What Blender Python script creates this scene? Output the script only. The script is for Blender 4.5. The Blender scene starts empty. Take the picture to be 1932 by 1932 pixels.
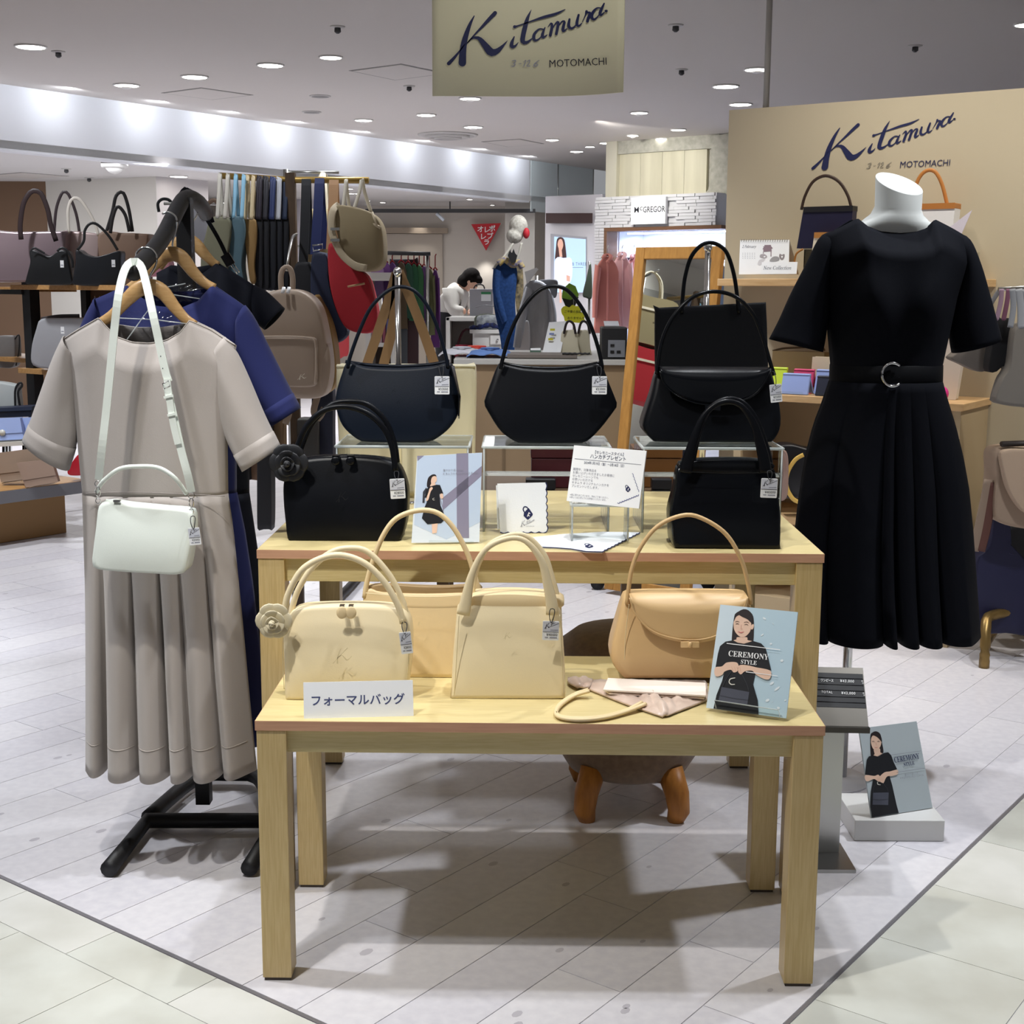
import bpy, bmesh, math, random
from mathutils import Vector, Matrix
random.seed(7)
S = bpy.context.scene
COL = S.collection
# ------------------------------------------------------------------ camera
F, YH, CAMZ, ROLL = 2550.0, 545.0, 1.28, 0.0054
PITCH = math.atan((966 - YH) / F)
cd = bpy.data.cameras.new('camera'); cam = bpy.data.objects.new('camera', cd); COL.objects.link(cam)
cd.sensor_width = 36; cd.lens = 36 * F / 1932; cd.clip_start = .05; cd.clip_end = 100
cam.matrix_world = Matrix.Translation((0, 0, CAMZ)) @ Matrix.Rotation(math.pi/2 - PITCH, 4, 'X') @ Matrix.Rotation(ROLL, 4, 'Z')
S.camera = cam
# ------------------------------------------------------------------ world, exposure
S.view_settings.view_transform = 'Standard'; S.view_settings.look = 'None'
S.view_settings.gamma = 1; S.view_settings.use_curve_mapping = False
S.view_settings.exposure = 0.6
w = bpy.data.worlds.new('store_ambient'); S.world = w; w.use_nodes = True
w.node_tree.nodes['Background'].inputs[0].default_value = (.93, .95, 1, 1)
w.node_tree.nodes['Background'].inputs[1].default_value = .18
# ------------------------------------------------------------------ ceiling spots (display lamps out of frame, plus added fill spots) and area lights
def spot(name, loc, aim, watts, size=70, blend=.6, rad=.05, col=(1, .975, .94)):
    l = bpy.data.lights.new(name, 'SPOT'); l.energy = watts; l.spot_size = math.radians(size); l.spot_blend = blend
    l.shadow_soft_size = rad; l.color = col
    o = bpy.data.objects.new(name, l); COL.objects.link(o); o.location = loc
    o.rotation_euler = (Vector(aim) - Vector(loc)).to_track_quat('-Z', 'Y').to_euler(); return o
def area(name, loc, aim, watts, sx, sy, col=(1, 1, 1)):
    l = bpy.data.lights.new(name, 'AREA'); l.energy = watts; l.shape = 'RECTANGLE'; l.size = sx; l.size_y = sy; l.color = col
    o = bpy.data.objects.new(name, l); COL.objects.link(o); o.location = loc
    o.rotation_euler = (Vector(aim) - Vector(loc)).to_track_quat('-Z', 'Y').to_euler(); return o
CZ = 2.78
COOL = (.93, .96, 1)
spot('spot_display_front', (-.8, 1.65, CZ - .03), (.05, 2.5, .4), 84, 62, .7, .03, (1, .965, .90))
spot('spot_display_middle', (.25, 2.45, CZ - .03), (.1, 2.6, 0), 56, 75, .8, .04, COOL)
spot('spot_display_back', (.5, 3.6, CZ - .03), (.3, 3.3, 0), 50, 75, .8, .04, COOL)
spot('spot_floor_right', (1.7, 3.1, CZ - .03), (1.3, 3.5, 0), 95, 80, .8, .06, COOL)
spot('spot_floor_left', (-1.6, 2.6, CZ - .03), (-1.2, 2.9, 0), 95, 80, .8, .06, COOL)
spot('spot_rack_front', (-1.0, 1.5, CZ - .03), (-.75, 2.9, .7), 40, 60, .8, .06, COOL)
spot('spot_mannequin', (1.15, 3.25, CZ - .03), (.98, 3.42, 1.5), 14, 40, .8, .05, COOL)
spot('fill_banner', (.35, 3.3, CZ - .03), (.1, 4.5, 2.15), 16, 50, .9, .05, (1, .98, .94))  # unseen fill spot added to brighten the hanging banner
spot('spot_aisle_left', (-2.6, 5.2, CZ - .03), (-2.3, 5.4, 0), 150, 100, .8, .1, COOL)
spot('spot_aisle_middle', (-.2, 5.3, CZ - .03), (-.1, 5.4, 0), 130, 100, .8, .1, COOL)
spot('spot_panel_right', (1.45, 4.55, CZ - .03), (1.55, 5.05, 1.2), 34, 90, .9, .06, (1, .94, .84))
spot('spot_panel_left', (.9, 4.9, CZ - .03), (1.1, 5.3, 1.0), 20, 90, .9, .06, (1, .94, .84))
spot('spot_aisle_back', (.6, 8.2, CZ - .03), (.4, 8.6, 0), 150, 110, .8, .1, COOL)
spot('fill_facade', (.75, 12.6, CZ - .03), (1.5, 14.0, 2.25), 70, 70, .9, .06, (1, .98, .92))  # added wash that lifts the facade and its brick band
spot('spot_aisle_far', (-.4, 11.5, CZ - .03), (-.6, 11.6, 0), 130, 100, .8, .1, COOL)
spot('fill_right_wall', (2.35, 3.9, CZ - .03), (2.1, 4.7, 1.0), 60, 80, .9, .06, (1, .96, .88))  # warm fill added to lighten the wall at the right edge
spot('fill_left_wall', (-3.2, 4.2, CZ - .03), (-4.2, 4.6, 2.2), 90, 90, .9, .06, COOL)  # fill added so the side wall reads pale in the mirror
area('light_kids_store', (-1.5, 13.8, 2.26), (-1.5, 13.8, 0), 55, 2.6, 3, (1, .98, .95))
area('fill_far_left', (-4.2, 11.2, 2.26), (-4.2, 11.4, 0), 90, 2.5, 2, COOL)  # area fill added to brighten the far-left walls
spot('spot_left_shelf', (-3.0, 6.4, CZ - .03), (-2.6, 7.2, .9), 90, 80, .9, .06, COOL)
spot('spot_bag_rack', (-1.3, 4.1, CZ - .03), (-.7, 4.9, 1.1), 45, 70, .9, .06, COOL)
# ------------------------------------------------------------------ pixel ray helpers (frame of 1932 x 1932)
_c, _s = math.cos(ROLL), math.sin(ROLL)
def ray(x, y):
    u, v = x - 966, y - 966
    u, v = u*_c + v*_s, -u*_s + v*_c
    return Vector((u, math.cos(PITCH)*F - math.sin(PITCH)*v, -math.sin(PITCH)*F - math.cos(PITCH)*v))
CAM = Vector((0, 0, CAMZ))
def W(x, y, Y):
    r = ray(x, y); return CAM + r * (Y / r.y)
def Zp(x, y, z=0):
    r = ray(x, y); return CAM + r * ((z - CAMZ) / r.z)
def PL(x, y, p0, n):
    r = ray(x, y); return CAM + r * ((Vector(p0) - CAM).dot(n) / r.dot(n))
# ------------------------------------------------------------------ materials
def lin(c):
    if isinstance(c, str): c = tuple(int(c[i:i+2], 16) for i in (0, 2, 4))
    return tuple(((v/255)/12.92 if v/255 <= .04045 else ((v/255+.055)/1.055)**2.4) for v in c)
MATS = {}
def M(name, c, rough=.5, metal=0, spec=.5, bump=0, scale=40, emit=0, trans=0, ior=1.45, var=0, coat=0, stretch=None, c2=None, sheen=0, detail=4):
    if name in MATS: return MATS[name]
    m = bpy.data.materials.new(name); m.use_nodes = True; nt = m.node_tree; b = nt.nodes['Principled BSDF']
    col = lin(c); b.inputs['Base Color'].default_value = (*col, 1); b.inputs['Roughness'].default_value = rough
    b.inputs['Metallic'].default_value = metal; b.inputs['Specular IOR Level'].default_value = spec
    b.inputs['Transmission Weight'].default_value = trans; b.inputs['IOR'].default_value = ior
    if coat: b.inputs['Coat Weight'].default_value = coat; b.inputs['Coat Roughness'].default_value = .15
    if sheen: b.inputs['Sheen Weight'].default_value = sheen
    if emit: b.inputs['Emission Color'].default_value = (*col, 1); b.inputs['Emission Strength'].default_value = emit
    if bump or var or c2:
        tc = nt.nodes.new('ShaderNodeTexCoord'); mp = nt.nodes.new('ShaderNodeMapping')
        nt.links.new(tc.outputs['Object'], mp.inputs[0])
        mp.inputs['Scale'].default_value = stretch or (1, 1, 1)
        nz = nt.nodes.new('ShaderNodeTexNoise'); nz.inputs['Scale'].default_value = scale; nz.inputs['Detail'].default_value = detail
        nt.links.new(mp.outputs[0], nz.inputs['Vector'])
        if bump:
            bp = nt.nodes.new('ShaderNodeBump'); bp.inputs['Strength'].default_value = bump; bp.inputs['Distance'].default_value = .002
            nt.links.new(nz.outputs['Fac'], bp.inputs['Height']); nt.links.new(bp.outputs[0], b.inputs['Normal'])
        if var or c2:
            rp = nt.nodes.new('ShaderNodeValToRGB'); e = rp.color_ramp.elements
            k = lin(c2) if c2 else tuple(v*(1-var) for v in col)
            e[0].position = .35; e[1].position = .65; e[0].color = (*k, 1); e[1].color = (*col, 1)
            nt.links.new(nz.outputs['Fac'], rp.inputs[0]); nt.links.new(rp.outputs[0], b.inputs['Base Color'])
    MATS[name] = m; return m
def glass(name, c=(250, 252, 250), rough=.03):
    """thin clear acrylic: mostly straight-through, with a fresnel gloss"""
    if name in MATS: return MATS[name]
    m = bpy.data.materials.new(name); m.use_nodes = True; nt = m.node_tree; nt.nodes.clear()
    o = nt.nodes.new('ShaderNodeOutputMaterial'); mx = nt.nodes.new('ShaderNodeMixShader'); f = nt.nodes.new('ShaderNodeFresnel'); f.inputs[0].default_value = 1.49
    t = nt.nodes.new('ShaderNodeBsdfTransparent'); g = nt.nodes.new('ShaderNodeBsdfGlossy')
    t.inputs[0].default_value = (*lin(c), 1); g.inputs['Roughness'].default_value = rough
    for a, b2 in ((f.outputs[0], mx.inputs[0]), (t.outputs[0], mx.inputs[1]), (g.outputs[0], mx.inputs[2]), (mx.outputs[0], o.inputs[0])): nt.links.new(a, b2)
    MATS[name] = m; return m
# ------------------------------------------------------------------ curves
def cr(pts, n=40, closed=False):
    """Catmull-Rom through tuples of any length, resampled to n points by arc length"""
    P = [tuple(p) for p in pts]; N = len(P); out = []
    seg = N if closed else N - 1; k = 10
    for i in range(seg):
        if closed: a, b, c, d = P[(i-1) % N], P[i], P[(i+1) % N], P[(i+2) % N]
        else: a, b, c, d = P[max(i-1, 0)], P[i], P[i+1], P[min(i+2, N-1)]
        for j in range(k):
            t = j / k; t2, t3 = t*t, t*t*t
            out.append(tuple(.5*(2*q + (r-p)*t + (2*p-5*q+4*r-s)*t2 + (3*q-p-3*r+s)*t3) for p, q, r, s in zip(a, b, c, d)))
    out.append(P[0] if closed else P[-1])
    L = [0]
    for i in range(1, len(out)): L.append(L[-1] + math.dist(out[i][:3], out[i-1][:3]))
    res = []; j = 0; m = n if closed else n - 1
    for i in range(n):
        s = L[-1] * i / m
        while j < len(L) - 2 and L[j+1] < s: j += 1
        d = L[j+1] - L[j]; t = (s - L[j]) / d if d > 1e-12 else 0
        res.append(tuple(a + (b-a)*t for a, b in zip(out[j], out[j+1])))
    return res
# ------------------------------------------------------------------ mesh collector (world coordinates)
class MB:
    def __init__(s): s.v = []; s.f = []; s.m = []; s.mats = []; s.cur = 0; s.sm = []
    def mat(s, m):
        if m not in s.mats: s.mats.append(m)
        s.cur = s.mats.index(m); return s
    def add(s, vs, fs, smooth=False):
        b = len(s.v); s.v += [Vector(v) for v in vs]
        for f in fs: s.f.append([b+i for i in f]); s.m.append(s.cur); s.sm.append(smooth)
        return s
    def box(s, c, d, rot=None):
        hx, hy, hz = d[0]/2, d[1]/2, d[2]/2; c = Vector(c)
        vs = [Vector((x, y, z)) for x in (-hx, hx) for y in (-hy, hy) for z in (-hz, hz)]
        if rot is not None:
            R = Matrix.Rotation(rot, 3, 'Z') if isinstance(rot, (int, float)) else rot
            vs = [R @ v for v in vs]
        return s.add([v + c for v in vs], [(0, 1, 3, 2), (4, 6, 7, 5), (0, 4, 5, 1), (2, 3, 7, 6), (0, 2, 6, 4), (1, 5, 7, 3)])
    def obox(s, o, ex, ey, ez):
        o, ex, ey, ez = Vector(o), Vector(ex), Vector(ey), Vector(ez)
        vs = [o + ex*a + ey*b + ez*c for a in (0, 1) for b in (0, 1) for c in (0, 1)]
        return s.add(vs, [(0, 1, 3, 2), (4, 6, 7, 5), (0, 4, 5, 1), (2, 3, 7, 6), (0, 2, 6, 4), (1, 5, 7, 3)])
    def poly(s, pts): return s.add(pts, [tuple(range(len(pts)))])
    def prism(s, pts, ext, smooth=False):
        n = len(pts); e = Vector(ext); P = [Vector(p) for p in pts]
        s.add(P, [tuple(range(n))]); s.add([p+e for p in P], [tuple(reversed(range(n)))])
        return s.add(P + [p+e for p in P], [(i, (i+1) % n, n+(i+1) % n, n+i) for i in range(n)], smooth)
    def tube(s, path, rx, ry=None, seg=10, up=(0, 0, 1), cap=True, closed=False, smooth=True, flat=False):
        """sweep an ellipse (or a rectangle when flat) along the path; rx across 'side', ry along the frame's normal; rx may be a list"""
        P = [Vector(p[:3]) for p in path]; n = len(P); ry = ry if ry is not None else rx
        vs = []; up = Vector(up)
        for i in range(n):
            if closed: t = P[(i+1) % n] - P[i-1]
            else: t = P[min(i+1, n-1)] - P[max(i-1, 0)]
            if t.length < 1e-9: t = Vector((0, 0, 1))
            t.normalize(); sd = t.cross(up)
            if sd.length < 1e-3: sd = t.cross(Vector((1, 0, .01)))
            sd.normalize(); nn = sd.cross(t)
            a = rx[i] if isinstance(rx, (list, tuple)) else rx; b = ry[i] if isinstance(ry, (list, tuple)) else ry
            if flat:
                for q, r in ((-1, -1), (1, -1), (1, 1), (-1, 1)): vs.append(P[i] + sd*a*q + nn*b*r)
            else:
                for k in range(seg):
                    an = 2*math.pi*k/seg; vs.append(P[i] + sd*a*math.cos(an) + nn*b*math.sin(an))
        g = 4 if flat else seg; fs = []
        for i in range(n if closed else n-1):
            for k in range(g): fs.append((i*g+k, i*g+(k+1) % g, ((i+1) % n)*g+(k+1) % g, ((i+1) % n)*g+k))
        if cap and not closed: fs += [tuple(reversed(range(g))), tuple(range((n-1)*g, n*g))]
        return s.add(vs, fs, smooth and not flat)
    def cyl(s, a, b, r, seg=14, r2=None):
        return s.tube([a, b], [r, r if r2 is None else r2], [r, r if r2 is None else r2], seg, up=(0.01, 1, .02) if abs((Vector(b)-Vector(a)).normalized().z) > .9 else (0, 0, 1))
    def lathe(s, prof, c, seg=24, sx=1, sy=1):
        c = Vector(c); vs = []; n = len(prof)
        for r, z in prof:
            for k in range(seg): a = 2*math.pi*k/seg; vs.append(c + Vector((r*sx*math.cos(a), r*sy*math.sin(a), z)))
        fs = [(i*seg+k, i*seg+(k+1) % seg, (i+1)*seg+(k+1) % seg, (i+1)*seg+k) for i in range(n-1) for k in range(seg)]
        fs += [tuple(reversed(range(seg))), tuple(range((n-1)*seg, n*seg))]
        return s.add(vs, fs, True)
    def loft(s, rings, cap=True, smooth=True):
        g = len(rings[0]); n = len(rings); vs = [p for r in rings for p in r]
        fs = [(i*g+k, i*g+(k+1) % g, (i+1)*g+(k+1) % g, (i+1)*g+k) for i in range(n-1) for k in range(g)]
        if cap: fs += [tuple(reversed(range(g))), tuple(range((n-1)*g, n*g))]
        return s.add(vs, fs, smooth)
    def grid(s, rows, smooth=True):
        n = len(rows[0]); vs = [p for r in rows for p in r]
        return s.add(vs, [(i*n+k, i*n+k+1, (i+1)*n+k+1, (i+1)*n+k) for i in range(len(rows)-1) for k in range(n-1)], smooth)
    def ribbon(s, path, r, th=.002):
        """flat strap whose width stays along x"""
        P = [Vector(p[:3]) for p in path]; n = len(P); sd = Vector((1, 0, 0)); vs = []
        for i in range(n):
            t = (P[min(i+1, n-1)] - P[max(i-1, 0)]).normalized(); nn = sd.cross(t)
            nn = nn.normalized() if nn.length > 1e-4 else Vector((0, 1, 0))
            for q, k in ((-1, -1), (1, -1), (1, 1), (-1, 1)): vs.append(P[i] + sd*r*q + nn*th*k)
        fs = [(i*4+k, i*4+(k+1) % 4, (i+1)*4+(k+1) % 4, (i+1)*4+k) for i in range(n-1) for k in range(4)] + [(3, 2, 1, 0), tuple(range((n-1)*4, n*4))]
        return s.add(vs, fs)
    def blob(s, c, r, seg=12, rings=8, R=None):
        r = r if isinstance(r, (tuple, list)) else (r, r, r); c = Vector(c); vs = []
        for i in range(rings+1):
            t = math.pi*i/rings
            for k in range(seg):
                a = 2*math.pi*k/seg; q = Vector((r[0]*math.sin(t)*math.cos(a), r[1]*math.sin(t)*math.sin(a), r[2]*math.cos(t)))
                vs.append(c + (R @ q if R else q))
        return s.add(vs, [(i*seg+k, (i+1)*seg+k, (i+1)*seg+(k+1) % seg, i*seg+(k+1) % seg) for i in range(rings) for k in range(seg)], True)
    def build(s, name, mat=None, parent=None, base=None):
        base = Vector(base) if base is not None else (Vector(BASE[parent.name]) if parent else sum(s.v, Vector())/len(s.v))
        me = bpy.data.meshes.new(name); me.from_pydata([v - base for v in s.v], [], s.f)
        mats = s.mats if s.mats else [mat]
        for m in mats: me.materials.append(m)
        if s.mats: me.polygons.foreach_set('material_index', s.m)
        me.polygons.foreach_set('use_smooth', s.sm); me.validate(); me.update()
        bm = bmesh.new(); bm.from_mesh(me); bmesh.ops.recalc_face_normals(bm, faces=bm.faces); bm.to_mesh(me); bm.free()
        o = bpy.data.objects.new(name, me); COL.objects.link(o); BASE[o.name] = base
        if parent: o.parent = parent
        else: o.location = base
        return o
BASE = {}
def thing(name, label, cat, base, group=None):
    o = bpy.data.objects.new(name, None); COL.objects.link(o); o.location = base; BASE[o.name] = Vector(base)
    o.empty_display_size = .05; return tag(o, label, cat, group)
def tag(o, label, cat, group=None):
    o['label'] = label; o['category'] = cat
    if group: o['group'] = group
    return o
def struct(o, label=None):
    o['kind'] = 'structure'
    if label: o['label'] = label
    return o
def bevel(o, wd=.003, seg=2):
    m = o.modifiers.new('bevel', 'BEVEL'); m.width = wd; m.segments = seg; m.limit_method = 'ANGLE'; m.angle_limit = math.radians(40); return o
def solid(o, th, off=0):
    m = o.modifiers.new('solid', 'SOLIDIFY'); m.thickness = th; m.offset = off; return o
def subsurf(o, n=1):
    m = o.modifiers.new('sub', 'SUBSURF'); m.levels = n; m.render_levels = n; return o
def copy_tree(o, delta):
    """copy a thing with its parts and sub-parts (shared mesh data) and move it"""
    c = o.copy(); COL.objects.link(c); c.location = o.location + Vector(delta)
    def rec(a, b):
        for ch in a.children:
            d = ch.copy(); COL.objects.link(d); d.parent = b; rec(ch, d)
    rec(o, c); return c
# ------------------------------------------------------------------ flat print: local frame (s right, t up) -> world
class Plane:
    def __init__(s, o, ex, ey):
        s.o, s.ex, s.ey = Vector(o), Vector(ex), Vector(ey); s.n = s.ex.cross(s.ey).normalized()
        if s.n.dot(CAM - s.o) < 0: s.n = -s.n
    def at(s, a, b, lift=0): return s.o + s.ex*a + s.ey*b + s.n*lift
class Affine(Plane):
    """pixel-of-a-crop coordinates -> points on a flat sheet whose corners TL, TR, BL are known in the crop and in the world"""
    def __init__(s, tl, tr, bl, TL, TR, BL):
        TL, TR, BL = Vector(TL), Vector(TR), Vector(BL)
        a, b, c, d = tr[0]-tl[0], bl[0]-tl[0], tr[1]-tl[1], bl[1]-tl[1]; D = a*d - b*c
        ux, uy = TR-TL, BL-TL
        ex = (ux*d - uy*c)/D; ey = (uy*a - ux*b)/D
        super().__init__(TL - ex*tl[0] - ey*tl[1], ex, ey)
def ppoly(mb, pl, pts, lift, mat, smooth=0, closed=True):
    if smooth: pts = cr(pts, smooth, closed)
    mb.mat(mat).poly([pl.at(p[0], p[1], lift) for p in pts])
def pstroke(mb, pl, strokes, lift, mat, n=22):
    """variable-width brush strokes: lists of (x, y, width)"""
    mb.mat(mat)
    for st in strokes:
        Q = cr(st, max(8, min(n, 8*len(st)))); L = []; R = []
        for i, q in enumerate(Q):
            a, b = Q[max(i-1, 0)], Q[min(i+1, len(Q)-1)]; dx, dy = b[0]-a[0], b[1]-a[1]; d = math.hypot(dx, dy) or 1
            h = max(q[2], .01)/2; L.append((q[0]-dy/d*h, q[1]+dx/d*h)); R.append((q[0]+dy/d*h, q[1]-dx/d*h))
        vs = []
        for l, r in zip(L, R): vs += [pl.at(*l, lift), pl.at(*r, lift)]
        mb.add(vs, [(2*i, 2*i+1, 2*i+3, 2*i+2) for i in range(len(Q)-1)])
        for q in (Q[0], Q[-1]):
            if q[2] > 9: mb.poly([pl.at(q[0]+q[2]/2*math.cos(k*.5236), q[1]+q[2]/2*math.sin(k*.5236), lift*1.2) for k in range(12)])
def ptext(mb, pl, txt, x, y, size, lift, mat, align='LEFT', sx=1, bold=0, yflip=-1, sp=1, shear=0, off=0):
    """lettering set in the built-in font; x, y is the baseline start in plane units (yflip -1 when t runs down)"""
    c = bpy.data.curves.new('lettering', 'FONT'); c.body = txt; c.size = size; c.align_x = align; c.resolution_u = 2; c.offset = off or (bold*size*.01 if any(ord(q) > 0x3000 for q in txt) else 0)
    c.space_character = sp; c.shear = shear
    o = bpy.data.objects.new('lettering', c); me = bpy.data.meshes.new_from_object(o)
    mb.mat(mat).add([pl.at(x + v.co.x*sx, y + v.co.y*yflip, lift) for v in me.vertices], [tuple(p.vertices) for p in me.polygons])
    bpy.data.objects.remove(o); bpy.data.curves.remove(c); bpy.data.meshes.remove(me)
LOGO = [[(460,145,8),(425,212,26),(395,290,40),(368,385,52),(355,480,60),(350,575,70)],
 [(648,122,36),(590,182,32),(520,258,22),(465,315,14),(395,395,10)], [(392,398,8),(440,352,16),(500,352,34),(560,420,58),(610,478,72),(660,472,52),(710,430,28),(762,372,3)],
 [(226,582,34),(275,530,26),(325,468,14),(380,395,6)], [(822,338,10),(800,395,32),(802,428,34),(832,422,20),(860,388,4)],
 [(978,92,3),(945,165,28),(922,245,42),(902,335,42),(902,385,42),(940,388,26),(995,345,6)], [(826,248,30),(852,240,14),(950,206,12),(1090,160,26),(1200,130,24),(1287,88,6)],
 [(1090,272,14),(1050,268,14),(1008,310,26),(1000,355,30),(1022,372,20),(1060,345,10),(1085,300,6)], [(1102,255,10),(1080,315,28),(1085,345,24),(1125,318,6)],
 [(1128,250,5),(1158,215,16),(1166,248,26),(1150,326,28)], [(1156,290,5),(1195,222,12),(1222,202,22),(1218,248,26),(1205,312,26)],
 [(1210,275,5),(1250,205,12),(1280,200,20),(1268,250,28),(1268,288,24),(1305,262,6)], [(1325,180,20),(1318,240,28),(1345,262,22),(1385,228,10),(1405,160,6)],
 [(1408,140,20),(1392,215,28),(1408,240,20),(1440,212,6)], [(1440,205,5),(1470,140,12),(1480,108,24)], [(1472,118,10),(1512,122,24),(1497,165,28),(1488,198,26)],
 [(1610,78,12),(1572,78,14),(1535,120,26),(1528,162,28),(1550,180,20),(1585,150,10),(1605,105,5)], [(1640,36,14),(1605,112,28),(1610,142,22),(1645,112,6)], [(1655,104,22),(1662,104,22)]]
NUM3126 = [[(800,560,5),(832,552,10),(830,572,9),(812,580,6),(830,590,10),(815,606,10),(790,606,5)], [(862,584,5),(888,582,5)], [(905,570,4),(928,552,7),(908,610,9)],
 [(935,566,5),(962,550,9),(958,575,8),(935,606,6),(968,604,9)], [(1050,550,5),(1012,580,10),(1000,604,10),(1022,606,9),(1035,588,8),(1010,588,6)]]
def logo(mb, pl, mat, lift=.0006, motto=True, grey=None, thin=1):
    pstroke(mb, pl, [[(a, b, c*thin) for a, b, c in st] for st in LOGO], lift, mat)
    if motto:
        pstroke(mb, pl, NUM3126, lift, grey or mat)
        ptext(mb, pl, 'MOTOMACHI', 1138, 618, 100, lift, mat, bold=.8, sx=.87)
# common materials
NAVY_INK = M('ink_navy', '1c2350', .6); BLACK_INK = M('ink_black', '24242c', .6); GREY_INK = M('ink_grey', '8a8c98', .6); WHITE_INK = M('ink_white', 'f4f4f4', .6)
WHITE = M('white_card', 'f2f4f6', .55); CHROME = M('chrome', 'd8d8d8', .12, 1); STEEL = M('brushed_steel', 'b5b5b2', .28, 1, bump=.05, scale=200, stretch=(1, 1, .02))
BLACKM = M('black_metal', '17171a', .5, bump=.15, scale=300); ACRYL = glass('clear_acrylic'); ACRYLE = M('acrylic_edge', 'e4eae8', .2); ACRYLE.node_tree.nodes['Principled BSDF'].inputs['Alpha'].default_value = .45; FILM = glass('clear_film', (245, 247, 250), .08)
# ================================================================== SETTING
UA = math.radians(53); UD = Vector((math.cos(UA), math.sin(UA), 0)); VD = Vector((math.sin(UA), -math.cos(UA), 0))   # store grid
def G(a, b, z=0): return UD*a + VD*b + Vector((0, 0, z))
def inview(p, m=60):
    q = cam.matrix_world.inverted() @ Vector(p)
    if q.z > -.1: return False
    x = 966 + F*q.x/-q.z; y = 966 - F*q.y/-q.z
    return -m < x < 1932+m and -m < y < 1932+m
# floor slab (joint colour near, plank pattern where the single planks stop)
def floor_mat():
    m = bpy.data.materials.new('floor_slab'); m.use_nodes = True; nt = m.node_tree; b = nt.nodes['Principled BSDF']
    tc = nt.nodes.new('ShaderNodeTexCoord'); mp = nt.nodes.new('ShaderNodeMapping'); mp.inputs['Rotation'].default_value = (0, 0, -UA)
    br = nt.nodes.new('ShaderNodeTexBrick'); br.inputs['Scale'].default_value = 1; br.inputs['Brick Width'].default_value = .9; br.inputs['Row Height'].default_value = .143
    br.inputs['Mortar Size'].default_value = .0016; br.inputs['Color1'].default_value = (*lin('d9d6da'), 1); br.inputs['Color2'].default_value = (*lin('d0cdd2'), 1); br.inputs['Mortar'].default_value = (*lin('95939a'), 1)
    nt.links.new(tc.outputs['Object'], mp.inputs[0]); nt.links.new(mp.outputs[0], br.inputs['Vector']); nt.links.new(br.outputs[0], b.inputs['Base Color'])
    b.inputs['Roughness'].default_value = .3; return m
fl = struct(MB().box((0, 9, -.052), (30, 30, .1)).build('floor', floor_mat(), base=(0, 0, 0)), 'pale vinyl plank floor with a stone tile aisle')
PLK = [M('plank_%s' % k, c, .3, bump=.03, scale=14, stretch=(3, 3, 1), c2=c2, detail=6) for k, (c, c2) in enumerate((('dcdadf', 'd3d1d7'), ('dad8dd', 'd0ced5'), ('dedce0', 'd6d4d9'), ('d8d6dc', 'cfcdd4')))]
KNOT = M('plank_knot', 'b9b6bd', .35)
STN = [M('stone_%s' % k, c, .25, bump=.03, scale=5, c2=c2, detail=8) for k, (c, c2) in enumerate((('d6d8d0', 'c6c6bc'), ('dcdcd6', 'cecec6'), ('cfd1c9', 'bfc0b8')))]
A0, B0 = 1.562, -.94
def slab(name, a0, a1, b0, b1, mat, g=.0011, knots=0):
    mb = MB(); mb.mat(mat); c = G((a0+a1)/2, (b0+b1)/2, 0)
    P = [G(a0+g, b0+g, 0), G(a1-g, b0+g, 0), G(a1-g, b1-g, 0), G(a0+g, b1-g, 0)]
    mb.prism(P, (0, 0, -.0035))
    for k in range(knots):
        aa, bb = random.uniform(a0+.08, a1-.08), random.uniform(b0+.03, b1-.03); r = random.uniform(.006, .014)
        mb.mat(KNOT).poly([G(aa + 1.3*r*math.cos(t*.785), bb + .8*r*math.sin(t*.785), .0002) for t in range(8)])
    return mb.build(name, parent=fl)
n_pl = 0
for i in range(60):
    b1 = B0 - .004 - .143*i; b0 = b1 - .143; a = A0 + .004; L = random.uniform(.25, .9)
    while a < 11:
        c = G(a + L/2, (b0+b1)/2)
        if c.y < 7.6 and any(inview(G(q, r)) for q in (a, a+L/2, a+L) for r in (b0, b1)) and n_pl < 290:
            slab('plank', a, a+L, b0, b1, random.choice(PLK), knots=random.choice((0, 0, 1, 1, 2))); n_pl += 1
        a += L; L = .91
def tiles(a0, a1, b0, b1):
    c = G((a0+a1)/2, (b0+b1)/2)
    if any(inview(G(q, r)) for q in (a0, a1, (a0+a1)/2) for r in (b0, b1, (b0+b1)/2)): slab('stone_tile', a0, a1, b0, b1, random.choice(STN), .0009)
for j in range(6):
    a1 = A0 - .006 if j == 0 else A0 - .124 - .305*(j-1); a0 = A0 - .124 if j == 0 else a1 - .305
    for i in range(14): o = -.152*(j % 2); tiles(a0, a1, -3.69 + .305*i + o, -3.385 + .305*i + o if i < 8 else min(-3.385 + .305*i + o, B0))
for j in range(5):
    b0 = B0 + .005 + .305*j
    for i in range(20): o = .1*(j % 2); tiles(.645 + .305*i + o, .95 + .305*i + o, b0, b0 + .305)
TRIM = M('floor_trim_metal', '8f8d92', .35, .5)
for a0, a1, b0, b1 in ((A0-.005, A0+.003, -4, B0+.004), (0, 7, B0-.003, B0+.004)):
    MB().prism([G(a0, b0, .0006), G(a1, b0, .0006), G(a1, b1, .0006), G(a0, b1, .0006)], (0, 0, -.004)).build('border_strip', TRIM, fl)
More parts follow.
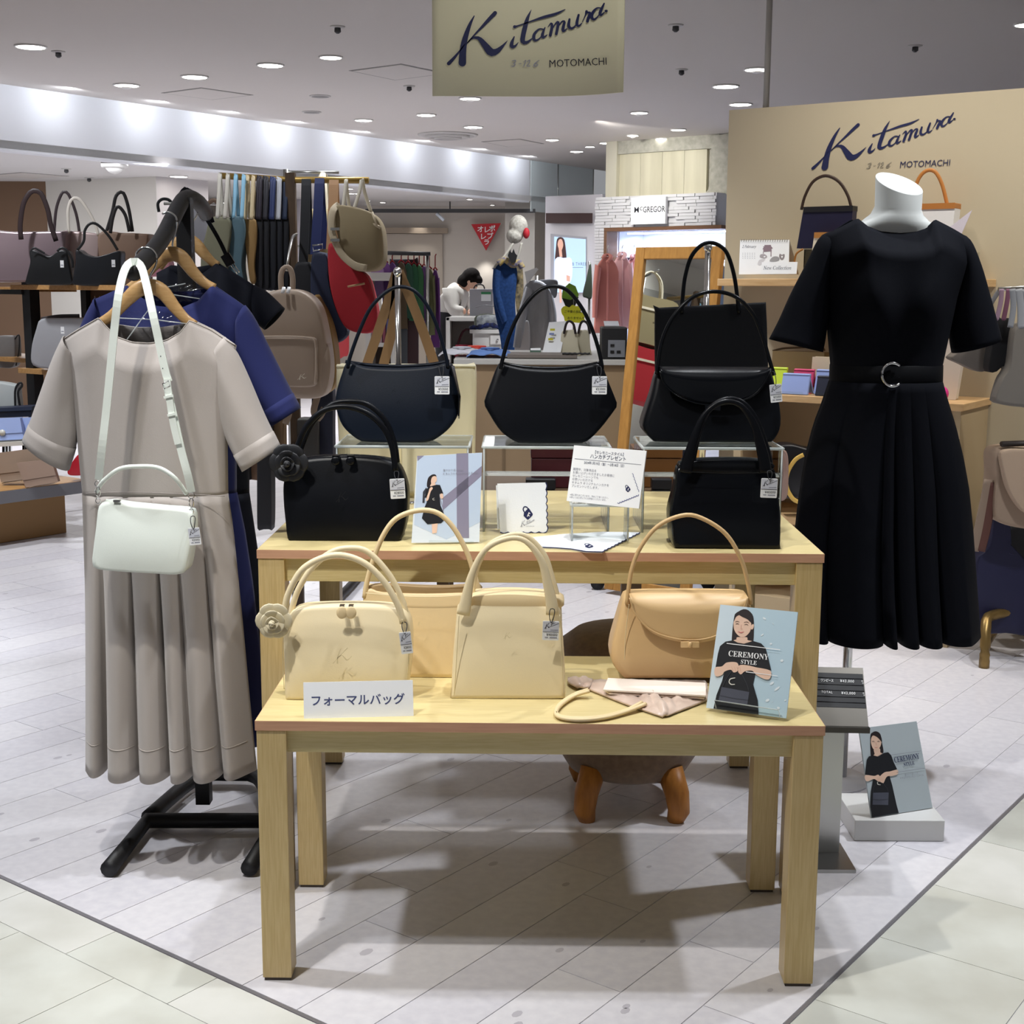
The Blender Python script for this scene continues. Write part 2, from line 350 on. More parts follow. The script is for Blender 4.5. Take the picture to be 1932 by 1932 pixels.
# ---- ceilings and soffit
CEIL = M('ceiling_paint', 'c8c2bd', .9); SOFF = M('soffit_paint', 'd8d8dc', .85); WALLW = M('wall_white', 'cfcac2', .85); WALLB = M('wall_brown', '6d5440', .7)
S0, S1 = Vector((-3.864, 10.54, 0)), Vector((.096, 16.28, 0)); SD = (S1-S0).normalized(); SN = Vector((SD.y, -SD.x, 0))
LZ = 2.31
e0, e1 = S0 - SD*14, S1 + SD*6
struct(MB().prism([(e0.x, e0.y, CZ), (e1.x, e1.y, CZ), (13, 22, CZ), (13, -5, CZ), (-12, -5, CZ)], (0, 0, .06)).build('ceiling', CEIL), 'smooth pale grey main ceiling')
struct(MB().prism([(e0.x, e0.y, LZ), (e1.x, e1.y, LZ), (3, 24, LZ), (-18, 24, LZ), (-18, e0.y, LZ)], (0, 0, .06)).build('ceiling_back', M('ceiling_low', 'cfccca', .9), base=(0, 0, LZ)), 'lower ceiling beyond the lit soffit')
f1 = S0 + SD*7.13
struct(MB().prism([e0 + Vector((0, 0, LZ-.02)), f1 + Vector((0, 0, LZ-.02)), f1 - SN*.1 + Vector((0, 0, LZ-.02)), e0 - SN*.1 + Vector((0, 0, LZ-.02))], (0, 0, CZ-LZ+.02)).build('wall_soffit', SOFF), 'white soffit band with light scallops')
for px in (-80, 95, 262, 396, 522, 648, 765, 872, 965):
    t = 0
    for k in range(60):                                             # where along the soffit this pixel column lies
        q = S0 + SD*t; X = ray(px, 230); t += ((X.x/X.y)*q.y - q.x)/(SD.x - (X.x/X.y)*SD.y)*.9
    q = S0 + SD*t + SN*.30
    spot('spot_wall_washer', (q.x, q.y, CZ-.012), (q.x - SN.x*.5, q.y - SN.y*.5, 2.2), 4.6, 178, .05, .03, (.86, .92, 1))
# frosted smoke barrier panes hanging on from the soffit
SMK = M('frosted_glass', 'e2eaea', .5, trans=.15, ior=1.1)
sg = thing('smoke_barrier', 'frosted glass smoke barrier hanging from ceiling beside the brick facade', 'barrier', (f1.x, f1.y, CZ-.5))
for t0, t1 in ((.04, .62), (.64, 1.45)):
    a, b = f1 + SD*t0, f1 + SD*t1
    pn = MB().prism([a + Vector((0, 0, LZ-.12)), b + Vector((0, 0, LZ-.12)), b + Vector((0, 0, CZ)), a + Vector((0, 0, CZ))], SN*-.012).build('pane', SMK, sg)
    MB().cyl(b + Vector((0, 0, LZ-.16)), b + Vector((0, 0, CZ)), .008, 6).build('post', STEEL, sg)
struct(MB().box((-4.25, 2.8, CZ/2), (.1, 6.4, CZ)).build('wall_left_side', WALLW), 'off white side wall far left of the camera'); struct(MB().box((-4.15, 2.8, 2.45), (.1, 6.4, .09)).build('trim_2', M('beam_grey', '77746e', .7)), 'grey beam along the left side wall')
# ---- far walls
def wallq(name, a, b, z0, z1, mat, th=.08, label=None):
    a, b = Vector(a), Vector(b); d = (b-a).normalized(); n = Vector((-d.y, d.x, 0))
    if n.y < 0: n = -n
    return struct(MB().prism([(a.x, a.y, z0), (b.x, b.y, z0), (b.x, b.y, z1), (a.x, a.y, z1)], n*th).build(name, mat), label)
wallq('wall_left', (-9, 13.9, 0), (-4.66, 13.8, 0), 0, LZ, WALLB, label='dark brown wall panel behind the left bags')
wallq('wall_left_white', (-4.66, 13.8, 0), (-3.38, 13.1, 0), 0, LZ, WALLW, label='off white wall behind the left bags')
wallq('wall_left_return', (-3.38, 13.1, 0), (-3.0, 13.6, 0), 0, LZ, M('wall_grey', 'bdb8b8', .85), label='grey white wall return')
WB = wallq('wall_back', (-4.6, 17.6, 0), (1.0, 17.5, 0), 0, LZ, M('wall_back_paint', 'c8c1b8', .85), label='beige back wall of the far shop')
MB().box((-3.0, 16.2, LZ/2), (.9, .12, LZ)).build('pier', WALLW, WB); MB().box((-2.42, 16.4, LZ/2), (.5, .12, LZ)).build('pier', M('wall_lilac', 'c4c0c8', .85), WB)
d1 = MB().box((-1.26, 17.5, .98), (.72, .06, 1.96)).build('door_1', M('door_beige', 'b0a598', .6)); struct(d1, 'flush beige door in the back wall')
MB().box((-1.26, 17.46, 2.0), (.86, .1, .07)).build('door_frame', M('door_frame_tan', '9c8d7c', .6), d1)
# shop front with a lit poster, right of the back wall
PW = W(1028, 500, 15.6); PE = W(1135, 500, 15.2)
wf = wallq('wall_shopfront', (PW.x, PW.y, 0), (PE.x, PE.y, 0), 0, LZ, M('shopfront_white', 'd3d0d4', .7), label='white shop front wall')
def seg3(px0, px1, y0, y1, off, mat, name, par):
    a, b = W(px0, y1, 15.55 - off), W(px1, y1, 15.25 - off); c, d = W(px1, y0, 15.25 - off), W(px0, y0, 15.55 - off)
    return MB().prism([a, b, c, d], (0, .05, 0)).build(name, mat, par)
seg3(1030, 1118, 402, 421, .08, M('fascia_brown', '3a2422', .6), 'fascia', wf)
cw = W(968, 500, 16.6); struct(MB().box((cw.x + .08, 16.8, LZ/2), (.36, .3, LZ)).build('wall_pier_far', WALLW), 'white pier at the end of the back wall')
# ---- brick and concrete facade on the right of the aisle
FA = Vector((.83, 14.2, 0)); CONC = M('concrete', 'b9b7ab', .85, bump=.25, scale=18, c2='a5a396'); BRK = M('brick_white', 'd2d2d4', .7, bump=.2, scale=60)
fc = struct(MB().prism([FA + VD*-.02 + UD*.3 + Vector((0, 0, 2.2)), FA + VD*1.42 + UD*.3 + Vector((0, 0, 2.2)), FA + VD*1.42 + UD*.3 + Vector((0, 0, CZ)), FA - VD*.02 + UD*.3 + Vector((0, 0, CZ))], UD*.2).build('wall_facade', CONC), 'weathered pale concrete facade above the brick band')
def fbox(name, t0, t1, z0, z1, d0, d1, mat, par): 
    o = FA + VD*t0 + UD*d0 + Vector((0, 0, z0)); return MB().obox(o, VD*(t1-t0), UD*(d1-d0), (0, 0, z1-z0)).build(name, mat, par)
PLW = M('plank_panel_cream', 'd8d3bb', .7, bump=.1, scale=9, stretch=(1, 1, .1), c2='c9c4ac')
fbox('side_post', .0, .13, 2.2, CZ, .2, .34, M('plaster_cream', 'd0ccba', .8), fc); fbox('head_beam', .13, 1.3, CZ-.13, CZ, .22, .34, CONC, fc)
for k in range(4): fbox('timber_panel', .13 + k*.255, .382 + k*.255, 2.2, CZ-.13, .26, .3, PLW, fc)
jag = [FA + UD*.2 + VD*(1.15) + Vector((0, 0, 2.2)), FA + UD*.2 + VD*1.42 + Vector((0, 0, 2.2)), FA + UD*.2 + VD*1.42 + Vector((0, 0, CZ))]
for k, dx in enumerate((.0, .06, .02, .07, .03, .06, .0)): jag.append(FA + UD*.2 + VD*(1.2 + dx*.6) + Vector((0, 0, CZ - .02 - k*.085)))
MB().prism(jag, UD*.1).build('broken_plaster_edge', CONC, fc)
struct(MB().prism([FA + VD*1.42 + UD*.2 + Vector((0, 0, 2.2)), FA + VD*1.42 + UD*2 + Vector((0, 0, 2.2)), FA + VD*1.42 + UD*2 + Vector((0, 0, CZ)), FA + VD*1.42 + UD*.2 + Vector((0, 0, CZ))], VD*.1).build('wall_facade_side', CONC), 'concrete side of the facade')
bb = struct(MB().obox(FA + UD*.03 + Vector((0, 0, 1.9)), VD*1.4, UD*.25, (0, 0, .31)).build('wall_brick_band', BRK), 'white split brick band over the shop opening')
bk = MB(); bk.mat(BRK)
for r in range(10):
    t = -.01 - random.random()*.1
    while t < 1.4:
        L = random.uniform(.1, .24); d = random.uniform(.0, .022); a, b = max(t, 0), min(t+L-.006, 1.4)
        if b > a and not (.46 < (a+b)/2 < .87): bk.obox(FA + VD*a + UD*(d-.0) + Vector((0, 0, 1.902 + r*.031)), VD*(b-a), UD*(.04-d), (0, 0, .028))
        t += L
for r in range(62):                                                  # pier left of the opening
    d = random.uniform(0, .02); h = random.choice((.0, .05)); bk.obox(FA + VD*.0 + UD*d + Vector((0, 0, .01 + r*.0305)), VD*(.055+h*.7), UD*(.06-d), (0, 0, .0275)); bk.obox(FA + VD*(.06+h*.7) + UD*(d*.5) + Vector((0, 0, .01 + r*.0305)), VD*(.06-h*.7), UD*(.06-d*.5), (0, 0, .0275))
o = bk.build('brick_courses', parent=bb); o['kind'] = 'stuff'
struct(MB().obox(FA + UD*.03 + VD*.001, VD*.12, UD*.25, (0, 0, 1.9)).build('wall_brick_pier', BRK), 'white split brick pier beside the shop opening')
BRN = M('frame_brown', '6e4a2e', .5)
of = struct(MB().obox(FA + VD*.12 + Vector((0, 0, 1.865)), VD*1.35, UD*.2, (0, 0, .035)).build('trim_1', BRN), 'brown timber head of the lit shop opening')
MB().obox(FA + VD*.12 + UD*.0, VD*.035, UD*.2, (0, 0, 1.87)).build('jamb', BRN, of)
struct(MB().obox(FA + VD*.12 + UD*.75, VD*2.2, UD*.05, (0, 0, 1.95)).build('wall_shop_interior', M('interior_white', 'd6dcea', .6)), 'white inner wall of the lit shop')
struct(MB().obox(FA + VD*.08 + UD*.28, VD*.05, UD*.5, (0, 0, 1.95)).build('wall_shop_interior_side', M('interior_side', 'cfd8ee', .6)), 'white inner side wall of the lit shop')
al = FA + VD*.85 + UD*.5; area('light_shop_strip', (al.x, al.y, 1.83), (al.x + UD.x*.3, al.y + UD.y*.3, 0), 17, 1.2, .12, (.72, .82, 1))
led = tag(MB().obox(FA + VD*.2 + UD*.32 + Vector((0, 0, 1.845)), VD*1.2, UD*.05, (0, 0, .015)).build('strip_light', M('led_strip', 'dfe9ff', .5, emit=6)), 'white strip light inside the top of the lit coat shop', 'light')
lo = FA + VD*.66 - UD*.35 + Vector((0, 0, 2.45)); spot('spot_brand_panel', lo, FA + VD*.66 + Vector((0, 0, 2.08)), 4, 50, .9, .03)
# ---- beige brand panel on the right, with its shelves
PA = math.radians(-34.3); PD = Vector((math.cos(PA), math.sin(PA), 0)); PN = Vector((math.sin(PA), -math.cos(PA), 0))
P0 = Vector((.873, 5.679, 0))
def PP(t, d, z): return P0 + PD*t + PN*d + Vector((0, 0, z))          # t along, d out of the panel, z up
PANEL = M('panel_beige', 'bfb49c', .8); SHW = M('shelf_wood', 'd8b586', .45, bump=.03, scale=12, stretch=(1, 1, 8), c2='cca676'); CABW = M('cabinet_beige', 'bba684', .6)
wr = struct(MB().obox(PP(0, 0, 0), PD*2.2, PN*-.05, (0, 0, 2.0)).build('wall_right', PANEL), 'beige brand panel wall behind the mannequin')
def logo_px(x, y):                                                    # logo drawing units -> photo pixels, three measured points
    a, b = x - 226, y - 590; D = 1414*28 + 554*912
    s1 = (a*28 - b*912)/D; s2 = (1414*b + 554*a)/D
    return 1534 + 265*s1 + 163*s2, 319 - 106*s1 - 2.4*s2
class PanelSign:
    def at(s, x, y, l=0): return PL(*logo_px(x, y), P0, PN) + PN*l
pl_sign = PanelSign()
sg = MB(); logo(sg, pl_sign, NAVY_INK, .002, grey=M('ink_silver', '8d887c', .6)); sg.build('brand_lettering', parent=wr)
po = PL(1447, 198, P0, PN); tag(MB().cyl((po.x, po.y + .02, 2.0), (po.x, po.y + .02, CZ), .0125, 10).build('support_pole', M('pole_grey', '9a9894', .5)), 'thin grey pole from panel top to ceiling', 'pole')
sh = thing('wall_shelf', 'wooden shelf on beige panel holding the calendar', 'shelf', PP(.7, .12, 1.28))
bevel(MB().obox(PP(.09, 0, 1.296), PD*1.01, PN*.25, (0, 0, .028)).build('board', SHW, sh), .002)
CD = .36
cb = thing('display_cabinet', 'open beige display cabinet behind the mannequin with wallets on top', 'cabinet', PP(.6, .18, 0))
bevel(MB().obox(PP(.22, 0, .862), PD*.89, PN*CD, (0, 0, .026)).build('top_board', SHW, cb), .002)
MB().obox(PP(1.07, 0, 0), PD*.03, PN*(CD-.01), (0, 0, .862)).build('side_panel', CABW, cb); MB().obox(PP(.23, 0, 0), PD*.03, PN*(CD-.01), (0, 0, .862)).build('side_panel', CABW, cb)
MB().obox(PP(.24, 0, .0), PD*.84, PN*.012, (0, 0, .86)).build('back_panel', CABW, cb)
bevel(MB().obox(PP(.26, 0.012, .39), PD*.81, PN*(CD-.03), (0, 0, .03)).build('lower_shelf', SHW, cb), .002)
MB().obox(PP(.26, 0.012, .0), PD*.81, PN*(CD-.06), (0, 0, .09)).build('plinth', CABW, cb)
# ================================================================== NEST OF DISPLAY TABLES, STOOL, RISERS
def wood(name, c, c2, st, rough=.42):
    return M(name, c, rough, bump=.02, scale=22, stretch=st, c2=c2, detail=8, coat=.15)
WTOP = wood('table_wood_top', 'd6c592', 'ccba84', (.8, 16, 16)); WLEG = wood('table_wood_leg', 'ceb682', 'c2a872', (14, 14, .7)); WEDGE = M('table_edge_band', 'cc9f80', .5, bump=.02, scale=20, stretch=(.6, 9, 9), c2='c29477')
WSIDE = wood('table_wood_leg_side', 'c9a071', 'bf9466', (14, 14, .7)); GLIDE = M('table_glide', '4a4038', .6)
TH = -.0125; TX = Vector((math.cos(TH), math.sin(TH), 0)); TY = Vector((-math.sin(TH), math.cos(TH), 0)); UZ = Vector((0, 0, 1))
def table(name, label, o, wd, dp, ht, ap):
    o = Vector(o); t = thing(name, label, 'table', o + TX*wd/2 + TY*dp/2)
    tp = MB(); tp.mat(WTOP).obox(o + UZ*(ht-.019), TX*wd, TY*dp, UZ*.019)
    tb = bevel(tp.build('tabletop', parent=t), .0012)
    eb = MB(); eb.mat(WEDGE)
    eb.obox(o + UZ*(ht-.0188) - TY*.0006, TX*wd, TY*.0012, UZ*.018); eb.obox(o + UZ*(ht-.0188) - TX*.0006, TX*.0012, TY*dp, UZ*.018); eb.obox(o + UZ*(ht-.0188) + TX*(wd-.0006), TX*.0012, TY*dp, UZ*.018)
    eb.build('edge_band', parent=tb)
    s = .054
    for a in (0, 1):
        for b in (0, 1):
            q = o + TX*(a*(wd-s)*.997 + .0015) + TY*(b*(dp-s-.003) + .0015)
            lg = bevel(MB().mat(WLEG).obox(q + UZ*.006, TX*s, TY*s, UZ*(ht-.0255)).build('leg', parent=t), .0015)
            MB().obox(q + TX*.003 + TY*.003, TX*(s-.006), TY*(s-.006), UZ*.007).build('glide', GLIDE, lg)
    for b in (0, 1):
        q = o + TX*s + TY*(.014 if b == 0 else dp-.036) + UZ*(ht-.019-ap); bevel(MB().obox(q, TX*(wd-2*s), TY*.022, UZ*ap).build('apron', WTOP, t), .001)
    for a in (0, 1):
        q = o + TX*(.014 if a == 0 else wd-.036) + TY*s + UZ*(ht-.019-ap); MB().obox(q, TX*.022, TY*(dp-2*s), UZ*ap).build('apron', WTOP, t)
    return t
LT = .507; UT = .75
table('display_table', 'low front wooden display table holding the cream formal bags', (-.463, 2.351, 0), 1.029, .455, LT, .045)
table('display_table', 'tall rear wooden display table holding the black formal bags', (-.523, 2.722, 0), 1.161, .85, UT, .05)
# animal-less round upholstered stool beneath the tall table
c = Vector((.295, 3.27, 0)); t = thing('pouf_stool', 'round brown upholstered stool with orange wooden legs under the tables', 'stool', c)
SUE = M('stool_suede', '7d654f', .9, bump=.25, scale=60, c2='6e5744', sheen=.3); OWD = M('stool_leg_wood', 'b57836', .45, bump=.03, scale=15, stretch=(6, 6, 1), c2='a3682c')
MB().lathe([(.02, .075), (.1, .078), (.15, .10), (.18, .15), (.188, .22), (.186, .30), (.176, .36), (.172, .372), (.178, .382), (.172, .415), (.14, .44), (.06, .452), (.01, .454)], c, 40).build('cushion', SUE, t)
MB().tube([c + Vector((.18*math.cos(k*.1571), .18*math.sin(k*.1571), .374)) for k in range(40)], .006, seg=8, closed=True).build('seam_piping', M('stool_piping', '5a4636', .8), t)
for k in range(4):
    a = math.radians(-112 + 90*k + (22 if k % 2 == 0 else 22)); d = Vector((math.cos(a), math.sin(a), 0))
    if k == 0: d = Vector((-.62, -.78, 0))
    if k == 1: d = Vector((.62, -.78, 0))
    if k == 2: d = Vector((.62, .78, 0))
    if k == 3: d = Vector((-.62, .78, 0))
    MB().tube([c + d*.15 + UZ*.125, c + d*.178 + UZ*.07, c + d*.185 + UZ*.03, c + d*.172 + UZ*.0], [.036, .032, .028, .02], [.03, .028, .026, .02], 14, up=(d.y, -d.x, 0)).build('leg', OWD, t)
# ---- clear acrylic risers on the tall table
def riser(name, label, x0, x1, y0, y1, z0, z1, th=.005, shelf=True):
    t = thing(name, label, 'display riser', ((x0+x1)/2, (y0+y1)/2, z0))
    tp = MB().box(((x0+x1)/2, (y0+y1)/2, z1-th/2), (x1-x0, y1-y0, th)).build('top_plate', ACRYL, t)
    for q in (y0, y1): MB().cyl((x0, q, z1-th/2), (x1, q, z1-th/2), .0034, 8).build('polished_edge', ACRYLE, tp)
    for q in (x0, x1): MB().cyl((q, y0, z1-th/2), (q, y1, z1-th/2), .0034, 8).build('polished_edge', ACRYLE, tp)
    for q in (x0, x1):
        sp = MB().box((q + (th/2 if q == x0 else -th/2), (y0+y1)/2, (z0+z1-th)/2), (th, y1-y0, z1-th-z0)).build('side_plate', ACRYL, t)
        for r in (y0, y1): MB().cyl((q + (th/2 if q == x0 else -th/2), r, z0), (q + (th/2 if q == x0 else -th/2), r, z1), .002, 6).build('polished_edge', ACRYLE, sp)
    if shelf:
        zz = z0 + (z1-z0)*.66; MB().box(((x0+x1)/2, y0+.035, zz), (x1-x0-2*th, .05, .004)).build('cross_shelf', ACRYLE, t)
    return t
RZ = .94
def rz_x(px): return W(px, 843, 2.94).x
riser('acrylic_riser', 'clear acrylic riser under the navy hobo bag', rz_x(633), rz_x(885), 2.94, 3.16, UT, RZ, shelf=False)
riser('acrylic_riser', 'clear acrylic riser under the hexagonal black hobo bag', rz_x(911), rz_x(1152), 2.94, 3.16, UT, RZ)
riser('acrylic_riser', 'clear acrylic riser under the black flap bag', rz_x(1213), rz_x(1478), 2.94, 3.16, UT, RZ)
# ================================================================== BAGS
LEATH = dict(bump=.05, scale=420, detail=2)
BLK = M('leather_black', '090b10', .36, spec=.2, **LEATH); BLKS = M('leather_black_smooth', '090b0f', .22, spec=.25, bump=.03, scale=300); NVY = M('leather_navy', '0b121d', .4, spec=.2, **LEATH)
CRM = M('leather_cream', 'e6d6b0', .4, **LEATH); CRM2 = M('leather_cream_warm', 'e4cda0', .42, **LEATH); TAN = M('leather_tan', 'd6b482', .4, **LEATH); IVORY = M('leather_white', 'e3eae2', .45, **LEATH)
CRMF = M('flower_cream', 'cfc4a6', .6, bump=.05, scale=200); LIN = M('lining_tan', 'a58c66', .8); BLKF = M('flower_black', '1c1d21', .5, bump=.05, scale=200)
TAGW = M('tag_white', 'eceef0', .5); TAGG = M('tag_grey', 'c9ccd6', .5); STRG = M('tag_string', '16161a', .7); EMB_D = M('emboss_cream', 'dfcfa6', .45); EMB_B = M('emboss_black', '15171c', .35)
def ol(pts, Y, n=72, dz=0):
    """outline given in photo pixels on the plane Y -> (x, z) pairs"""
    q = [W(p[0], p[1], Y) for p in pts]; return cr([(v.x, v.z + dz) for v in q], n, True)
RINGS = ((1, .5), (.997, .76), (.988, .92), (.97, 1), (.9, 1), (.8, 1), (.68, 1), (.54, 1), (.4, 1), (.26, 1), (.12, 1), (.04, 1))
def pillow(mb, out, Y0, T, bulge=.3, zmin=None, floor_z=None):
    """a stuffed body: closed outline (x,z), front plane Y0, thickness T (number or f(0..1 height)), centre bulge as a share of T"""
    zs = [p[1] for p in out]; z0, z1 = min(zs), max(zs); xs = [p[0] for p in out]
    cx = (min(xs)+max(xs))/2; cz = (z0+z1)/2; Tf = T if callable(T) else (lambda t: T); yc = Y0 + Tf(.1)/2; hx, hz = (max(xs)-min(xs))/2, (z1-z0)/2
    def ring(s, k, sg):
        r = []
        for x, z in out:
            px, pz = cx + (x-cx)*s, cz + (z-cz)*s
            u, v = (px-cx)/hx, (pz-cz)/hz
            kk = k + (bulge*(1-u**4)*(1-v*v) if k >= 1 else 0)
            pz = max(pz, floor_z) if floor_z is not None else pz
            r.append(Vector((px, yc + sg*kk*Tf((pz-z0)/(z1-z0))/2, pz)))
        return r
    rs = [ring(s, k, -1) for s, k in reversed(RINGS)] + [ring(s, k, 1) for s, k in RINGS]
    mb.loft(rs, cap=True); return yc
def strap(mb, pts, Y, rx, ry=None, n=36, flat=False, dY=0, up=(0, 1, 0), seg=10):
    """handle through photo pixels; a third value in a point shifts it in depth"""
    P = [W(p[0], p[1], Y + (p[2] if len(p) > 2 else 0) + dY) for p in pts]
    mb.tube(cr([tuple(v) for v in P], n), rx, ry, seg, up=up, flat=flat); return mb
def price_tag(par, px, py, Y, w=28, h=34, rot=0, price='¥33000', top=None, depth=0):
    """cardboard tag facing the viewer: print on it, string up to the bag"""
    c = W(px, py, Y); k = (W(px+1, py, Y) - c).length; ca, sa = math.cos(rot), math.sin(rot)
    ex = Vector((ca, 0, -sa))*k; ey = Vector((-sa, 0, -ca))*k
    pl = Plane(c - ex*w/2 - ey*h/2, ex*w/100, ey*h/120)
    pts = []
    for x, y, a0 in ((94, 6, -90), (94, 114, 0), (6, 114, 90), (6, 6, 180)):
        for q in range(4): an = math.radians(a0 + q*30); pts.append((x + 6*math.cos(an), y + 6*math.sin(an)))
    mb = MB(); mb.mat(TAGW).prism([pl.at(*p) for p in pts], (0, .0012, 0)); t = mb.build('price_tag', parent=par)
    pr = MB(); ppoly(pr, pl, [(3, 5), (97, 5), (97, 66), (3, 66)], .0003, TAGG)
    lp = Plane(pl.at(-2, 2), pl.ex*.062, pl.ey*.078)
    pstroke(pr, lp, [[(a, b, c2*1.1) for a, b, c2 in st] for st in LOGO[:7]], .0006, BLACK_INK, 10)
    pstroke(pr, lp, [[(1000, 330, 30), (1200, 270, 34), (1450, 180, 30), (1640, 120, 26)]], .0006, BLACK_INK, 8)
    ppoly(pr, pl, [(48, 54), (94, 52), (94, 56), (48, 58)], .0006, GREY_INK); ppoly(pr, pl, [(2, 66), (98, 66), (98, 69), (2, 69)], .0007, BLACK_INK)
    ptext(pr, pl, price, 92, 92, 22, .0006, BLACK_INK, 'RIGHT', bold=.6); ppoly(pr, pl, [(44, 100), (90, 100), (90, 106), (44, 106)], .0006, GREY_INK); ppoly(pr, pl, [(16, 100), (36, 100), (36, 105), (16, 105)], .0006, GREY_INK)
    pr.build('tag_print', parent=t)
    if top:
        a = pl.at(50, 10, .001); b = W(top[0], top[1], Y + depth); m = (a+b)/2 + Vector((0, -.003, 0)); q = Vector((.004, 0, 0))
        MB().tube(cr([tuple(a), tuple(m+q), tuple(b+q), tuple(b-q), tuple(m-q)], 16, True), .0009, seg=5, closed=True).build('tag_string', STRG, t)
    return t
def flower(par, px, py, Y, r, mat, name='flower_charm'):
    c = W(px, py, Y); mb = MB(); mb.mat(mat)
    for ring, (nn, rad, sz, lift) in enumerate(((6, .66, .46, 0), (5, .42, .36, -.010), (4, .2, .26, -.018))):
        for k in range(nn):
            a = 2*math.pi*k/nn + ring*.5; d = Vector((math.cos(a), 0, math.sin(a))); tn = Vector((-math.sin(a), 0, math.cos(a)))
            tl = (.15, .5, .9)[ring]; R = Matrix((tn, (d + Vector((0, -tl, 0))).normalized(), (Vector((0, -1, 0)) - d*tl).normalized())).transposed()
            mb.blob(c + d*rad*r + Vector((0, lift, 0)), (sz*r*1.3, sz*r*1.05, sz*r*.2), 12, 6, R)
    for k in range(3):                                              # curled heart of the flower
        mb.tube([c + Vector((.13*r*(1-k*.25)*math.cos(q*.5+k*2), -.024 - k*.003, .13*r*(1-k*.25)*math.sin(q*.5+k*2))) for q in range(10)], .09*r, seg=6)
    return mb.build(name, parent=par)
def emboss(par, px, py, Y, size, mat, name='emblem'):
    c = W(px, py, Y); k = (W(px+1, py, Y)-c).length; pl = Plane(c, Vector((k*size/550, 0, 0)), Vector((0, 0, -k*size/550)))
    mb = MB(); pstroke(mb, pl, [[(x-480, y-370, max(w2*.6, 16)) for x, y, w2 in st] for st in LOGO[:4]], .0005, mat, 14); return mb.build(name, parent=par)
def seam(mb, pts, Y, r=.0008, n=40): mb.tube([W(p[0], p[1], Y) for p in cr(pts, n)], r, seg=5, up=(0, 1, 0))

# ---- cream zip bag with flower (low table)
Y = 2.478; t = thing('zip_handbag', 'cream zip-top handbag with leather flower charm behind white sign', 'handbag', W(655, 1322, Y))
b = MB().mat(CRM); out = ol([(537, 1319), (545, 1323), (650, 1323), (755, 1322), (764, 1318), (771, 1280), (775, 1230), (774, 1190), (766, 1166), (748, 1154), (710, 1149), (650, 1148), (600, 1149), (565, 1152), (545, 1162), (534, 1182), (531, 1215), (534, 1265)], Y)
pillow(b, out, Y, lambda q: .105 - .062*q, .32, floor_z=LT+.001); body = b.build('body', parent=t)
z = MB().mat(CRM2); z.tube([W(p[0], p[1], Y + .035) for p in cr([(556, 1157), (580, 1149), (650, 1145), (720, 1147), (757, 1157)], 24)], .006, .004, 8, up=(0, 0, 1)); z.build('zip_band', parent=t)
for px in (645, 662):
    zp = MB(); P = W(px, 1156, Y - .004); zp.mat(CRM2).blob(P, (.0105, .003, .012), 12, 8); zp.mat(STEEL).box(P + Vector((0, .008, .012)), (.009, .012, .003)); zp.build('zip_pull', parent=t)
h = MB().mat(CRM); strap(h, [(533, 1180), (537, 1150), (545, 1118), (570, 1075), (610, 1052), (648, 1048), (690, 1064), (725, 1098), (750, 1140), (758, 1166), (760, 1176)], Y, .0062, n=48, dY=.008); h.build('handle', parent=t)
h = MB().mat(CRM); strap(h, [(548, 1165), (553, 1140), (565, 1108), (590, 1070), (625, 1042), (660, 1034), (695, 1042), (735, 1085), (760, 1135), (766, 1165)], Y, .0058, n=48, dY=.05); h.build('handle', parent=t)
flower(t, 517, 1171, Y - .012, .031, CRMF); emboss(t, 645, 1238, Y - .0185, 36, EMB_D)
for pp in ([(536, 1300), (534, 1240), (536, 1190), (548, 1166)], [(766, 1300), (771, 1240), (770, 1195), (758, 1168)]):
    s = MB().mat(EMB_D); seam(s, pp, Y - .002); s.build('seam', parent=body)
price_tag(t, 766, 1213, Y - .022, 22, 42, -.12, '¥28000', (763, 1175), .02)
# ---- cream shoulder bag behind
Y = 2.63; t = thing('shoulder_handbag', 'cream shoulder bag with tall thin handle behind zip bag and tote', 'handbag', W(800, 1278, Y))
b = MB().mat(CRM2); pillow(b, ol([(694, 1284), (705, 1287), (800, 1287), (900, 1287), (912, 1282), (918, 1230), (912, 1160), (906, 1122), (880, 1122), (800, 1124), (720, 1121), (690, 1114), (682, 1140), (676, 1180), (680, 1240)], Y), Y, lambda q: .07 - .035*q, .1, floor_z=LT+.001); body = b.build('body', parent=t)
s = MB().mat(LIN); pillow(s, ol([(692, 1113), (720, 1108), (800, 1112), (880, 1112), (906, 1108), (906, 1121), (880, 1123), (800, 1126), (720, 1122)], Y, 40), Y + .022, .022, .1); s.build('lining', parent=t)
s = MB().mat(CRM2); s.tube([W(p[0], p[1], Y + .048) for p in cr([(690, 1103), (760, 1108), (830, 1110), (905, 1104)], 20)], .003, .006, 8, up=(0, 1, 0)); s.build('rim', parent=body)
for dY in (.018, .03):
    h = MB().mat(CRM2); strap(h, [(688, 1128), (692, 1100), (703, 1060), (722, 1012), (748, 978), (790, 963), (826, 968), (855, 995), (880, 1040), (895, 1085), (903, 1112), (905, 1130)], Y, .0052, n=48, dY=dY); h.build('handle', parent=t)
emboss(t, 793, 1175, Y - .0135, 12, EMB_D); s = MB().mat(EMB_D); seam(s, [(690, 1119), (760, 1125), (830, 1126), (905, 1121)], Y - .0005); s.build('seam', parent=body)
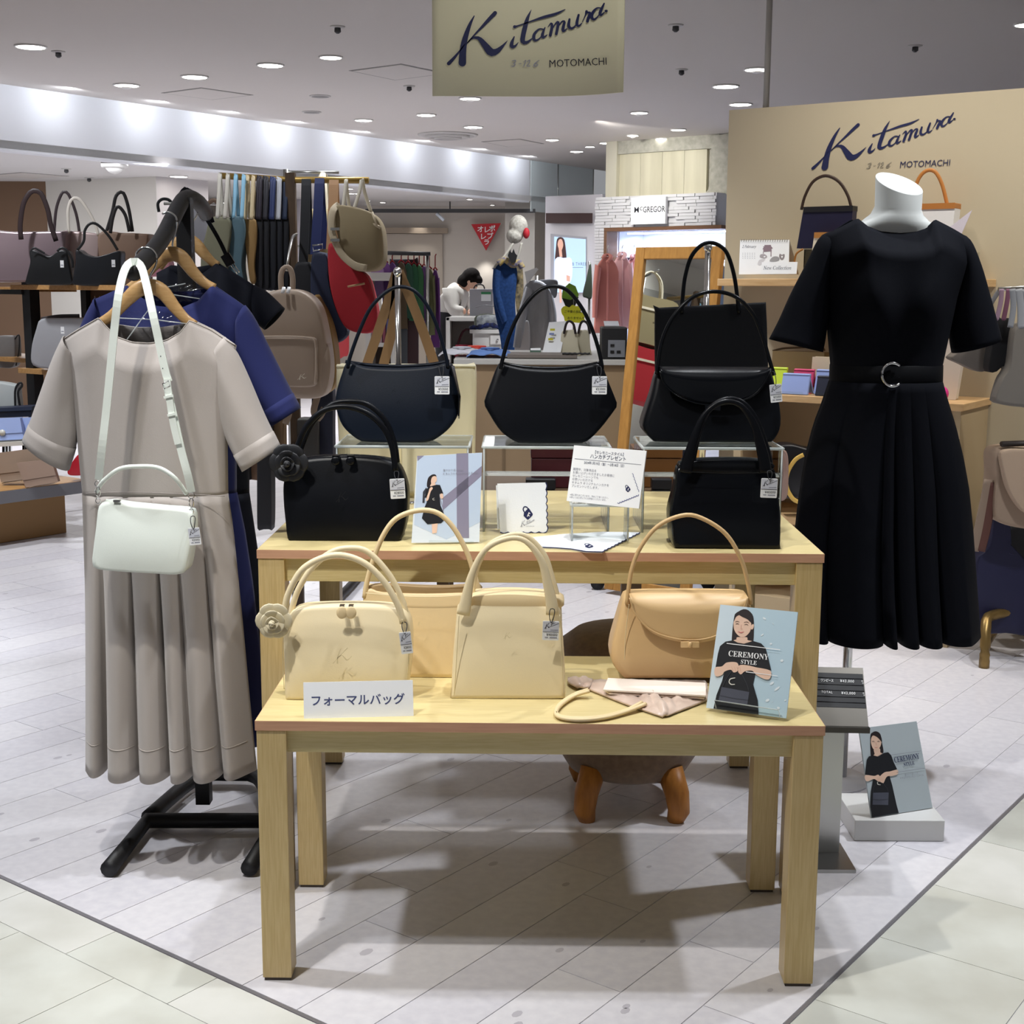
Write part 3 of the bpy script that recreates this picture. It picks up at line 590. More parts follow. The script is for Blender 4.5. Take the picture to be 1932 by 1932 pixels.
# ---- cream tote
Y = 2.492; t = thing('tote_handbag', 'cream structured tote with wide tapering handles on low table', 'handbag', W(960, 1318, Y))
b = MB().mat(CRM); pillow(b, ol([(851, 1313), (857, 1319), (960, 1319), (1060, 1319), (1067, 1313), (1066, 1250), (1062, 1190), (1059, 1152), (1040, 1150), (1020, 1146), (1002, 1137), (955, 1135), (906, 1138), (890, 1147), (870, 1150), (862, 1152), (858, 1190), (853, 1250)], Y), Y, lambda q: .105 - .07*q, .18, floor_z=LT+.001); body = b.build('body', parent=t)
s = MB().mat(CRM2); pillow(s, ol([(866, 1150), (868, 1140), (890, 1131), (960, 1127), (1030, 1131), (1062, 1137), (1066, 1150), (1040, 1160), (960, 1158), (890, 1158)], Y, 40), Y + .03, .06, .1); s.build('gusset', parent=t)
for dY, dx, dz in ((.012, 0, 0), (.062, 6, -7)):
    h = MB().mat(CRM); P = cr([tuple(W(a+dx, c+dz, Y+dY)) + (q,) for a, c, q in ((874, 1160, .0125), (878, 1140, .0115), (890, 1085, .007), (915, 1038, .0055), (955, 1017, .0052), (990, 1020, .0052), (1020, 1055, .0068), (1033, 1100, .009), (1041, 1140, .0115), (1042, 1160, .012))], 44)
    h.tube(P, [p[3] for p in P], [.0042]*44, 10, up=(0, 1, 0)); h.build('handle', parent=t)
for pp in ([(866, 1160), (862, 1230), (857, 1310)], [(1056, 1160), (1060, 1230), (1062, 1310)]):
    s = MB().mat(EMB_D); seam(s, pp, Y - .0015); s.build('seam', parent=body)
emboss(t, 957, 1200, Y - .0085, 16, EMB_D); price_tag(t, 1039, 1190, Y - .016, 31, 37, .03, '¥40000', (1042, 1150), .004)
# ---- tan flap bag with bow
Y = 2.60; t = thing('flap_handbag', 'tan shoulder bag with curved flap and small bow', 'handbag', W(1295, 1278, Y))
b = MB().mat(TAN); pillow(b, ol([(1172, 1276), (1182, 1280), (1295, 1280), (1410, 1280), (1420, 1275), (1432, 1250), (1436, 1220), (1430, 1180), (1415, 1132), (1400, 1127), (1295, 1125), (1195, 1127), (1180, 1132), (1165, 1180), (1154, 1225), (1155, 1252)], Y), Y, lambda q: .11 - .055*q, .28, floor_z=LT+.006); body = b.build('body', parent=t)
fo = cr([(1188, 1128), (1200, 1160), (1230, 1190), (1275, 1205), (1320, 1207), (1360, 1195), (1395, 1165), (1410, 1128)], 40)
def flap(par, fo, Y, top_y, mat, bow=None, depth=.05, lift=.012):
    """flap: a sheet following the front, rolled over the top"""
    rows = []; n = len(fo); tb = W(fo[0][0], top_y, Y).z
    for j in range(9):
        q = j/8; r = []
        for i, (x, y) in enumerate(fo):
            e = W(x, y, Y); sdm = 4*(i/(n-1))*(1-i/(n-1)); zz = tb + (e.z - tb)*q
            r.append(Vector((e.x, Y - lift*(.35 + .65*sdm**.5)*min(1, q*3 + .25) - .004*q + (1-min(1, q*4))*depth*.35, zz)))
        rows.append(r)
    rows.insert(0, [Vector((v.x, Y + depth, v.z - .001)) for v in rows[0]])
    return solid(MB().mat(mat).grid(rows).build('flap', parent=par), .004, 0)
fp = flap(t, fo, Y, 1124, TAN, lift=.016); s = MB().mat(TAN); s.tube([W(p[0], p[1], Y - .0215) for p in fo], .0016, seg=6, up=(0, 1, 0)); s.build('piping', parent=fp)
bw = MB().mat(TAN); c = W(1302, 1216, Y - .031)
for q in (-1, 1): bw.obox(c + Vector((q*.002, -.002, -.0055)), (q*.016, .002, -.001), (0, .005, 0), (0, .001, .011))
bw.blob(c + Vector((0, -.001, 0)), (.0042, .005, .0065), 10, 6); bw.build('bow', parent=t)
for dY in (.016, .03):
    h = MB().mat(TAN); strap(h, [(1183, 1140), (1186, 1110), (1193, 1070), (1210, 1030), (1242, 992), (1285, 973), (1320, 976), (1368, 1006), (1398, 1055), (1412, 1105), (1417, 1140)], Y, .0043, n=48, dY=dY); h.build('handle', parent=t)
for pp in ([(1187, 1140), (1180, 1200), (1178, 1262)], [(1407, 1140), (1412, 1200), (1412, 1262)]):
    s = MB().mat(EMB_D); seam(s, pp, Y - .001); s.build('seam', parent=body)
# ---- black zip bag with flower (tall table)
Y = 2.823; t = thing('zip_handbag', 'black zip-top handbag with black flower charm on tall table', 'handbag', W(650, 1022, Y))
b = MB().mat(BLK); pillow(b, ol([(541, 1017), (549, 1023), (650, 1024), (745, 1024), (757, 1018), (766, 985), (768, 940), (764, 912), (752, 884), (735, 872), (695, 866), (645, 864), (590, 866), (555, 873), (538, 888), (531, 915), (532, 950), (537, 990)], Y), Y, lambda q: .11 - .06*q, .3, floor_z=UT+.001); b.build('body', parent=t)
z = MB().mat(BLKS); z.tube([W(p[0], p[1], Y + .04) for p in cr([(552, 872), (590, 864), (650, 861), (710, 864), (748, 876)], 24)], .006, .004, 8); z.build('zip_band', parent=t)
for px in (633, 661):
    zp = MB(); P = W(px, 870, Y + .004); zp.mat(BLKS).blob(P, (.0095, .003, .009), 12, 8); zp.mat(BLKS).box(P + Vector((0, .01, .009)), (.014, .02, .006)); zp.build('zip_pull', parent=t)
h = MB().mat(BLK); strap(h, [(553, 872), (560, 845), (578, 805), (610, 775), (650, 767), (690, 778), (722, 805), (738, 838), (744, 870), (746, 888)], Y, .0062, n=44, dY=.008); h.build('handle', parent=t)
h = MB().mat(BLK); strap(h, [(562, 868), (570, 840), (590, 798), (625, 764), (660, 757), (695, 764), (728, 795), (745, 840), (749, 872)], Y, .0058, n=44, dY=.055); h.build('handle', parent=t)
flower(t, 545, 873, Y - .014, .037, BLKF); emboss(t, 645, 938, Y - .0175, 24, EMB_B); price_tag(t, 750, 922, Y - .022, 28, 38, -.06, '¥28000', (748, 890), .02)
# ---- navy hobo
Y = 3.0; t = thing('hobo_handbag', 'navy hobo bag with thin arched handle on acrylic riser', 'handbag', W(745, 836, Y))
b = MB().mat(NVY); pillow(b, ol([(672, 829), (690, 834), (750, 836), (805, 835), (830, 824), (852, 804), (864, 780), (865, 748), (858, 710), (848, 686), (815, 692), (750, 696), (685, 693), (652, 685), (642, 705), (631, 745), (632, 772), (645, 805)], Y), Y, lambda q: .10 - .07*q, .25, floor_z=RZ+.001); body = b.build('body', parent=t)
s = MB().mat(NVY); s.tube([W(p[0], p[1], Y + .055) for p in cr([(652, 682), (690, 688), (750, 691), (810, 688), (848, 681)], 24)], .004, .006, 8, up=(0, 1, 0)); s.build('rim', parent=body)
g = MB().mat(BLKS); g.poly([W(p[0], p[1], Y + dd) for p, dd in (((850, 690), .012), ((866, 748), .0), ((865, 785), .0), ((866, 790), .05), ((868, 748), .06), ((856, 690), .05))]); solid(g.build('side_gusset', parent=t), .003)
for dY, dx in ((.012, 0), (.03, 2)):
    h = MB().mat(NVY); strap(h, [(656, 694), (660, 675), (678, 625), (700, 580), (730, 550), (755, 541), (782, 549), (808, 580), (828, 625), (842, 675), (845, 694)], Y, .0042, n=48, dY=dY); h.build('handle', parent=t)
emboss(t, 743, 737, Y - .014, 9, EMB_B); price_tag(t, 834, 727, Y - .02, 28, 34, 0, '¥33000', (832, 690), .02)
# ---- hexagonal black hobo
t = thing('hobo_handbag', 'black hexagonal hobo bag with tall arched handle on acrylic riser', 'handbag', W(1040, 836, Y))
b = MB().mat(BLK); pillow(b, ol([(968, 832), (985, 837), (1040, 838), (1095, 837), (1114, 829), (1138, 805), (1164, 771), (1166, 765), (1164, 757), (1150, 722), (1138, 692), (1128, 688), (1090, 696), (1040, 699), (985, 696), (945, 688), (937, 694), (925, 725), (914, 755), (913, 764), (918, 775), (942, 812)], Y), Y, lambda q: .095 - .065*q, .22, floor_z=RZ+.001); body = b.build('body', parent=t)
s = MB().mat(BLKS); s.tube([W(p[0], p[1], Y + .05) for p in cr([(943, 684), (985, 692), (1040, 695), (1090, 692), (1133, 684)], 24)], .004, .006, 8, up=(0, 1, 0)); s.build('rim', parent=body)
for dY in (.012, .03):
    h = MB().mat(BLK); strap(h, [(944, 696), (949, 675), (962, 630), (985, 583), (1015, 550), (1043, 540), (1072, 549), (1102, 588), (1122, 635), (1133, 675), (1136, 696)], Y, .0044, n=48, dY=dY); h.build('handle', parent=t)
price_tag(t, 1131, 727, Y - .02, 28, 34, 0, '¥33000', (1130, 692), .02)
# ---- black flap bag
t = thing('flap_handbag', 'black shoulder bag with glossy curved flap on acrylic riser', 'handbag', W(1345, 834, Y))
b = MB().mat(BLK); pillow(b, ol([(1228, 828), (1240, 834), (1345, 835), (1450, 835), (1463, 829), (1475, 805), (1475, 770), (1468, 735), (1460, 704), (1445, 697), (1345, 695), (1255, 697), (1241, 704), (1230, 745), (1214, 795), (1214, 812)], Y), Y, lambda q: .11 - .06*q, .25, floor_z=RZ+.001); body = b.build('body', parent=t)
fo = cr([(1245, 700), (1254, 725), (1280, 748), (1315, 761), (1350, 764), (1390, 759), (1428, 740), (1455, 700)], 40)
fp = flap(t, fo, Y, 694, BLKS, lift=.014); s = MB().mat(BLKS); s.tube([W(p[0], p[1], Y - .0195) for p in fo], .0016, seg=6, up=(0, 1, 0)); s.build('piping', parent=fp)
bw = MB().mat(BLKS); c = W(1345, 769, Y - .029)
for q in (-1, 1): bw.obox(c + Vector((q*.002, -.002, -.0055)), (q*.015, .002, -.001), (0, .005, 0), (0, .001, .011))
bw.blob(c, (.004, .005, .006), 10, 6); bw.build('bow', parent=t)
for dY in (.014, .028):
    h = MB().mat(BLKS); strap(h, [(1239, 706), (1242, 680), (1250, 640), (1270, 598), (1305, 562), (1345, 550), (1388, 560), (1420, 592), (1440, 640), (1455, 690), (1461, 708)], Y, .0044, n=48, dY=dY); h.build('handle', parent=t)
price_tag(t, 1464, 742, Y - .02, 22, 34, -.12, '¥33000', (1457, 702), .02)
# ---- black tote, right end of the tall table
Y = 2.757; t = thing('tote_handbag', 'black structured tote with wide tapering handles on tall table', 'handbag', W(1370, 1035, Y))
b = MB().mat(BLKS); pillow(b, ol([(1270, 1029), (1277, 1034), (1370, 1035), (1465, 1036), (1473, 1030), (1476, 970), (1472, 930), (1468, 889), (1450, 887), (1425, 884), (1405, 878), (1365, 875), (1322, 877), (1305, 882), (1285, 886), (1281, 889), (1275, 930), (1266, 970), (1268, 1000)], Y), Y, lambda q: .12 - .085*q, .22, floor_z=UT+.001); body = b.build('body', parent=t)
s = MB().mat(BLKS); pillow(s, ol([(1284, 886), (1290, 878), (1320, 873), (1370, 871), (1430, 872), (1462, 877), (1468, 888), (1440, 896), (1370, 896), (1310, 896)], Y, 40), Y + .03, .055, .1); s.build('gusset', parent=t)
for dY, dx, dz in ((.012, 0, 0), (.06, 4, -5)):
    h = MB().mat(BLK); P = cr([tuple(W(a+dx, c+dz, Y+dY)) + (q,) for a, c, q in ((1293, 892, .014), (1298, 870, .0125), (1312, 822, .009), (1332, 780, .0062), (1362, 759, .0055), (1395, 763, .0055), (1420, 795, .0075), (1435, 840, .0105), (1442, 872, .0125), (1444, 892, .013))], 44)
    h.tube(P, [p[3] for p in P], [.0042]*44, 10, up=(0, 1, 0)); h.build('handle', parent=t)
s = MB().mat(BLKS); seam(s, [(1286, 890), (1370, 893), (1466, 892)], Y - .001); s.build('seam', parent=body)
price_tag(t, 1451, 921, Y - .02, 31, 37, .03, '¥40000', (1452, 889), .004)
# ---- bags hung on chrome counter stands at the back of the tall table
def bag_stand(label, px, ytop, Yd, z0):
    a = W(px, ytop, Yd); t = thing('bag_stand', label, 'stand', (a.x, Yd, z0))
    MB().lathe([(.06, 0), (.06, .006), (.012, .01), (.008, .012)], (a.x, Yd, z0), 24).build('base', CHROME, t)
    MB().cyl((a.x, Yd, z0+.008), (a.x, Yd, a.z-.01), .0075, 12).build('stem', CHROME, t); MB().cyl((a.x, Yd, z0+.2), (a.x, Yd, z0+.33), .0095, 12).build('sleeve', CHROME, t)
    MB().blob((a.x, Yd, a.z-.006), (.011, .011, .012)).build('finial', CHROME, t); MB().tube([(a.x, Yd-.03, a.z-.012), (a.x, Yd, a.z-.02), (a.x, Yd+.03, a.z-.012)], .004, seg=8).build('hook', CHROME, t); return t
bag_stand('chrome bag stand rising behind the navy hobo bag', 750, 508, 3.36, UT); bag_stand('chrome bag stand rising behind the black flap bag', 1336, 462, 3.44, UT)
Y = 3.435; t = thing('tote_bag', 'large cream tote with wide brown straps hung on chrome stand', 'handbag', W(765, 950, Y))
b = MB().mat(M('leather_bone', 'd9d0b0', .5, **LEATH)); pillow(b, ol([(645, 944), (655, 949), (765, 951), (885, 949), (893, 944), (896, 820), (897, 694), (880, 690), (765, 692), (650, 690), (634, 694), (637, 820)], Y), Y, .09, .06, floor_z=UT+.001); body = b.build('body', parent=t)
s = MB().mat(M('leather_bone_rim', 'e2dabd', .5)); s.tube([W(p[0], p[1], Y + p[2]) for p in ((636, 691, 0), (765, 690, -.002), (896, 691, 0), (896, 690, .09), (765, 689, .1), (636, 690, .09))], .004, seg=8, closed=True); s.build('rim', parent=body)
STP = M('strap_brown', '8a6a45', .6, bump=.05, scale=60); STPD = M('strap_dark', '3a2c24', .6)
for pts, m in (([(690, 694), (712, 630), (735, 560), (748, 515)], STP), ([(722, 694), (738, 630), (747, 565), (750, 515)], STP), ([(752, 512), (775, 565), (800, 630), (822, 694)], STP)):
    h = MB().mat(m); strap(h, [(p[0], p[1]) for p in pts], Y - .04, .012, .0018, 20, True, up=(0, 1, 0)); h.build('strap', parent=t)
Y = 3.33; t = thing('tote_bag', 'flat black tote with tall handles hung on chrome stand', 'handbag', W(1343, 815, Y))
b = MB().mat(M('fabric_black', '0a0b0f', .8, spec=.2, bump=.1, scale=200)); pillow(b, ol([(1238, 812), (1246, 816), (1343, 816), (1445, 815), (1451, 811), (1450, 690), (1446, 576), (1440, 571), (1340, 576), (1243, 581), (1237, 585), (1237, 700)], Y), Y, .03, .2); b.build('body', parent=t)
for dY in (.004, .026):
    h = MB().mat(BLK); strap(h, [(1286, 590), (1288, 560), (1293, 520), (1305, 483), (1326, 461), (1348, 459), (1370, 475), (1384, 515), (1391, 560), (1394, 590)], Y, .005, n=44, dY=dY - .004); h.build('handle', parent=t)
# ---- flat things on the low table
Y = 2.55; SAT = M('dust_bag_satin', 'd6bfae', .35, bump=.25, scale=25, c2='c3a998', sheen=.4); FLAPW = M('pouch_blush', 'efe2d6', .5)
def zpts(pts, z): return [Zp(p[0], p[1], z) for p in pts]
t = thing('foldable_bag', 'folded blush satin bag with cream loop handle on low table', 'handbag', Zp(1220, 1310, LT))
def crumple(pts, z, nx, ny, amp, seed):
    """a quilted sheet between a left and a right edge, with soft wrinkles"""
    rnd = random.Random(seed); (l, r) = pts; L = cr(l, ny); R = cr(r, ny); rows = []; ph = [rnd.uniform(0, 6) for _ in range(6)]
    for j in range(ny):
        row = []
        for i in range(nx):
            q = i/(nx-1); x, y = L[j][0] + (R[j][0]-L[j][0])*q, L[j][1] + (R[j][1]-L[j][1])*q
            e = min(1, 4*q*(1-q) + .0)*min(1, 6*(j/(ny-1))*(1-j/(ny-1)) + .25)
            row.append(Zp(x, y, z) + Vector((0, 0, amp*e*(.6 + .4*math.sin(x*.11 + y*.05 + ph[0])*math.sin(y*.17 + ph[1]) + .25*math.sin(x*.31 - y*.2 + ph[2])))))
        rows.append(row)
    return rows
b = MB().mat(SAT).grid(crumple(([(1075, 1287), (1078, 1292), (1110, 1302), (1180, 1330), (1250, 1354)], [(1330, 1286), (1334, 1294), (1334, 1310), (1334, 1322), (1258, 1352)]), LT+.002, 36, 14, .012, 3)); solid(b.build('cloth', parent=t), .004, 1)
b = MB().mat(SAT).grid(crumple(([(1072, 1281), (1074, 1290), (1090, 1299)], [(1118, 1284), (1116, 1291), (1110, 1300)]), LT+.005, 14, 8, .012, 5)); solid(b.build('gathered_corner', parent=t), .004, 1)
p = MB().mat(FLAPW); Q = [Zp(1147, 1279, LT+.021), Zp(1331, 1288, LT+.021), Zp(1332, 1312, LT+.019), Zp(1138, 1301, LT+.019)]; p.prism(Q, (0, 0, -.003)); bevel(p.build('pouch_flap', parent=t), .001)
p = MB().mat(FLAPW); Q = [Zp(1140, 1302, LT+.014), Zp(1330, 1311, LT+.014), Zp(1329, 1317, LT+.012), Zp(1150, 1308, LT+.012)]; p.prism(Q, (0, 0, -.002)); p.build('pouch_flap', parent=t)
for o_ in (0, 7):
    h = MB().mat(CRM2); h.tube(cr([tuple(Zp(a, c-o_*.4, LT+zz)) for a, c, zz in ((1112-o_*.3, 1304, .016), (1085, 1312, .008), (1060, 1328, .006), (1049, 1343, .006), (1058, 1354, .006), (1095, 1358, .006), (1140, 1354, .006), (1180, 1343, .007), (1218-o_, 1328, .012))], 44), .0046 if o_ == 0 else .004, .0035, 10); h.build('handle', parent=t)
# ================================================================== PRINTED THINGS
class Crop:
    """sheet plane addressed in the pixels of a magnified crop of the photograph"""
    def __init__(s, x0, y0, k, o, n): s.x0, s.y0, s.k, s.o, s.n = x0, y0, k, Vector(o), Vector(n).normalized(); s.n = s.n if s.n.dot(CAM - s.o) > 0 else -s.n
    def at(s, x, y, lift=0): return PL(s.x0 + x/s.k, s.y0 + y/s.k, s.o, s.n) + s.n*lift
def ctext(mb, pl, txt, x, y, size, lift, mat, align='LEFT', rot=0, sx=1, bold=0, shear=0, sp=1):
    c = bpy.data.curves.new('lettering', 'FONT'); c.body = txt; c.size = size; c.align_x = align; c.resolution_u = 2; c.offset = bold*size*.01 if any(ord(q) > 0x3000 for q in txt) else 0; c.shear = shear; c.space_character = sp
    o = bpy.data.objects.new('lettering', c); me = bpy.data.meshes.new_from_object(o); cs, sn = math.cos(rot), math.sin(rot)
    mb.mat(mat).add([pl.at(x + v.co.x*sx*cs + v.co.y*sn, y + v.co.x*sx*sn - v.co.y*cs, lift) for v in me.vertices], [tuple(p.vertices) for p in me.polygons])
    bpy.data.objects.remove(o); bpy.data.curves.remove(c); bpy.data.meshes.remove(me)
def lean_plane(a, b, deg):
    a, b = Vector(a), Vector(b); e = (b-a).normalized(); h = Vector((-e.y, e.x, 0)).normalized()
    if h.y < 0: h = -h
    up = h*math.sin(math.radians(deg)) + UZ*math.cos(math.radians(deg)); return e.cross(up).normalized(), up
def sheet(name, crop, corners, mat, parent, th=.0012, back=None):
    P = [crop.at(*c) for c in corners]; mb = MB(); mb.mat(mat).prism(P, -crop.n*th); return mb.build(name, parent=parent)
SKIN = M('print_skin', 'e8c5ae', .5); SKIN2 = M('print_skin_shade', 'd6a892', .5); HAIRP = M('print_hair', '241c1e', .5); DRSP = M('print_dress', '16181e', .5); SKYP = M('print_sky', 'bcd5e2', .35); SKYP2 = M('print_pale', 'd3e3ec', .35); BAGP = M('print_bag', '4c4f5c', .5); BAGP2 = M('print_bag_dark', '34363f', .5); LIPS = M('print_lips', 'c9736f', .5); SILV = M('print_silver', 'd5d2c8', .5)
SERIF = {c: chr(0x1D400 + ord(c) - 65) for c in 'ABCDEFGHIJKLMNOPQRSTUVWXYZ'}
def serif(s): return ''.join(SERIF.get(c, c) for c in s)
L0 = .0004
# ---- white shop card on the low table
t = thing('shop_sign', 'white card reading formal bag in Japanese on low table front', 'sign', Zp(676, 1354, LT))
a, b = Zp(572, 1356, LT), Zp(780, 1351, LT); n, up = lean_plane(a, b, 14); c = Crop(480, 960, 4.6, a, n)
o = sheet('card', c, [(424, 1507), (1374, 1486), (1382, 1798), (430, 1822)], WHITE, t, .003); bevel(o, .001)
pr = MB(); ctext(pr, c, 'フォーマルバッグ', 484, 1703, 101, L0, M('ink_slate_blue', '3f4874', .6), rot=-.022, sx=1.02, bold=1.3); pr.build('lettering', parent=o)
MB().obox(a*.8 + b*.2 + Vector((0, .006, 0)), (b-a)*.5, (0, .022, 0), (0, .012, .045)).build('easel_back', WHITE, t)
# ---- catalogue on a clear easel
t = thing('catalogue_stand', 'clear easel holding a pale blue ceremony style catalogue on low table', 'catalogue', Zp(1410, 1345, LT))
a, b = Zp(1333, 1338, LT+.004), Zp(1483, 1358, LT+.004); n, up = lean_plane(a, b, 22); c = Crop(1320, 1130, 7.73, a, n)
o = sheet('catalogue', c, [(302, 82), (1432, 192), (1262, 1742), (96, 1588)], SKYP, t, .004)
pr = MB(); P = lambda pts, m, l, s=0: ppoly(pr, c, pts, l*.0003, m, s)
P([(302, 82), (700, 120), (560, 1650), (96, 1588)], SKYP2, 1)
P([(470, 640), (505, 260), (560, 190), (655, 148), (740, 190), (790, 300), (780, 640), (700, 700), (540, 690)], HAIRP, 2, 40)                       # hair
P([(548, 560), (690, 560), (700, 600), (770, 622), (640, 660), (495, 612), (540, 590)], SKIN, 3, 36)                                                   # neck
P([(498, 400), (505, 310), (560, 245), (640, 240), (740, 320), (755, 400), (735, 480), (680, 540), (620, 560), (560, 530), (515, 470)], SKIN, 4, 40)     # face
P([(500, 330), (520, 240), (600, 190), (700, 210), (765, 300), (755, 350), (700, 300), (620, 262), (570, 235), (530, 270)], HAIRP, 5, 36); P([(752, 400), (775, 370), (795, 380), (785, 430), (758, 450)], SKIN, 5, 16)
for q in ([(530, 370, 6), (552, 362, 9), (578, 372, 5)], [(655, 380, 5), (685, 372, 9), (712, 386, 6)]): pstroke(pr, c, [q], .0018, HAIRP)
for q in ([(522, 338, 6), (550, 328, 8), (582, 338, 5)], [(650, 345, 5), (690, 336, 8), (722, 352, 5)]): pstroke(pr, c, [q], .0018, M('print_brow', '5a443c', .5))
pstroke(pr, c, [[(612, 375, 5), (606, 430, 9), (630, 440, 7)]], .0018, SKIN2); pstroke(pr, c, [[(560, 478, 5), (605, 492, 13), (650, 480, 5)]], .0018, LIPS)
P([(235, 1000), (270, 800), (300, 690), (380, 625), (490, 605), (560, 640), (650, 655), (780, 615), (900, 650), (965, 720), (1005, 870), (1045, 1040), (960, 1045), (820, 1060), (780, 1240), (850, 1480), (862, 1690), (205, 1600), (250, 1400), (330, 1200), (360, 1080), (350, 1000)], DRSP, 6)
P([(235, 1000), (330, 985), (400, 930), (530, 925), (570, 965), (560, 1050), (500, 1075), (460, 1035), (370, 1060), (330, 1110), (250, 1135), (218, 1080)], SKIN, 8, 44)
P([(560, 1000), (600, 965), (700, 970), (830, 1000), (1035, 1050), (1030, 1160), (960, 1175), (830, 1110), (770, 1050), (660, 1060), (610, 1105), (575, 1080)], SKIN, 8, 44)
for k in range(4): pstroke(pr, c, [[(465 + k*42, 985 + k*4, 3), (485 + k*40, 1030 + k*8, 5), (490 + k*40, 1062 + k*10, 3)]], .0028, SKIN2)
P([(325, 1285), (728, 1360), (700, 1540), (275, 1500)], BAGP, 8); pstroke(pr, c, [[(300, 1412, 6), (500, 1452, 8), (708, 1478, 6)]], .0027, BAGP2)
pstroke(pr, c, [[(470, 1060, 8), (400, 1160, 8), (335, 1290, 8)], [(620, 1100, 8), (690, 1240, 8), (722, 1350, 8)]], .0028, BAGP2); pstroke(pr, c, [[(520, 1155, 12), (455, 1170, 16), (435, 1215, 14), (465, 1248, 16), (515, 1248, 12)]], .0029, SILV)
ctext(pr, c, serif('CEREMONY'), 420, 835, 118, .0032, WHITE_INK, rot=.098, sx=.86); ctext(pr, c, serif('STYLE'), 600, 945, 88, .0032, WHITE_INK, rot=.1, sx=.86)
for q in ([(400, 645), (1180, 740), (1180, 750), (400, 657)], [(680, 1060), (1140, 1122), (1140, 1130), (680, 1072)]): P(q, WHITE_INK, 10)
for x, y, r in ((945, 285, 26), (1070, 362, 20), (915, 525, 24), (1040, 655, 20), (1200, 900, 26), (1055, 1230, 34), (1130, 1310, 44), (990, 1480, 32), (1060, 1500, 18), (1150, 1590, 24), (1250, 1480, 16)): P([(x + r*math.cos(k*1.05), y + r*.8*math.sin(k*1.05 + x)) for k in range(6)], M('print_petal', 'e6f0f5', .4), 2)
pr.build('cover_print', parent=o)
lipq = [(240, 1490), (1170, 1630), (1190, 1735), (262, 1605)]; P4 = [c.at(*q) + c.n*.012 for q in lipq]; e = MB(); e.prism(P4, -c.n*.003); e.build('front_lip', ACRYL, t)
e = MB(); e.tube([P4[3], P4[0], P4[1], P4[2]], .0012, seg=6); e.build('polished_edge', ACRYLE, t)
e = MB(); bl, br = c.at(300, 1600), c.at(1150, 1725); e.prism([bl - c.n*.006, br - c.n*.006, br - c.n*.006 + up*.13, bl - c.n*.006 + up*.13], -c.n*.003); e.build('back_plate', ACRYL, t)
e = MB(); e.prism([bl - c.n*.009 + up*.12, br - c.n*.009 + up*.12, Vector((br.x, br.y + .11, LT+.002)), Vector((bl.x, bl.y + .11, LT+.002))], (0, .003, 0)); e.build('rear_prop', ACRYL, t)
# ---- leaflet on the tall table
t = thing('leaflet_stand', 'glossy white leaflet with woman and grey cross shadow on tall table', 'leaflet', Zp(842, 1023, UT))
a, b = Zp(776, 1025, UT+.003), Zp(904, 1023, UT+.003); n, up = lean_plane(a, b, 14); c = Crop(770, 840, 9.66, a, n)
LEAFW = M('leaflet_paper', 'dfe8f2', .12, coat=.6); LEAFB = M('leaflet_blue', 'c3d3e8', .12, coat=.6); MAUVE = M('leaflet_mauve', '8f8ba0', .15, coat=.6)
o = sheet('leaflet', c, [(165, 195), (1350, 135), (1298, 1765), (60, 1780)], LEAFW, t, .0015); pr = MB(); P = lambda pts, m, l, s=0: ppoly(pr, c, pts, l*.0002, m, s)
P([(175, 200), (1345, 140), (1310, 1400), (700, 1720), (110, 1450)], LEAFB, 1); P([(165, 195), (290, 190), (170, 290)], MAUVE, 2)
P([(878, 152), (1095, 145), (1110, 1690), (890, 1690)], MAUVE, 2); P([(630, 960), (1345, 375), (1335, 560), (630, 1190)], MAUVE, 2)
P([(345, 760), (360, 610), (420, 545), (480, 530), (515, 560), (500, 640), (430, 760)], HAIRP, 3, 28); P([(415, 650), (440, 580), (500, 565), (524, 610), (515, 660), (490, 690), (500, 730), (400, 750), (420, 700)], SKIN, 4, 30)
P([(300, 960), (330, 800), (390, 755), (520, 720), (580, 725), (640, 880), (570, 890), (590, 1100), (690, 1330), (600, 1420), (350, 1440), (250, 1330), (300, 1130), (350, 1010), (320, 950)], DRSP, 5)
P([(260, 1050), (270, 850), (330, 770), (340, 800), (305, 900), (300, 1050)], BAGP2, 4); P([(320, 1005), (370, 860), (390, 790), (430, 760), (450, 790), (410, 850), (370, 990), (340, 1015)], SKIN, 6, 24); P([(585, 890), (630, 885), (640, 960), (600, 975), (580, 930)], SKIN, 6, 16)
P([(430, 1440), (540, 1420), (520, 1600), (440, 1610)], SKIN, 4); pstroke(pr, c, [[(480, 965, 6), (450, 975, 8), (458, 1000, 8), (485, 998, 6)]], .0014, SILV)
pstroke(pr, c, [[(580, 960, 10), (640, 1180, 12), (600, 1200, 10)]], .0008, MAUVE)
ctext(pr, c, '華やかで凛とした', 635, 475, 46, .0014, GREY_INK, rot=-.03, sx=1); ctext(pr, c, 'キタムラのセレモニースタイル', 628, 540, 46, .0014, GREY_INK, rot=-.03)
pr.build('leaflet_print', parent=o)
e = MB(); q = [c.at(375, 1735) + c.n*.008, c.at(1190, 1750) + c.n*.008, c.at(1190, 1790) + c.n*.008, c.at(375, 1778) + c.n*.008]; e.prism(q, -c.n*.002); e.build('front_lip', ACRYL, t)
bl, br = c.at(300, 1770), c.at(1150, 1765); e = MB(); e.prism([bl - c.n*.004, br - c.n*.004, br - c.n*.004 + up*.1, bl - c.n*.004 + up*.1], -c.n*.003); e.build('back_plate', ACRYL, t)
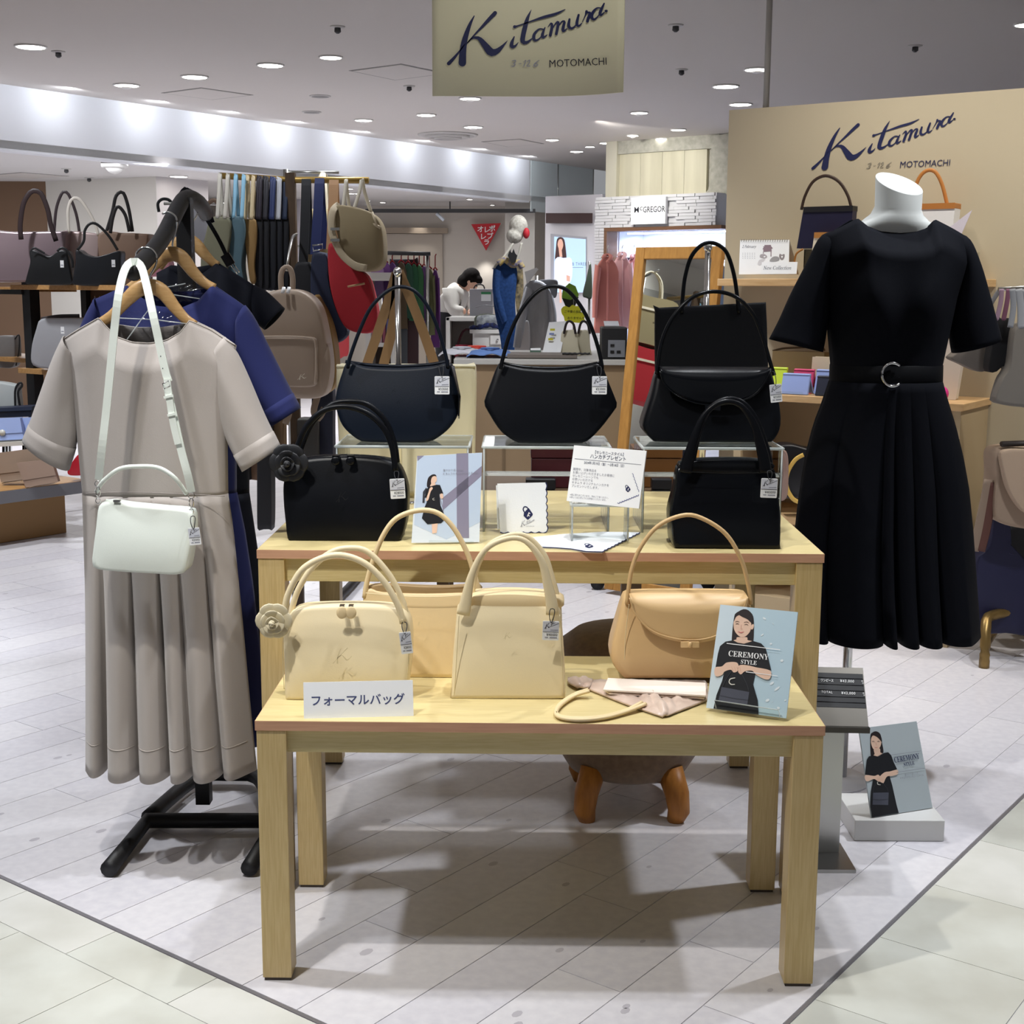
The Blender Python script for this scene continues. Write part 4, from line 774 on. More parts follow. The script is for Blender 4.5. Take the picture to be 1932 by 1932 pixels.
# ---- handkerchief folded upright
def scallop_edge(c, p, q, n, depth):
    r = []; d = Vector((q[0]-p[0], q[1]-p[1], 0)); nn = Vector((-d.y, d.x, 0)).normalized()
    for i in range(n):
        for k in range(6): s = (i + k/6)/n; h = depth*math.sin(math.pi*k/6); r.append((p[0] + d.x*s - nn.x*h, p[1] + d.y*s - nn.y*h))
    r.append(q); return r
def lock_print(mb, pl, x, y, k, m1, m2):
    f = lambda pts: [(x + a*k, y + b*k) for a, b in pts]
    mb.mat(m1).poly([pl.at(q[0], q[1], .0006) for q in f([(-10, -22), (4, -34), (26, -2), (24, 6), (2, 28), (-4, 28), (-24, 8), (-22, -8)])])
    pstroke(mb, pl, [[(p[0], p[1], 6*k) for p in f([(-18, -10), (-26, -26), (-20, -40), (-6, -38), (2, -24)])]], .0006, m1)
    pstroke(mb, pl, [[(p[0], p[1], 4*k) for p in f(q)] for q in ([(6, -12), (-4, 12)], [(12, -6), (0, 0), (8, 10)])], .0009, m2)
t = thing('handkerchief', 'white scalloped handkerchief folded upright against acrylic riser', 'handkerchief', Zp(985, 1004, UT))
a, b = Zp(943, 1005, UT+.002), Zp(1031, 1004, UT+.002); n, up = lean_plane(a, b, 7); c = Crop(880, 440, 2.841, a, n)
edge = [(166, 1342), (424, 1336)] + scallop_edge(c, (424, 1336), (430, 1600), 7, 7)[1:] + scallop_edge(c, (430, 1600), (181, 1602), 6, 7)[1:]
LINW = M('linen_white', 'eceff3', .8, bump=.1, scale=300)
o = MB().mat(LINW).prism([c.at(*p) for p in edge], -c.n*.004).build('folded_cloth', parent=t)
MB().mat(LINW).prism([c.at(160, 1352) - c.n*.006, c.at(200, 1350) - c.n*.006, c.at(200, 1580) - c.n*.006, c.at(168, 1588) - c.n*.006], -c.n*.003).build('back_layer', parent=t)
MB().mat(NAVY_INK).tube([c.at(*p) for p in edge[1:]], .0012, seg=6).build('scalloped_trim', parent=o)
pr = MB(); lock_print(pr, c, 330, 1507, 1.0, NAVY_INK, WHITE_INK); lp = Crop(0, 0, 1, c.o, c.n); lp.at = lambda x, y, l=0: c.at(278 + x*.052, 1530 + y*.075, l)
pstroke(pr, lp, [[(a1, b1, c1*1.1) for a1, b1, c1 in st] for st in LOGO], .0006, GREY_INK, 8); ctext(pr, c, 'MOTOMACHI', 320, 1573, 7, .0006, GREY_INK); pr.build('emblem_print', parent=o)
# ---- flat handkerchief
zt = UT + .0015; c = Crop(880, 440, 2.841, (0, 2.8, zt+.0015), (0, 0, 1))
t = thing('handkerchief', 'white scalloped handkerchief lying flat below the information card', 'handkerchief', Zp(1110, 1020, UT))
edge = [(300, 1636), (520, 1612), (735, 1600), (930, 1603)] + scallop_edge(c, (930, 1603), (722, 1708), 11, 4)[1:] + [(640, 1706), (560, 1692), (480, 1686), (390, 1682)]
o = MB().mat(LINW).prism([c.at(*p) for p in edge], (0, 0, -.0025)).build('flat_cloth', parent=t); MB().mat(NAVY_INK).tube([c.at(*p) for p in edge[3:]], .0012, seg=6).build('scalloped_trim', parent=o)
pr = MB(); mk = Crop(0, 0, 1, c.o, c.n); mk.at = lambda x, y, l=0: c.at(658 + x, 1679 + y*.4, l); lock_print(pr, mk, 0, 0, .9, NAVY_INK, WHITE_INK); pr.build('emblem_print', parent=o)
# ---- information card on a small acrylic riser
x0, x1 = W(1078, 955, 2.82).x, W(1187, 955, 2.82).x
riser('acrylic_riser', 'small low acrylic riser holding up the information card', x0, x1, 2.815, 2.90, UT+.004, .832, .004, False)
t = thing('information_card', 'white tilted card announcing the handkerchief present in Japanese', 'sign', Zp(1137, 953, .834))
a, b = Zp(1069, 946, .835), Zp(1205, 960, .835); n, up = lean_plane(a, b, 12); c = Crop(1060, 830, 9.2, a, n)
o = sheet('card', c, [(212, 92), (1468, 188), (1338, 1192), (82, 1058)], WHITE, t, .003); R_ = .088; pr = MB(); SLT = M('ink_slate', '4a5066', .6)
ctext(pr, c, '【セレモニースタイル】', 545, 232, 64, L0, SLT, rot=R_, sx=.82, bold=.6, sp=.95); ctext(pr, c, 'ハンカチプレゼント', 488, 312, 88, L0, SLT, rot=R_, sx=.8, bold=1.2)
ppoly(pr, c, [(225, 322), (1380, 428), (1380, 434), (225, 330)], L0, SLT); ctext(pr, c, '2024年1月19日（金）～2月18日（日）', 385, 412, 58, L0, SLT, rot=R_, sx=.74, bold=.8)
for k, s in enumerate(('期間中、対象商品を', 'お買い上げいただきましたお客様に', 'セレモニーシーンでも', 'お使いいただける', 'キタムラ オリジナルハンカチを', 'プレゼントいたします。')): ctext(pr, c, s, 195 - k*6, 522 + k*58, 52, L0, GREY_INK, rot=R_, sx=.88)
for k, s in enumerate(('※数に限りがございます。予めご了承ください。', '※詳しくはスタッフにお声掛けくださいませ。')): ctext(pr, c, s, 142 - k*8, 962 + k*42, 38, L0, GREY_INK, rot=R_, sx=.84)
lk = Crop(0, 0, 1, c.o, c.n); lk.at = lambda x, y, l=0: c.at(1150 + x, 858 + y, l); lock_print(pr, lk, 0, 0, 1.7, NAVY_INK, WHITE_INK)
e1 = scallop_edge(c, (1222, 580), (1335, 905), 6, 10); e2 = scallop_edge(c, (1335, 950), (970, 1095), 9, 16)
pstroke(pr, c, [[(p[0], p[1], 9) for p in e1], [(p[0], p[1], 12) for p in e2]], L0, M('ink_periwinkle', '5a5f8e', .6), 90); pr.build('card_print', parent=o)
# ---- hanging brand banner
YB = 4.5
def by(x): return YB - .107*max(0, (x - 1000)/815)**2                 # crop columns curl towards the viewer on the right
class Banner:
    def at(s, x, y, l=0): return W(800 + x/4.83, y/4.83, by(x)) + Vector((0, -l, 0))
bn = Banner(); zb = W(815.5, 181, YB).z
BANN = M('banner_cream', 'dcd8ba', .6, bump=.02, scale=300)
xs = [75 + 1742*i/24 for i in range(25)]; zt2 = 2.42
t = thing('hanging_banner', 'cream brand banner with navy script hanging from the ceiling', 'sign', (W(996, 100, YB).x, YB, zb))
rows = [[Vector((W(800 + x/4.83, 100, by(x)).x, by(x), z)) for x in xs] for z in (zb, (zb+zt2)/2, zt2)]
o = solid(MB().mat(BANN).grid(rows).build('board', parent=t), .004, 1)
pr = MB(); logo(pr, bn, NAVY_INK, .006, False); pr.build('lettering', parent=o); pr = MB(); pstroke(pr, bn, NUM3126, .006, GREY_INK); pr.build('number_lettering', parent=o); pr = MB(); ctext(pr, bn, 'MOTOMACHI', 1138, 616, 96, .006, BLACK_INK, rot=-.045, sx=.9, bold=.8); pr.build('place_lettering', parent=o)
for x in (250, 1600): q = W(800 + x/4.83, 0, by(x)); MB().cyl((q.x, by(x), zt2-.01), (q.x, by(x), CZ), .003, 6).build('hanging_wire', STEEL, t)
# ---- price stand beside the tables
t = thing('price_stand', 'steel price stand with black letter board beside the tall table', 'stand', (.705, 2.92, 0))
MB().box((.708, 2.915, .004), (.125, .15, .008)).build('base_plate', STEEL, t); MB().box((.7, 2.935, .19), (.108, .006, .37)).build('post_plate', STEEL, t)
A_, B_ = Vector((.65, 2.845, .350)), W(1639, 1374, 2.845); C_ = W(1628, 1260, 2.965); A_.z = B_.z + .002; n = (B_-A_).cross(C_-B_).normalized(); c = Crop(1530, 1240, 12.08, B_, n)
fr = MB(); fr.mat(M('stand_frame', '55524d', .35, .85)); q = [A_, B_, C_, A_ + (C_-B_)]; fr.prism(q, -n*.012 if n.dot(CAM-B_) > 0 else n*.012); o = fr.build('letter_board', parent=t)
pr = MB(); BB = M('board_black', '15161a', .6); ppoly(pr, c, [(60, 345), (1178, 388), (1262, 1165), (60, 1125)], .0006, BB)
pr.build('board_face', parent=o)
for y0 in (455, 605, 735, 880, 1005):
    MB().mat(M('board_rib', '303136', .5)).tube([c.at(60, y0, .001), c.at(1178 + (y0-388)*.108, y0 + 45, .001)], .0009, seg=6).build('rib', parent=o)
pr = MB(); ctext(pr, c, 'ワンピース', 215, 560, 74, .002, WHITE_INK, rot=.04, sx=.8, bold=1); ctext(pr, c, '¥43,000', 660, 578, 88, .002, WHITE_INK, rot=.04, sx=.98, bold=1, sp=1.15); ctext(pr, c, 'TOTAL', 230, 825, 78, .002, WHITE_INK, rot=.04, sx=.95, bold=1.5, sp=1.15); ctext(pr, c, '¥43,000', 688, 852, 88, .002, WHITE_INK, rot=.04, sx=.98, bold=1, sp=1.15)
for y0 in (540, 815):
    for k in (0, 1): ctext(pr, c, ('税', '込')[k], 1145 + k*14 + (y0 > 600)*30, y0 + 30 + k*42, 38, .002, WHITE_INK)
pr.build('price_lettering', parent=o)
lipm = MB(); lipm.obox(A_ - UZ*.008, B_-A_, (0, -.012, 0), (0, 0, .012)); lipm.build('front_lip', M('stand_frame', '55524d', .35, .85), t)
# ---- white plinth and poster
t = thing('white_plinth', 'low white box plinth on the floor under the leaning poster', 'plinth', (.92, 3.08, 0))
xl, xr = Zp(1612, 1588, 0).x, Zp(1781, 1588, 0).x; bevel(MB().box(((xl+xr)/2, 3.105, .026), (xr-xl, .175, .052)).build('box', M('plinth_white', 'd8d8d6', .35, coat=.3), t), .002)
t = thing('poster_board', 'tilted ceremony style poster of woman holding bag on white plinth', 'poster', Zp(1700, 1530, .053))
a, b = Zp(1645, 1542, .054), Zp(1759, 1524, .054); n, up = lean_plane(a, b, 16); c = Crop(1600, 1350, 7.73, a, n); PBG = M('poster_grey', 'b8c3c8', .3)
o = sheet('board', c, [(160, 190), (1000, 85), (1232, 1345), (345, 1490)], PBG, t, .004); pr = MB(); P = lambda pts, m, l, s=0: ppoly(pr, c, pts, l*.0003, m, s)
P([(330, 590), (325, 300), (360, 245), (410, 230), (470, 270), (492, 380), (515, 540), (450, 560), (375, 590)], HAIRP, 1, 36); P([(375, 490), (460, 480), (470, 540), (500, 550), (430, 595), (362, 590), (385, 560)], SKIN, 2, 28)
P([(332, 400), (338, 320), (370, 285), (420, 290), (478, 350), (478, 420), (450, 480), (405, 508), (360, 480)], SKIN, 3, 32); P([(325, 340), (340, 260), (410, 235), (475, 300), (490, 390), (440, 330), (375, 290), (345, 300)], HAIRP, 4, 28)
pstroke(pr, c, [[(345, 380, 4), (362, 374, 7), (380, 382, 4)], [(420, 382, 4), (440, 374, 7), (458, 382, 4)]], .0015, HAIRP); pstroke(pr, c, [[(380, 462, 3), (405, 468, 8), (428, 460, 3)]], .0015, LIPS); pstroke(pr, c, [[(408, 385, 3), (404, 425, 6), (416, 430, 4)]], .0015, SKIN2)
P([(242, 860), (270, 640), (300, 595), (365, 580), (430, 600), (520, 545), (580, 535), (625, 580), (660, 680), (710, 780), (640, 815), (600, 880), (640, 1020), (700, 1290), (735, 1420), (345, 1485), (320, 1330), (330, 1100), (360, 930), (330, 880)], DRSP, 5)
P([(242, 870), (380, 880), (430, 860), (465, 900), (455, 965), (430, 960), (370, 925), (265, 960)], SKIN, 6, 28); P([(440, 910), (520, 830), (600, 815), (710, 790), (720, 850), (640, 880), (560, 890), (510, 985), (490, 980), (455, 960)], SKIN, 7, 32)
for k in range(3): pstroke(pr, c, [[(425 + k*28, 900, 2), (430 + k*28, 935, 4), (436 + k*26, 962, 2)]], .0024, SKIN2)
P([(355, 1125), (585, 1120), (578, 1305), (350, 1300)], BAGP, 7); pstroke(pr, c, [[(350, 1222, 4), (460, 1230, 6), (580, 1215, 4)]], .0024, BAGP2); pstroke(pr, c, [[(430, 960, 5), (370, 1040, 5), (358, 1125, 5)], [(500, 985, 5), (560, 1060, 5), (582, 1125, 5)]], .0024, BAGP2); pstroke(pr, c, [[(420, 965, 9), (425, 1000, 11), (465, 1010, 8)]], .0026, SILV)
ctext(pr, c, serif('CEREMONY'), 668, 690, 118, .0026, NAVY_INK, rot=-.17, sx=.54); ctext(pr, c, serif('STYLE'), 805, 742, 78, .0026, NAVY_INK, rot=-.17, sx=.66)
for q in ([(625, 572), (1060, 512), (1060, 517), (625, 578)], [(700, 825), (1110, 765), (1110, 770), (700, 831)]): P(q, GREY_INK, 8)
ctext(pr, c, '華やかで凛とした', 818, 880, 38, .0026, GREY_INK, rot=-.14, sx=.66); ctext(pr, c, 'キタムラのセレモニースタイル', 748, 928, 38, .0026, GREY_INK, rot=-.14, sx=.66); pr.build('poster_print', parent=o)
# ================================================================== GARMENTS, RACK, MANNEQUIN
def interp(tab, y):
    if y <= tab[0][0]: return tab[0][1:]
    for a, b in zip(tab, tab[1:]):
        if y <= b[0]: q = (y-a[0])/(b[0]-a[0]); return tuple(p + (r-p)*q for p, r in zip(a[1:], b[1:]))
    return tab[-1][1:]
def polyl(pts, x):
    if x <= pts[0][0]: return pts[0][1]
    for a, b in zip(pts, pts[1:]):
        if x <= b[0]: return a[1] + (b[1]-a[1])*(x-a[0])/(b[0]-a[0])
    return pts[-1][1]
def cloth(mb, Y, tab, top, bot, th, side, fold=None, nu=70, nv=30, soft=1.0, v0=.35):
    """one face of a hanging garment. tab: (y, x_left, x_right); top/bot: pixel y as function of pixel x; side -1 front, +1 back"""
    rows = []
    for j in range(nv+1):
        v = j/nv; row = []
        for i in range(nu+1):
            u = i/nu; xl, xr = interp(tab, tab[0][0] + (tab[-1][0]-tab[0][0])*v)
            xt = xl + (xr-xl)*u
            y = top(tab[0][1] + (tab[0][2]-tab[0][1])*u) if v == 0 else None
            yt = top(tab[0][1] + (tab[0][2]-tab[0][1])*u); yb = bot(u); y = yt + (yb-yt)*v
            xl, xr = interp(tab, y); x = xl + (xr-xl)*u
            e = (1 - abs(2*u-1)**2.6)**.55 if 0 < u < 1 else 0
            d = th*e*min(1, v0 + 4*v*soft) + (fold(u, v)*min(1, 8*min(u, 1-u)) if fold else 0)
            row.append(W(x, y, Y) + Vector((0, side*d, 0)))
        rows.append(row)
    mb.grid(rows); return rows
def sleeve(mb, Y, rings, d0, d1, n=24, sub=4):
    R = cr([tuple(a) + tuple(b) for a, b in rings], len(rings)*sub); rr = []
    for i, q in enumerate(R):
        a, b = W(q[0], q[1], Y), W(q[2], q[3], Y); c = (a+b)/2; h = (a-b)/2; d = d0 + (d1-d0)*i/(len(R)-1)
        rr.append([c + h*math.cos(2*math.pi*k/n) + Vector((0, d*math.sin(2*math.pi*k/n), 0)) for k in range(n)])
    mb.loft(rr, cap=False); return rr
def tubes(seg, A, p=1.0):
    def f(u, v):
        for a, b in seg:
            if a <= u < b: c, h = (a+b)/2, (b-a)/2; return A*(v**p)*(max(0, 1-((u-c)/h)**2)**.5 - .5)
            if u < a: break
        return -A*.95*(v**p)
    return f
def softf(A, k, ph=0): return lambda u, v: A*math.sin(k*u*6.283 + ph)*(.3 + .7*v)
BEIGE = M('dress_beige', 'aaa29c', .85, bump=.12, scale=500, sheen=.25); BLUE = M('dress_blue', '1e2454', .8, spec=.25, bump=.1, scale=500, sheen=.08); NAVYD = M('dress_navy', '11131c', .8, spec=.2, bump=.1, scale=500); BLACKD = M('dress_black', '0a0c13', .85, spec=.12, bump=.12, scale=500)
STITCH_B = M('stitch_beige', 'b8b0a8', .8); STITCH_N = M('stitch_navy', '2d336a', .8)
def dress(label, Y, mat, bod, top, topb, bot, skirt, hem, folds, sl, cuffs=True, stitch=None, th=.05, wy=930, bf=None, neckpts=None):
    xm = (bod[0][1]+bod[0][2])/2; t = thing('hanging_dress', label, 'dress', W(xm, wy, Y))
    mb = MB().mat(mat); F_ = cloth(mb, Y, bod, top, bot, th, -1, bf or (lambda u, v: .005*math.sin(20*u)*(1-v))); cloth(mb, Y, bod, topb, bot, th, 1, softf(.003, 2.3)); b = mb.build('bodice', parent=t); solid(b, .002, 0)
    mb = MB().mat(mat); R = cloth(mb, Y, skirt, lambda x: skirt[0][0], lambda u: hem, th, -1, folds, 150, 26, 9, 1); cloth(mb, Y, skirt, lambda x: skirt[0][0], lambda u: hem, th, 1, softf(.025, 5), 110, 20, 9, 1); s = mb.build('skirt', parent=t); solid(s, .002, 0)
    if stitch:
        row = R[23]; MB().mat(stitch).tube([p + Vector((0, -.002, 0)) for p in row[4:-4]], .0009, seg=4).build('hem_stitching', parent=s)
        MB().mat(stitch).tube([p + Vector((0, -.002, 0)) for p in F_[0] if neckpts and True], .0012, seg=5).build('neck_binding', parent=b) if neckpts else None
    for r in sl:
        mb = MB().mat(mat); rr = sleeve(mb, Y, r, .028, .05); o = mb.build('sleeve', parent=t); solid(o, .002, 0)
        if cuffs:
            k = int(len(rr)*.8); mb = MB().mat(mat); mb.loft([[c + (p-c)*1.02 for p in q for c in [sum(q, Vector())/len(q)]] for q in rr[k:]], cap=False); solid(mb.build('cuff', parent=o), .002, 0)
    return t
# black garment rack
t = thing('garment_rack', 'black steel two-arm garment rack at left holding dresses', 'rack', (-.75, 3.15, 0)); PX = -.75
top = W(346, 386, 3.15); fe = W(252, 512, 2.77); be = W(388, 402, 3.46)
MB().box((PX, 3.15, (top.z+.03)/2 + .01), (.034, .034, top.z - .02)).build('post', BLACKM, t)
MB().tube(cr([(fe.x, fe.y, fe.z), tuple(fe*.5 + top*.5 + Vector((0, 0, -.012))), (top.x, top.y, top.z + .01), (top.x + .01, 3.25, top.z + .012), (be.x, be.y, be.z)], 30), .0185, seg=14).build('arm', BLACKM, t)
for p in (fe, be): MB().blob(p, .0195).build('arm_cap', BLACKM, t)
fl_, fr_ = Zp(205, 1640, .02), Zp(470, 1640, .02); cl_, cr_ = Zp(278, 1545, .03), Zp(505, 1545, .03)
MB().tube([fl_, (cl_.x, cl_.y, .026), (cr_.x + .02, cr_.y, .026), (fr_.x, fr_.y, .022)], .019, seg=12).build('foot_bar', BLACKM, t)
MB().tube(cr([(cl_.x, cl_.y + .01, .03), (PX - .06, 3.33, .03), (PX + .02, 3.36, .03), (PX + .1, 3.33, .03), (cr_.x + .02, cr_.y + .01, .03)], 24), .019, seg=12).build('rear_hoop', BLACKM, t)
# hangers
HW = M('hanger_wood', 'c09a66', .4, bump=.03, scale=20, stretch=(1, 8, 8), c2='b28a57', coat=.3)
def hanger(label, Y, path, hook):
    t = thing('clothes_hanger', label, 'hanger', W(*path[len(path)//2], Y)); P = cr([tuple(W(a, b, Y)) for a, b in path], 40)
    w_ = [.0105 + .006*math.sin(math.pi*i/39)**2 for i in range(40)]; MB().mat(HW).tube(P, w_, [.0065]*40, 12, up=(0, 1, 0)).build('wooden_bar', parent=t)
    MB().mat(CHROME).tube(cr([tuple(W(a, b, Y)) for a, b in hook], 26), .0022, seg=8).build('hook', parent=t); return t
hanger('wooden hanger inside the beige dress, on rack front', 2.86, [(192, 608), (215, 592), (240, 565), (262, 546), (284, 541), (306, 550), (330, 580), (350, 602), (368, 614)], [(284, 540), (283, 522), (293, 503), (296, 485), (286, 470), (270, 467), (258, 476), (257, 488)])
hanger('wooden hanger inside the blue dress, behind beige one', 3.02, [(243, 545), (265, 528), (288, 500), (308, 484), (326, 479), (344, 487), (366, 515), (386, 534), (405, 544)], [(326, 477), (326, 455), (333, 430), (332, 410), (318, 400), (306, 404)])
hanger('wooden hanger inside the navy dress, at rack back', 3.32, [(300, 505), (318, 480), (335, 460), (352, 453), (370, 462), (388, 482), (402, 496), (412, 502)], [(352, 452), (353, 435), (362, 420), (372, 404), (370, 390), (358, 378), (346, 380)])
# beige dress
bT = [(118, 640), (150, 622), (190, 599), (200, 612), (222, 634), (255, 645), (285, 647), (318, 641), (345, 626), (362, 604), (400, 622), (446, 652)]
bTb = [(118, 640), (150, 622), (190, 599), (215, 612), (255, 618), (300, 618), (340, 612), (362, 604), (400, 622), (446, 652)]
dress('beige dress on the front of the black rack', 2.86, BEIGE, [(598, 118, 446), (650, 121, 446), (700, 134, 438), (760, 141, 430), (850, 148, 429), (932, 156, 430)], lambda x: polyl(bT, x), lambda x: polyl(bTb, x), lambda u: 933,
      [(931, 156, 430), (1000, 158, 440), (1100, 161, 450), (1200, 162, 460), (1300, 162, 469), (1450, 162, 484)], 1452, tubes([(0, .125), (.15, .34), (.34, .52), (.525, .65), (.65, .82), (.82, 1)], .085),
      [[((424, 636), (404, 668)), ((446, 664), (404, 700)), ((470, 714), (409, 760)), ((499, 783), (428, 828)), ((529, 845), (459, 889))], [((121, 634), (141, 668)), ((101, 676), (144, 705)), ((80, 735), (145, 765)), ((62, 786), (145, 826)), ((46, 829), (128, 887))]], True, STITCH_B, neckpts=True)
MB().mat(M('seam_beige', '8b847f', .9)).tube([W(x, y, 2.805) for x, y in cr([(162, 931), (220, 929), (290, 930), (360, 933), (424, 936)], 20)], .001, seg=4).build('waist_seam', parent=[o for o in COL.objects if o.name == 'hanging_dress'][0])
uT = [(176, 566), (205, 555), (242, 538), (262, 556), (300, 577), (345, 582), (380, 568), (403, 539), (440, 560), (474, 583)]
dress('royal blue dress hanging behind the beige one', 3.02, BLUE, [(538, 174, 474), (600, 176, 466), (700, 186, 446), (800, 190, 446), (930, 196, 446)], lambda x: polyl(uT, x), lambda x: polyl([(176, 566), (242, 538), (280, 550), (360, 550), (403, 539), (474, 583)], x), lambda u: 930,
      [(929, 196, 447), (1000, 198, 462), (1100, 200, 477), (1300, 204, 500), (1420, 206, 508)], 1400, tubes([(0, .2), (.2, .4), (.4, .6), (.6, .75), (.75, .88), (.88, 1)], .04),
      [[((462, 576), (446, 610)), ((480, 600), (442, 640)), ((505, 650), (446, 690)), ((534, 708), (470, 750)), ((566, 770), (512, 805))], [((180, 562), (196, 600)), ((160, 600), (196, 640)), ((140, 650), (196, 690)), ((120, 700), (190, 745)), ((105, 750), (170, 800))]], True, STITCH_N)
nT = [(296, 515), (320, 505), (345, 525), (380, 520), (411, 497), (440, 515), (484, 541)]
dress('dark navy cap-sleeve dress at the back of the rack', 3.30, NAVYD, [(497, 296, 486), (560, 296, 484), (700, 306, 470), (930, 312, 470)], lambda x: polyl(nT, x), lambda x: polyl([(296, 515), (320, 500), (360, 505), (411, 497), (484, 541)], x), lambda u: 930,
      [(929, 312, 470), (1100, 312, 495), (1350, 316, 505)], 1320, tubes([(0, .3), (.3, .6), (.6, .8), (.8, 1)], .04), [[((480, 538), (478, 590)), ((505, 552), (486, 610)), ((536, 582), (500, 622))]], False)
# clear shoulder covers
for Yc, pts, lab in ((2.868, [(222, 600), (240, 590), (280, 585), (320, 592), (362, 612), (352, 630), (300, 646), (240, 640)], 'clear plastic cover in the neck of the beige dress'), (3.03, [(262, 552), (300, 540), (350, 535), (398, 545), (385, 565), (345, 580), (290, 575)], 'clear plastic cover in the neck of the blue dress')):
    t = thing('plastic_cover', lab, 'cover', W(*pts[0], Yc)); c0 = (sum(p[0] for p in pts)/len(pts), sum(p[1] for p in pts)/len(pts)); n_ = len(pts); mb = MB().mat(FILM)
    o2 = cr(pts, 40, True); mb.add([W(c0[0], c0[1], Yc - .02)] + [W(p[0], p[1], Yc + .004*math.sin(i*1.7)) for i, p in enumerate(o2)], [(0, i+1, (i+1) % 40 + 1) for i in range(40)], True); mb.build('film', parent=t)
    for q in (([pts[0], ((pts[0][0]+pts[4][0])/2, (pts[0][1]+pts[4][1])/2 - 3), pts[4]]), ([pts[7 % n_], pts[2]])): MB().mat(ACRYLE).tube([W(p[0], p[1], Yc - .022) for p in q], .0012, seg=5).build('crease_highlight', parent=t)  # pale tubes paint in the highlights along the film's creases
# ---- white crossbody on the rack arm
Y = 2.70; t = thing('crossbody_handbag', 'white crossbody bag hanging by long strap before the beige dress', 'handbag', W(265, 1080, Y))
b = MB().mat(IVORY); pillow(b, ol([(172, 1062), (180, 1074), (220, 1079), (290, 1083), (330, 1085), (348, 1080), (354, 1062), (362, 1010), (362, 975), (352, 964), (300, 959), (240, 953), (206, 948), (190, 950), (181, 960), (177, 1000), (173, 1040)], Y), Y, lambda q: .07 - .03*q, .3); body = b.build('body', parent=t)
z = MB().mat(IVORY); z.tube([W(p[0], p[1], Y + .026) for p in cr([(200, 946), (250, 951), (310, 957), (350, 961)], 16)], .004, .005, 8); z.build('zip_band', parent=t); z = MB().mat(STEEL); z.box(W(221, 945, Y + .012), (.014, .008, .004)); z.build('zip_pull', parent=t)
h = MB().mat(IVORY); strap(h, [(182, 928, .03), (195, 908, .01), (225, 885), (262, 880), (300, 883), (330, 902), (352, 932, .02)], Y, .0045, .0035, 36); h.build('handle', parent=t)
h = MB().mat(IVORY); strap(h, [(186, 905, .02), (192, 850), (200, 780), (208, 700), (216, 620), (224, 555, .0), (236, 508, .03), (252, 493, .06), (266, 502, .05), (276, 535, .02), (288, 590), (300, 645), (312, 700), (318, 720)], Y, .0078, .0016, 60, True); h.build('long_strap', parent=t)
h = MB().mat(IVORY); strap(h, [(314, 722), (322, 760), (331, 800), (342, 850), (354, 895), (361, 928, .01)], Y, .0078, .0016, 30, True); h.build('long_strap', parent=t)
h = MB().mat(IVORY); strap(h, [(315, 715), (320, 755), (327, 800), (336, 838)], Y - .005, .0066, .0014, 20, True); h.build('strap_tail', parent=t)
for px, py in ((318, 748), (325, 782)): k = MB().mat(IVORY); strap(k, [(px-9, py+2), (px+9, py-2)], Y - .008, .0024, .0014, 4, True); k.build('strap_keeper', parent=t)
MB().mat(CHROME).tube([W(p[0], p[1], Y - .006) for p in ((307, 724), (318, 718), (321, 728), (309, 734))], .0013, seg=6, closed=True).build('buckle', parent=t)
for x, y, y2 in ((185, 908, 948), (361, 930, 968)):
    MB().mat(CHROME).tube([W(x + 6*math.cos(k*.628), y + 5 + 6*math.sin(k*.628), Y + .015) for k in range(10)], .0013, seg=6, closed=True).build('swivel_ring', parent=t)
    MB().mat(CHROME).tube([W(x + 4*math.cos(k*.628), (y+y2)/2 + 9*math.sin(k*.628), Y + .015) for k in range(10)], .0014, seg=6, closed=True).build('snap_hook', parent=t)
    MB().mat(CHROME).tube([W(x + 4.5*math.cos(k*.628), y2 - 3 + 5*math.sin(k*.628), Y + .018) for k in range(10)], .0011, seg=6, closed=True).build('d_ring', parent=t)
for px, py in ((307, 695), (303, 672)): MB().mat(BLACK_INK).cyl(W(px, py, Y - .0017), W(px, py, Y - .0022), .0011, 8).build('strap_hole', parent=t)
price_tag(t, 367, 1012, Y - .012, 22, 33, -.1, '¥20000', (364, 975), .012)
# strap of a black bag over the back arm
t = thing('shoulder_strap', 'black bag strap slung over the rack post top, buckled end', 'strap', W(400, 430, 3.5))
h = MB().mat(BLK); strap(h, [(326, 410), (331, 385), (345, 360), (352, 357), (362, 370), (385, 405), (412, 450), (430, 488)], 3.5, .005, .0015, 40, True); h.build('band', parent=t); h = MB().mat(BLK); strap(h, [(352, 357), (370, 368), (390, 392), (402, 420)], 3.52, .005, .0015, 20, True); h.build('band', parent=t)
MB().mat(CHROME).tube([W(p[0], p[1], 3.5) for p in ((436, 500), (440, 497), (452, 514), (448, 517))], .002, seg=6, closed=True).build('buckle', parent=t)
h = MB().mat(BLKS); strap(h, [(424, 480), (436, 500)], 3.495, .012, .004, 4, True); h.build('strap_keeper', parent=t)
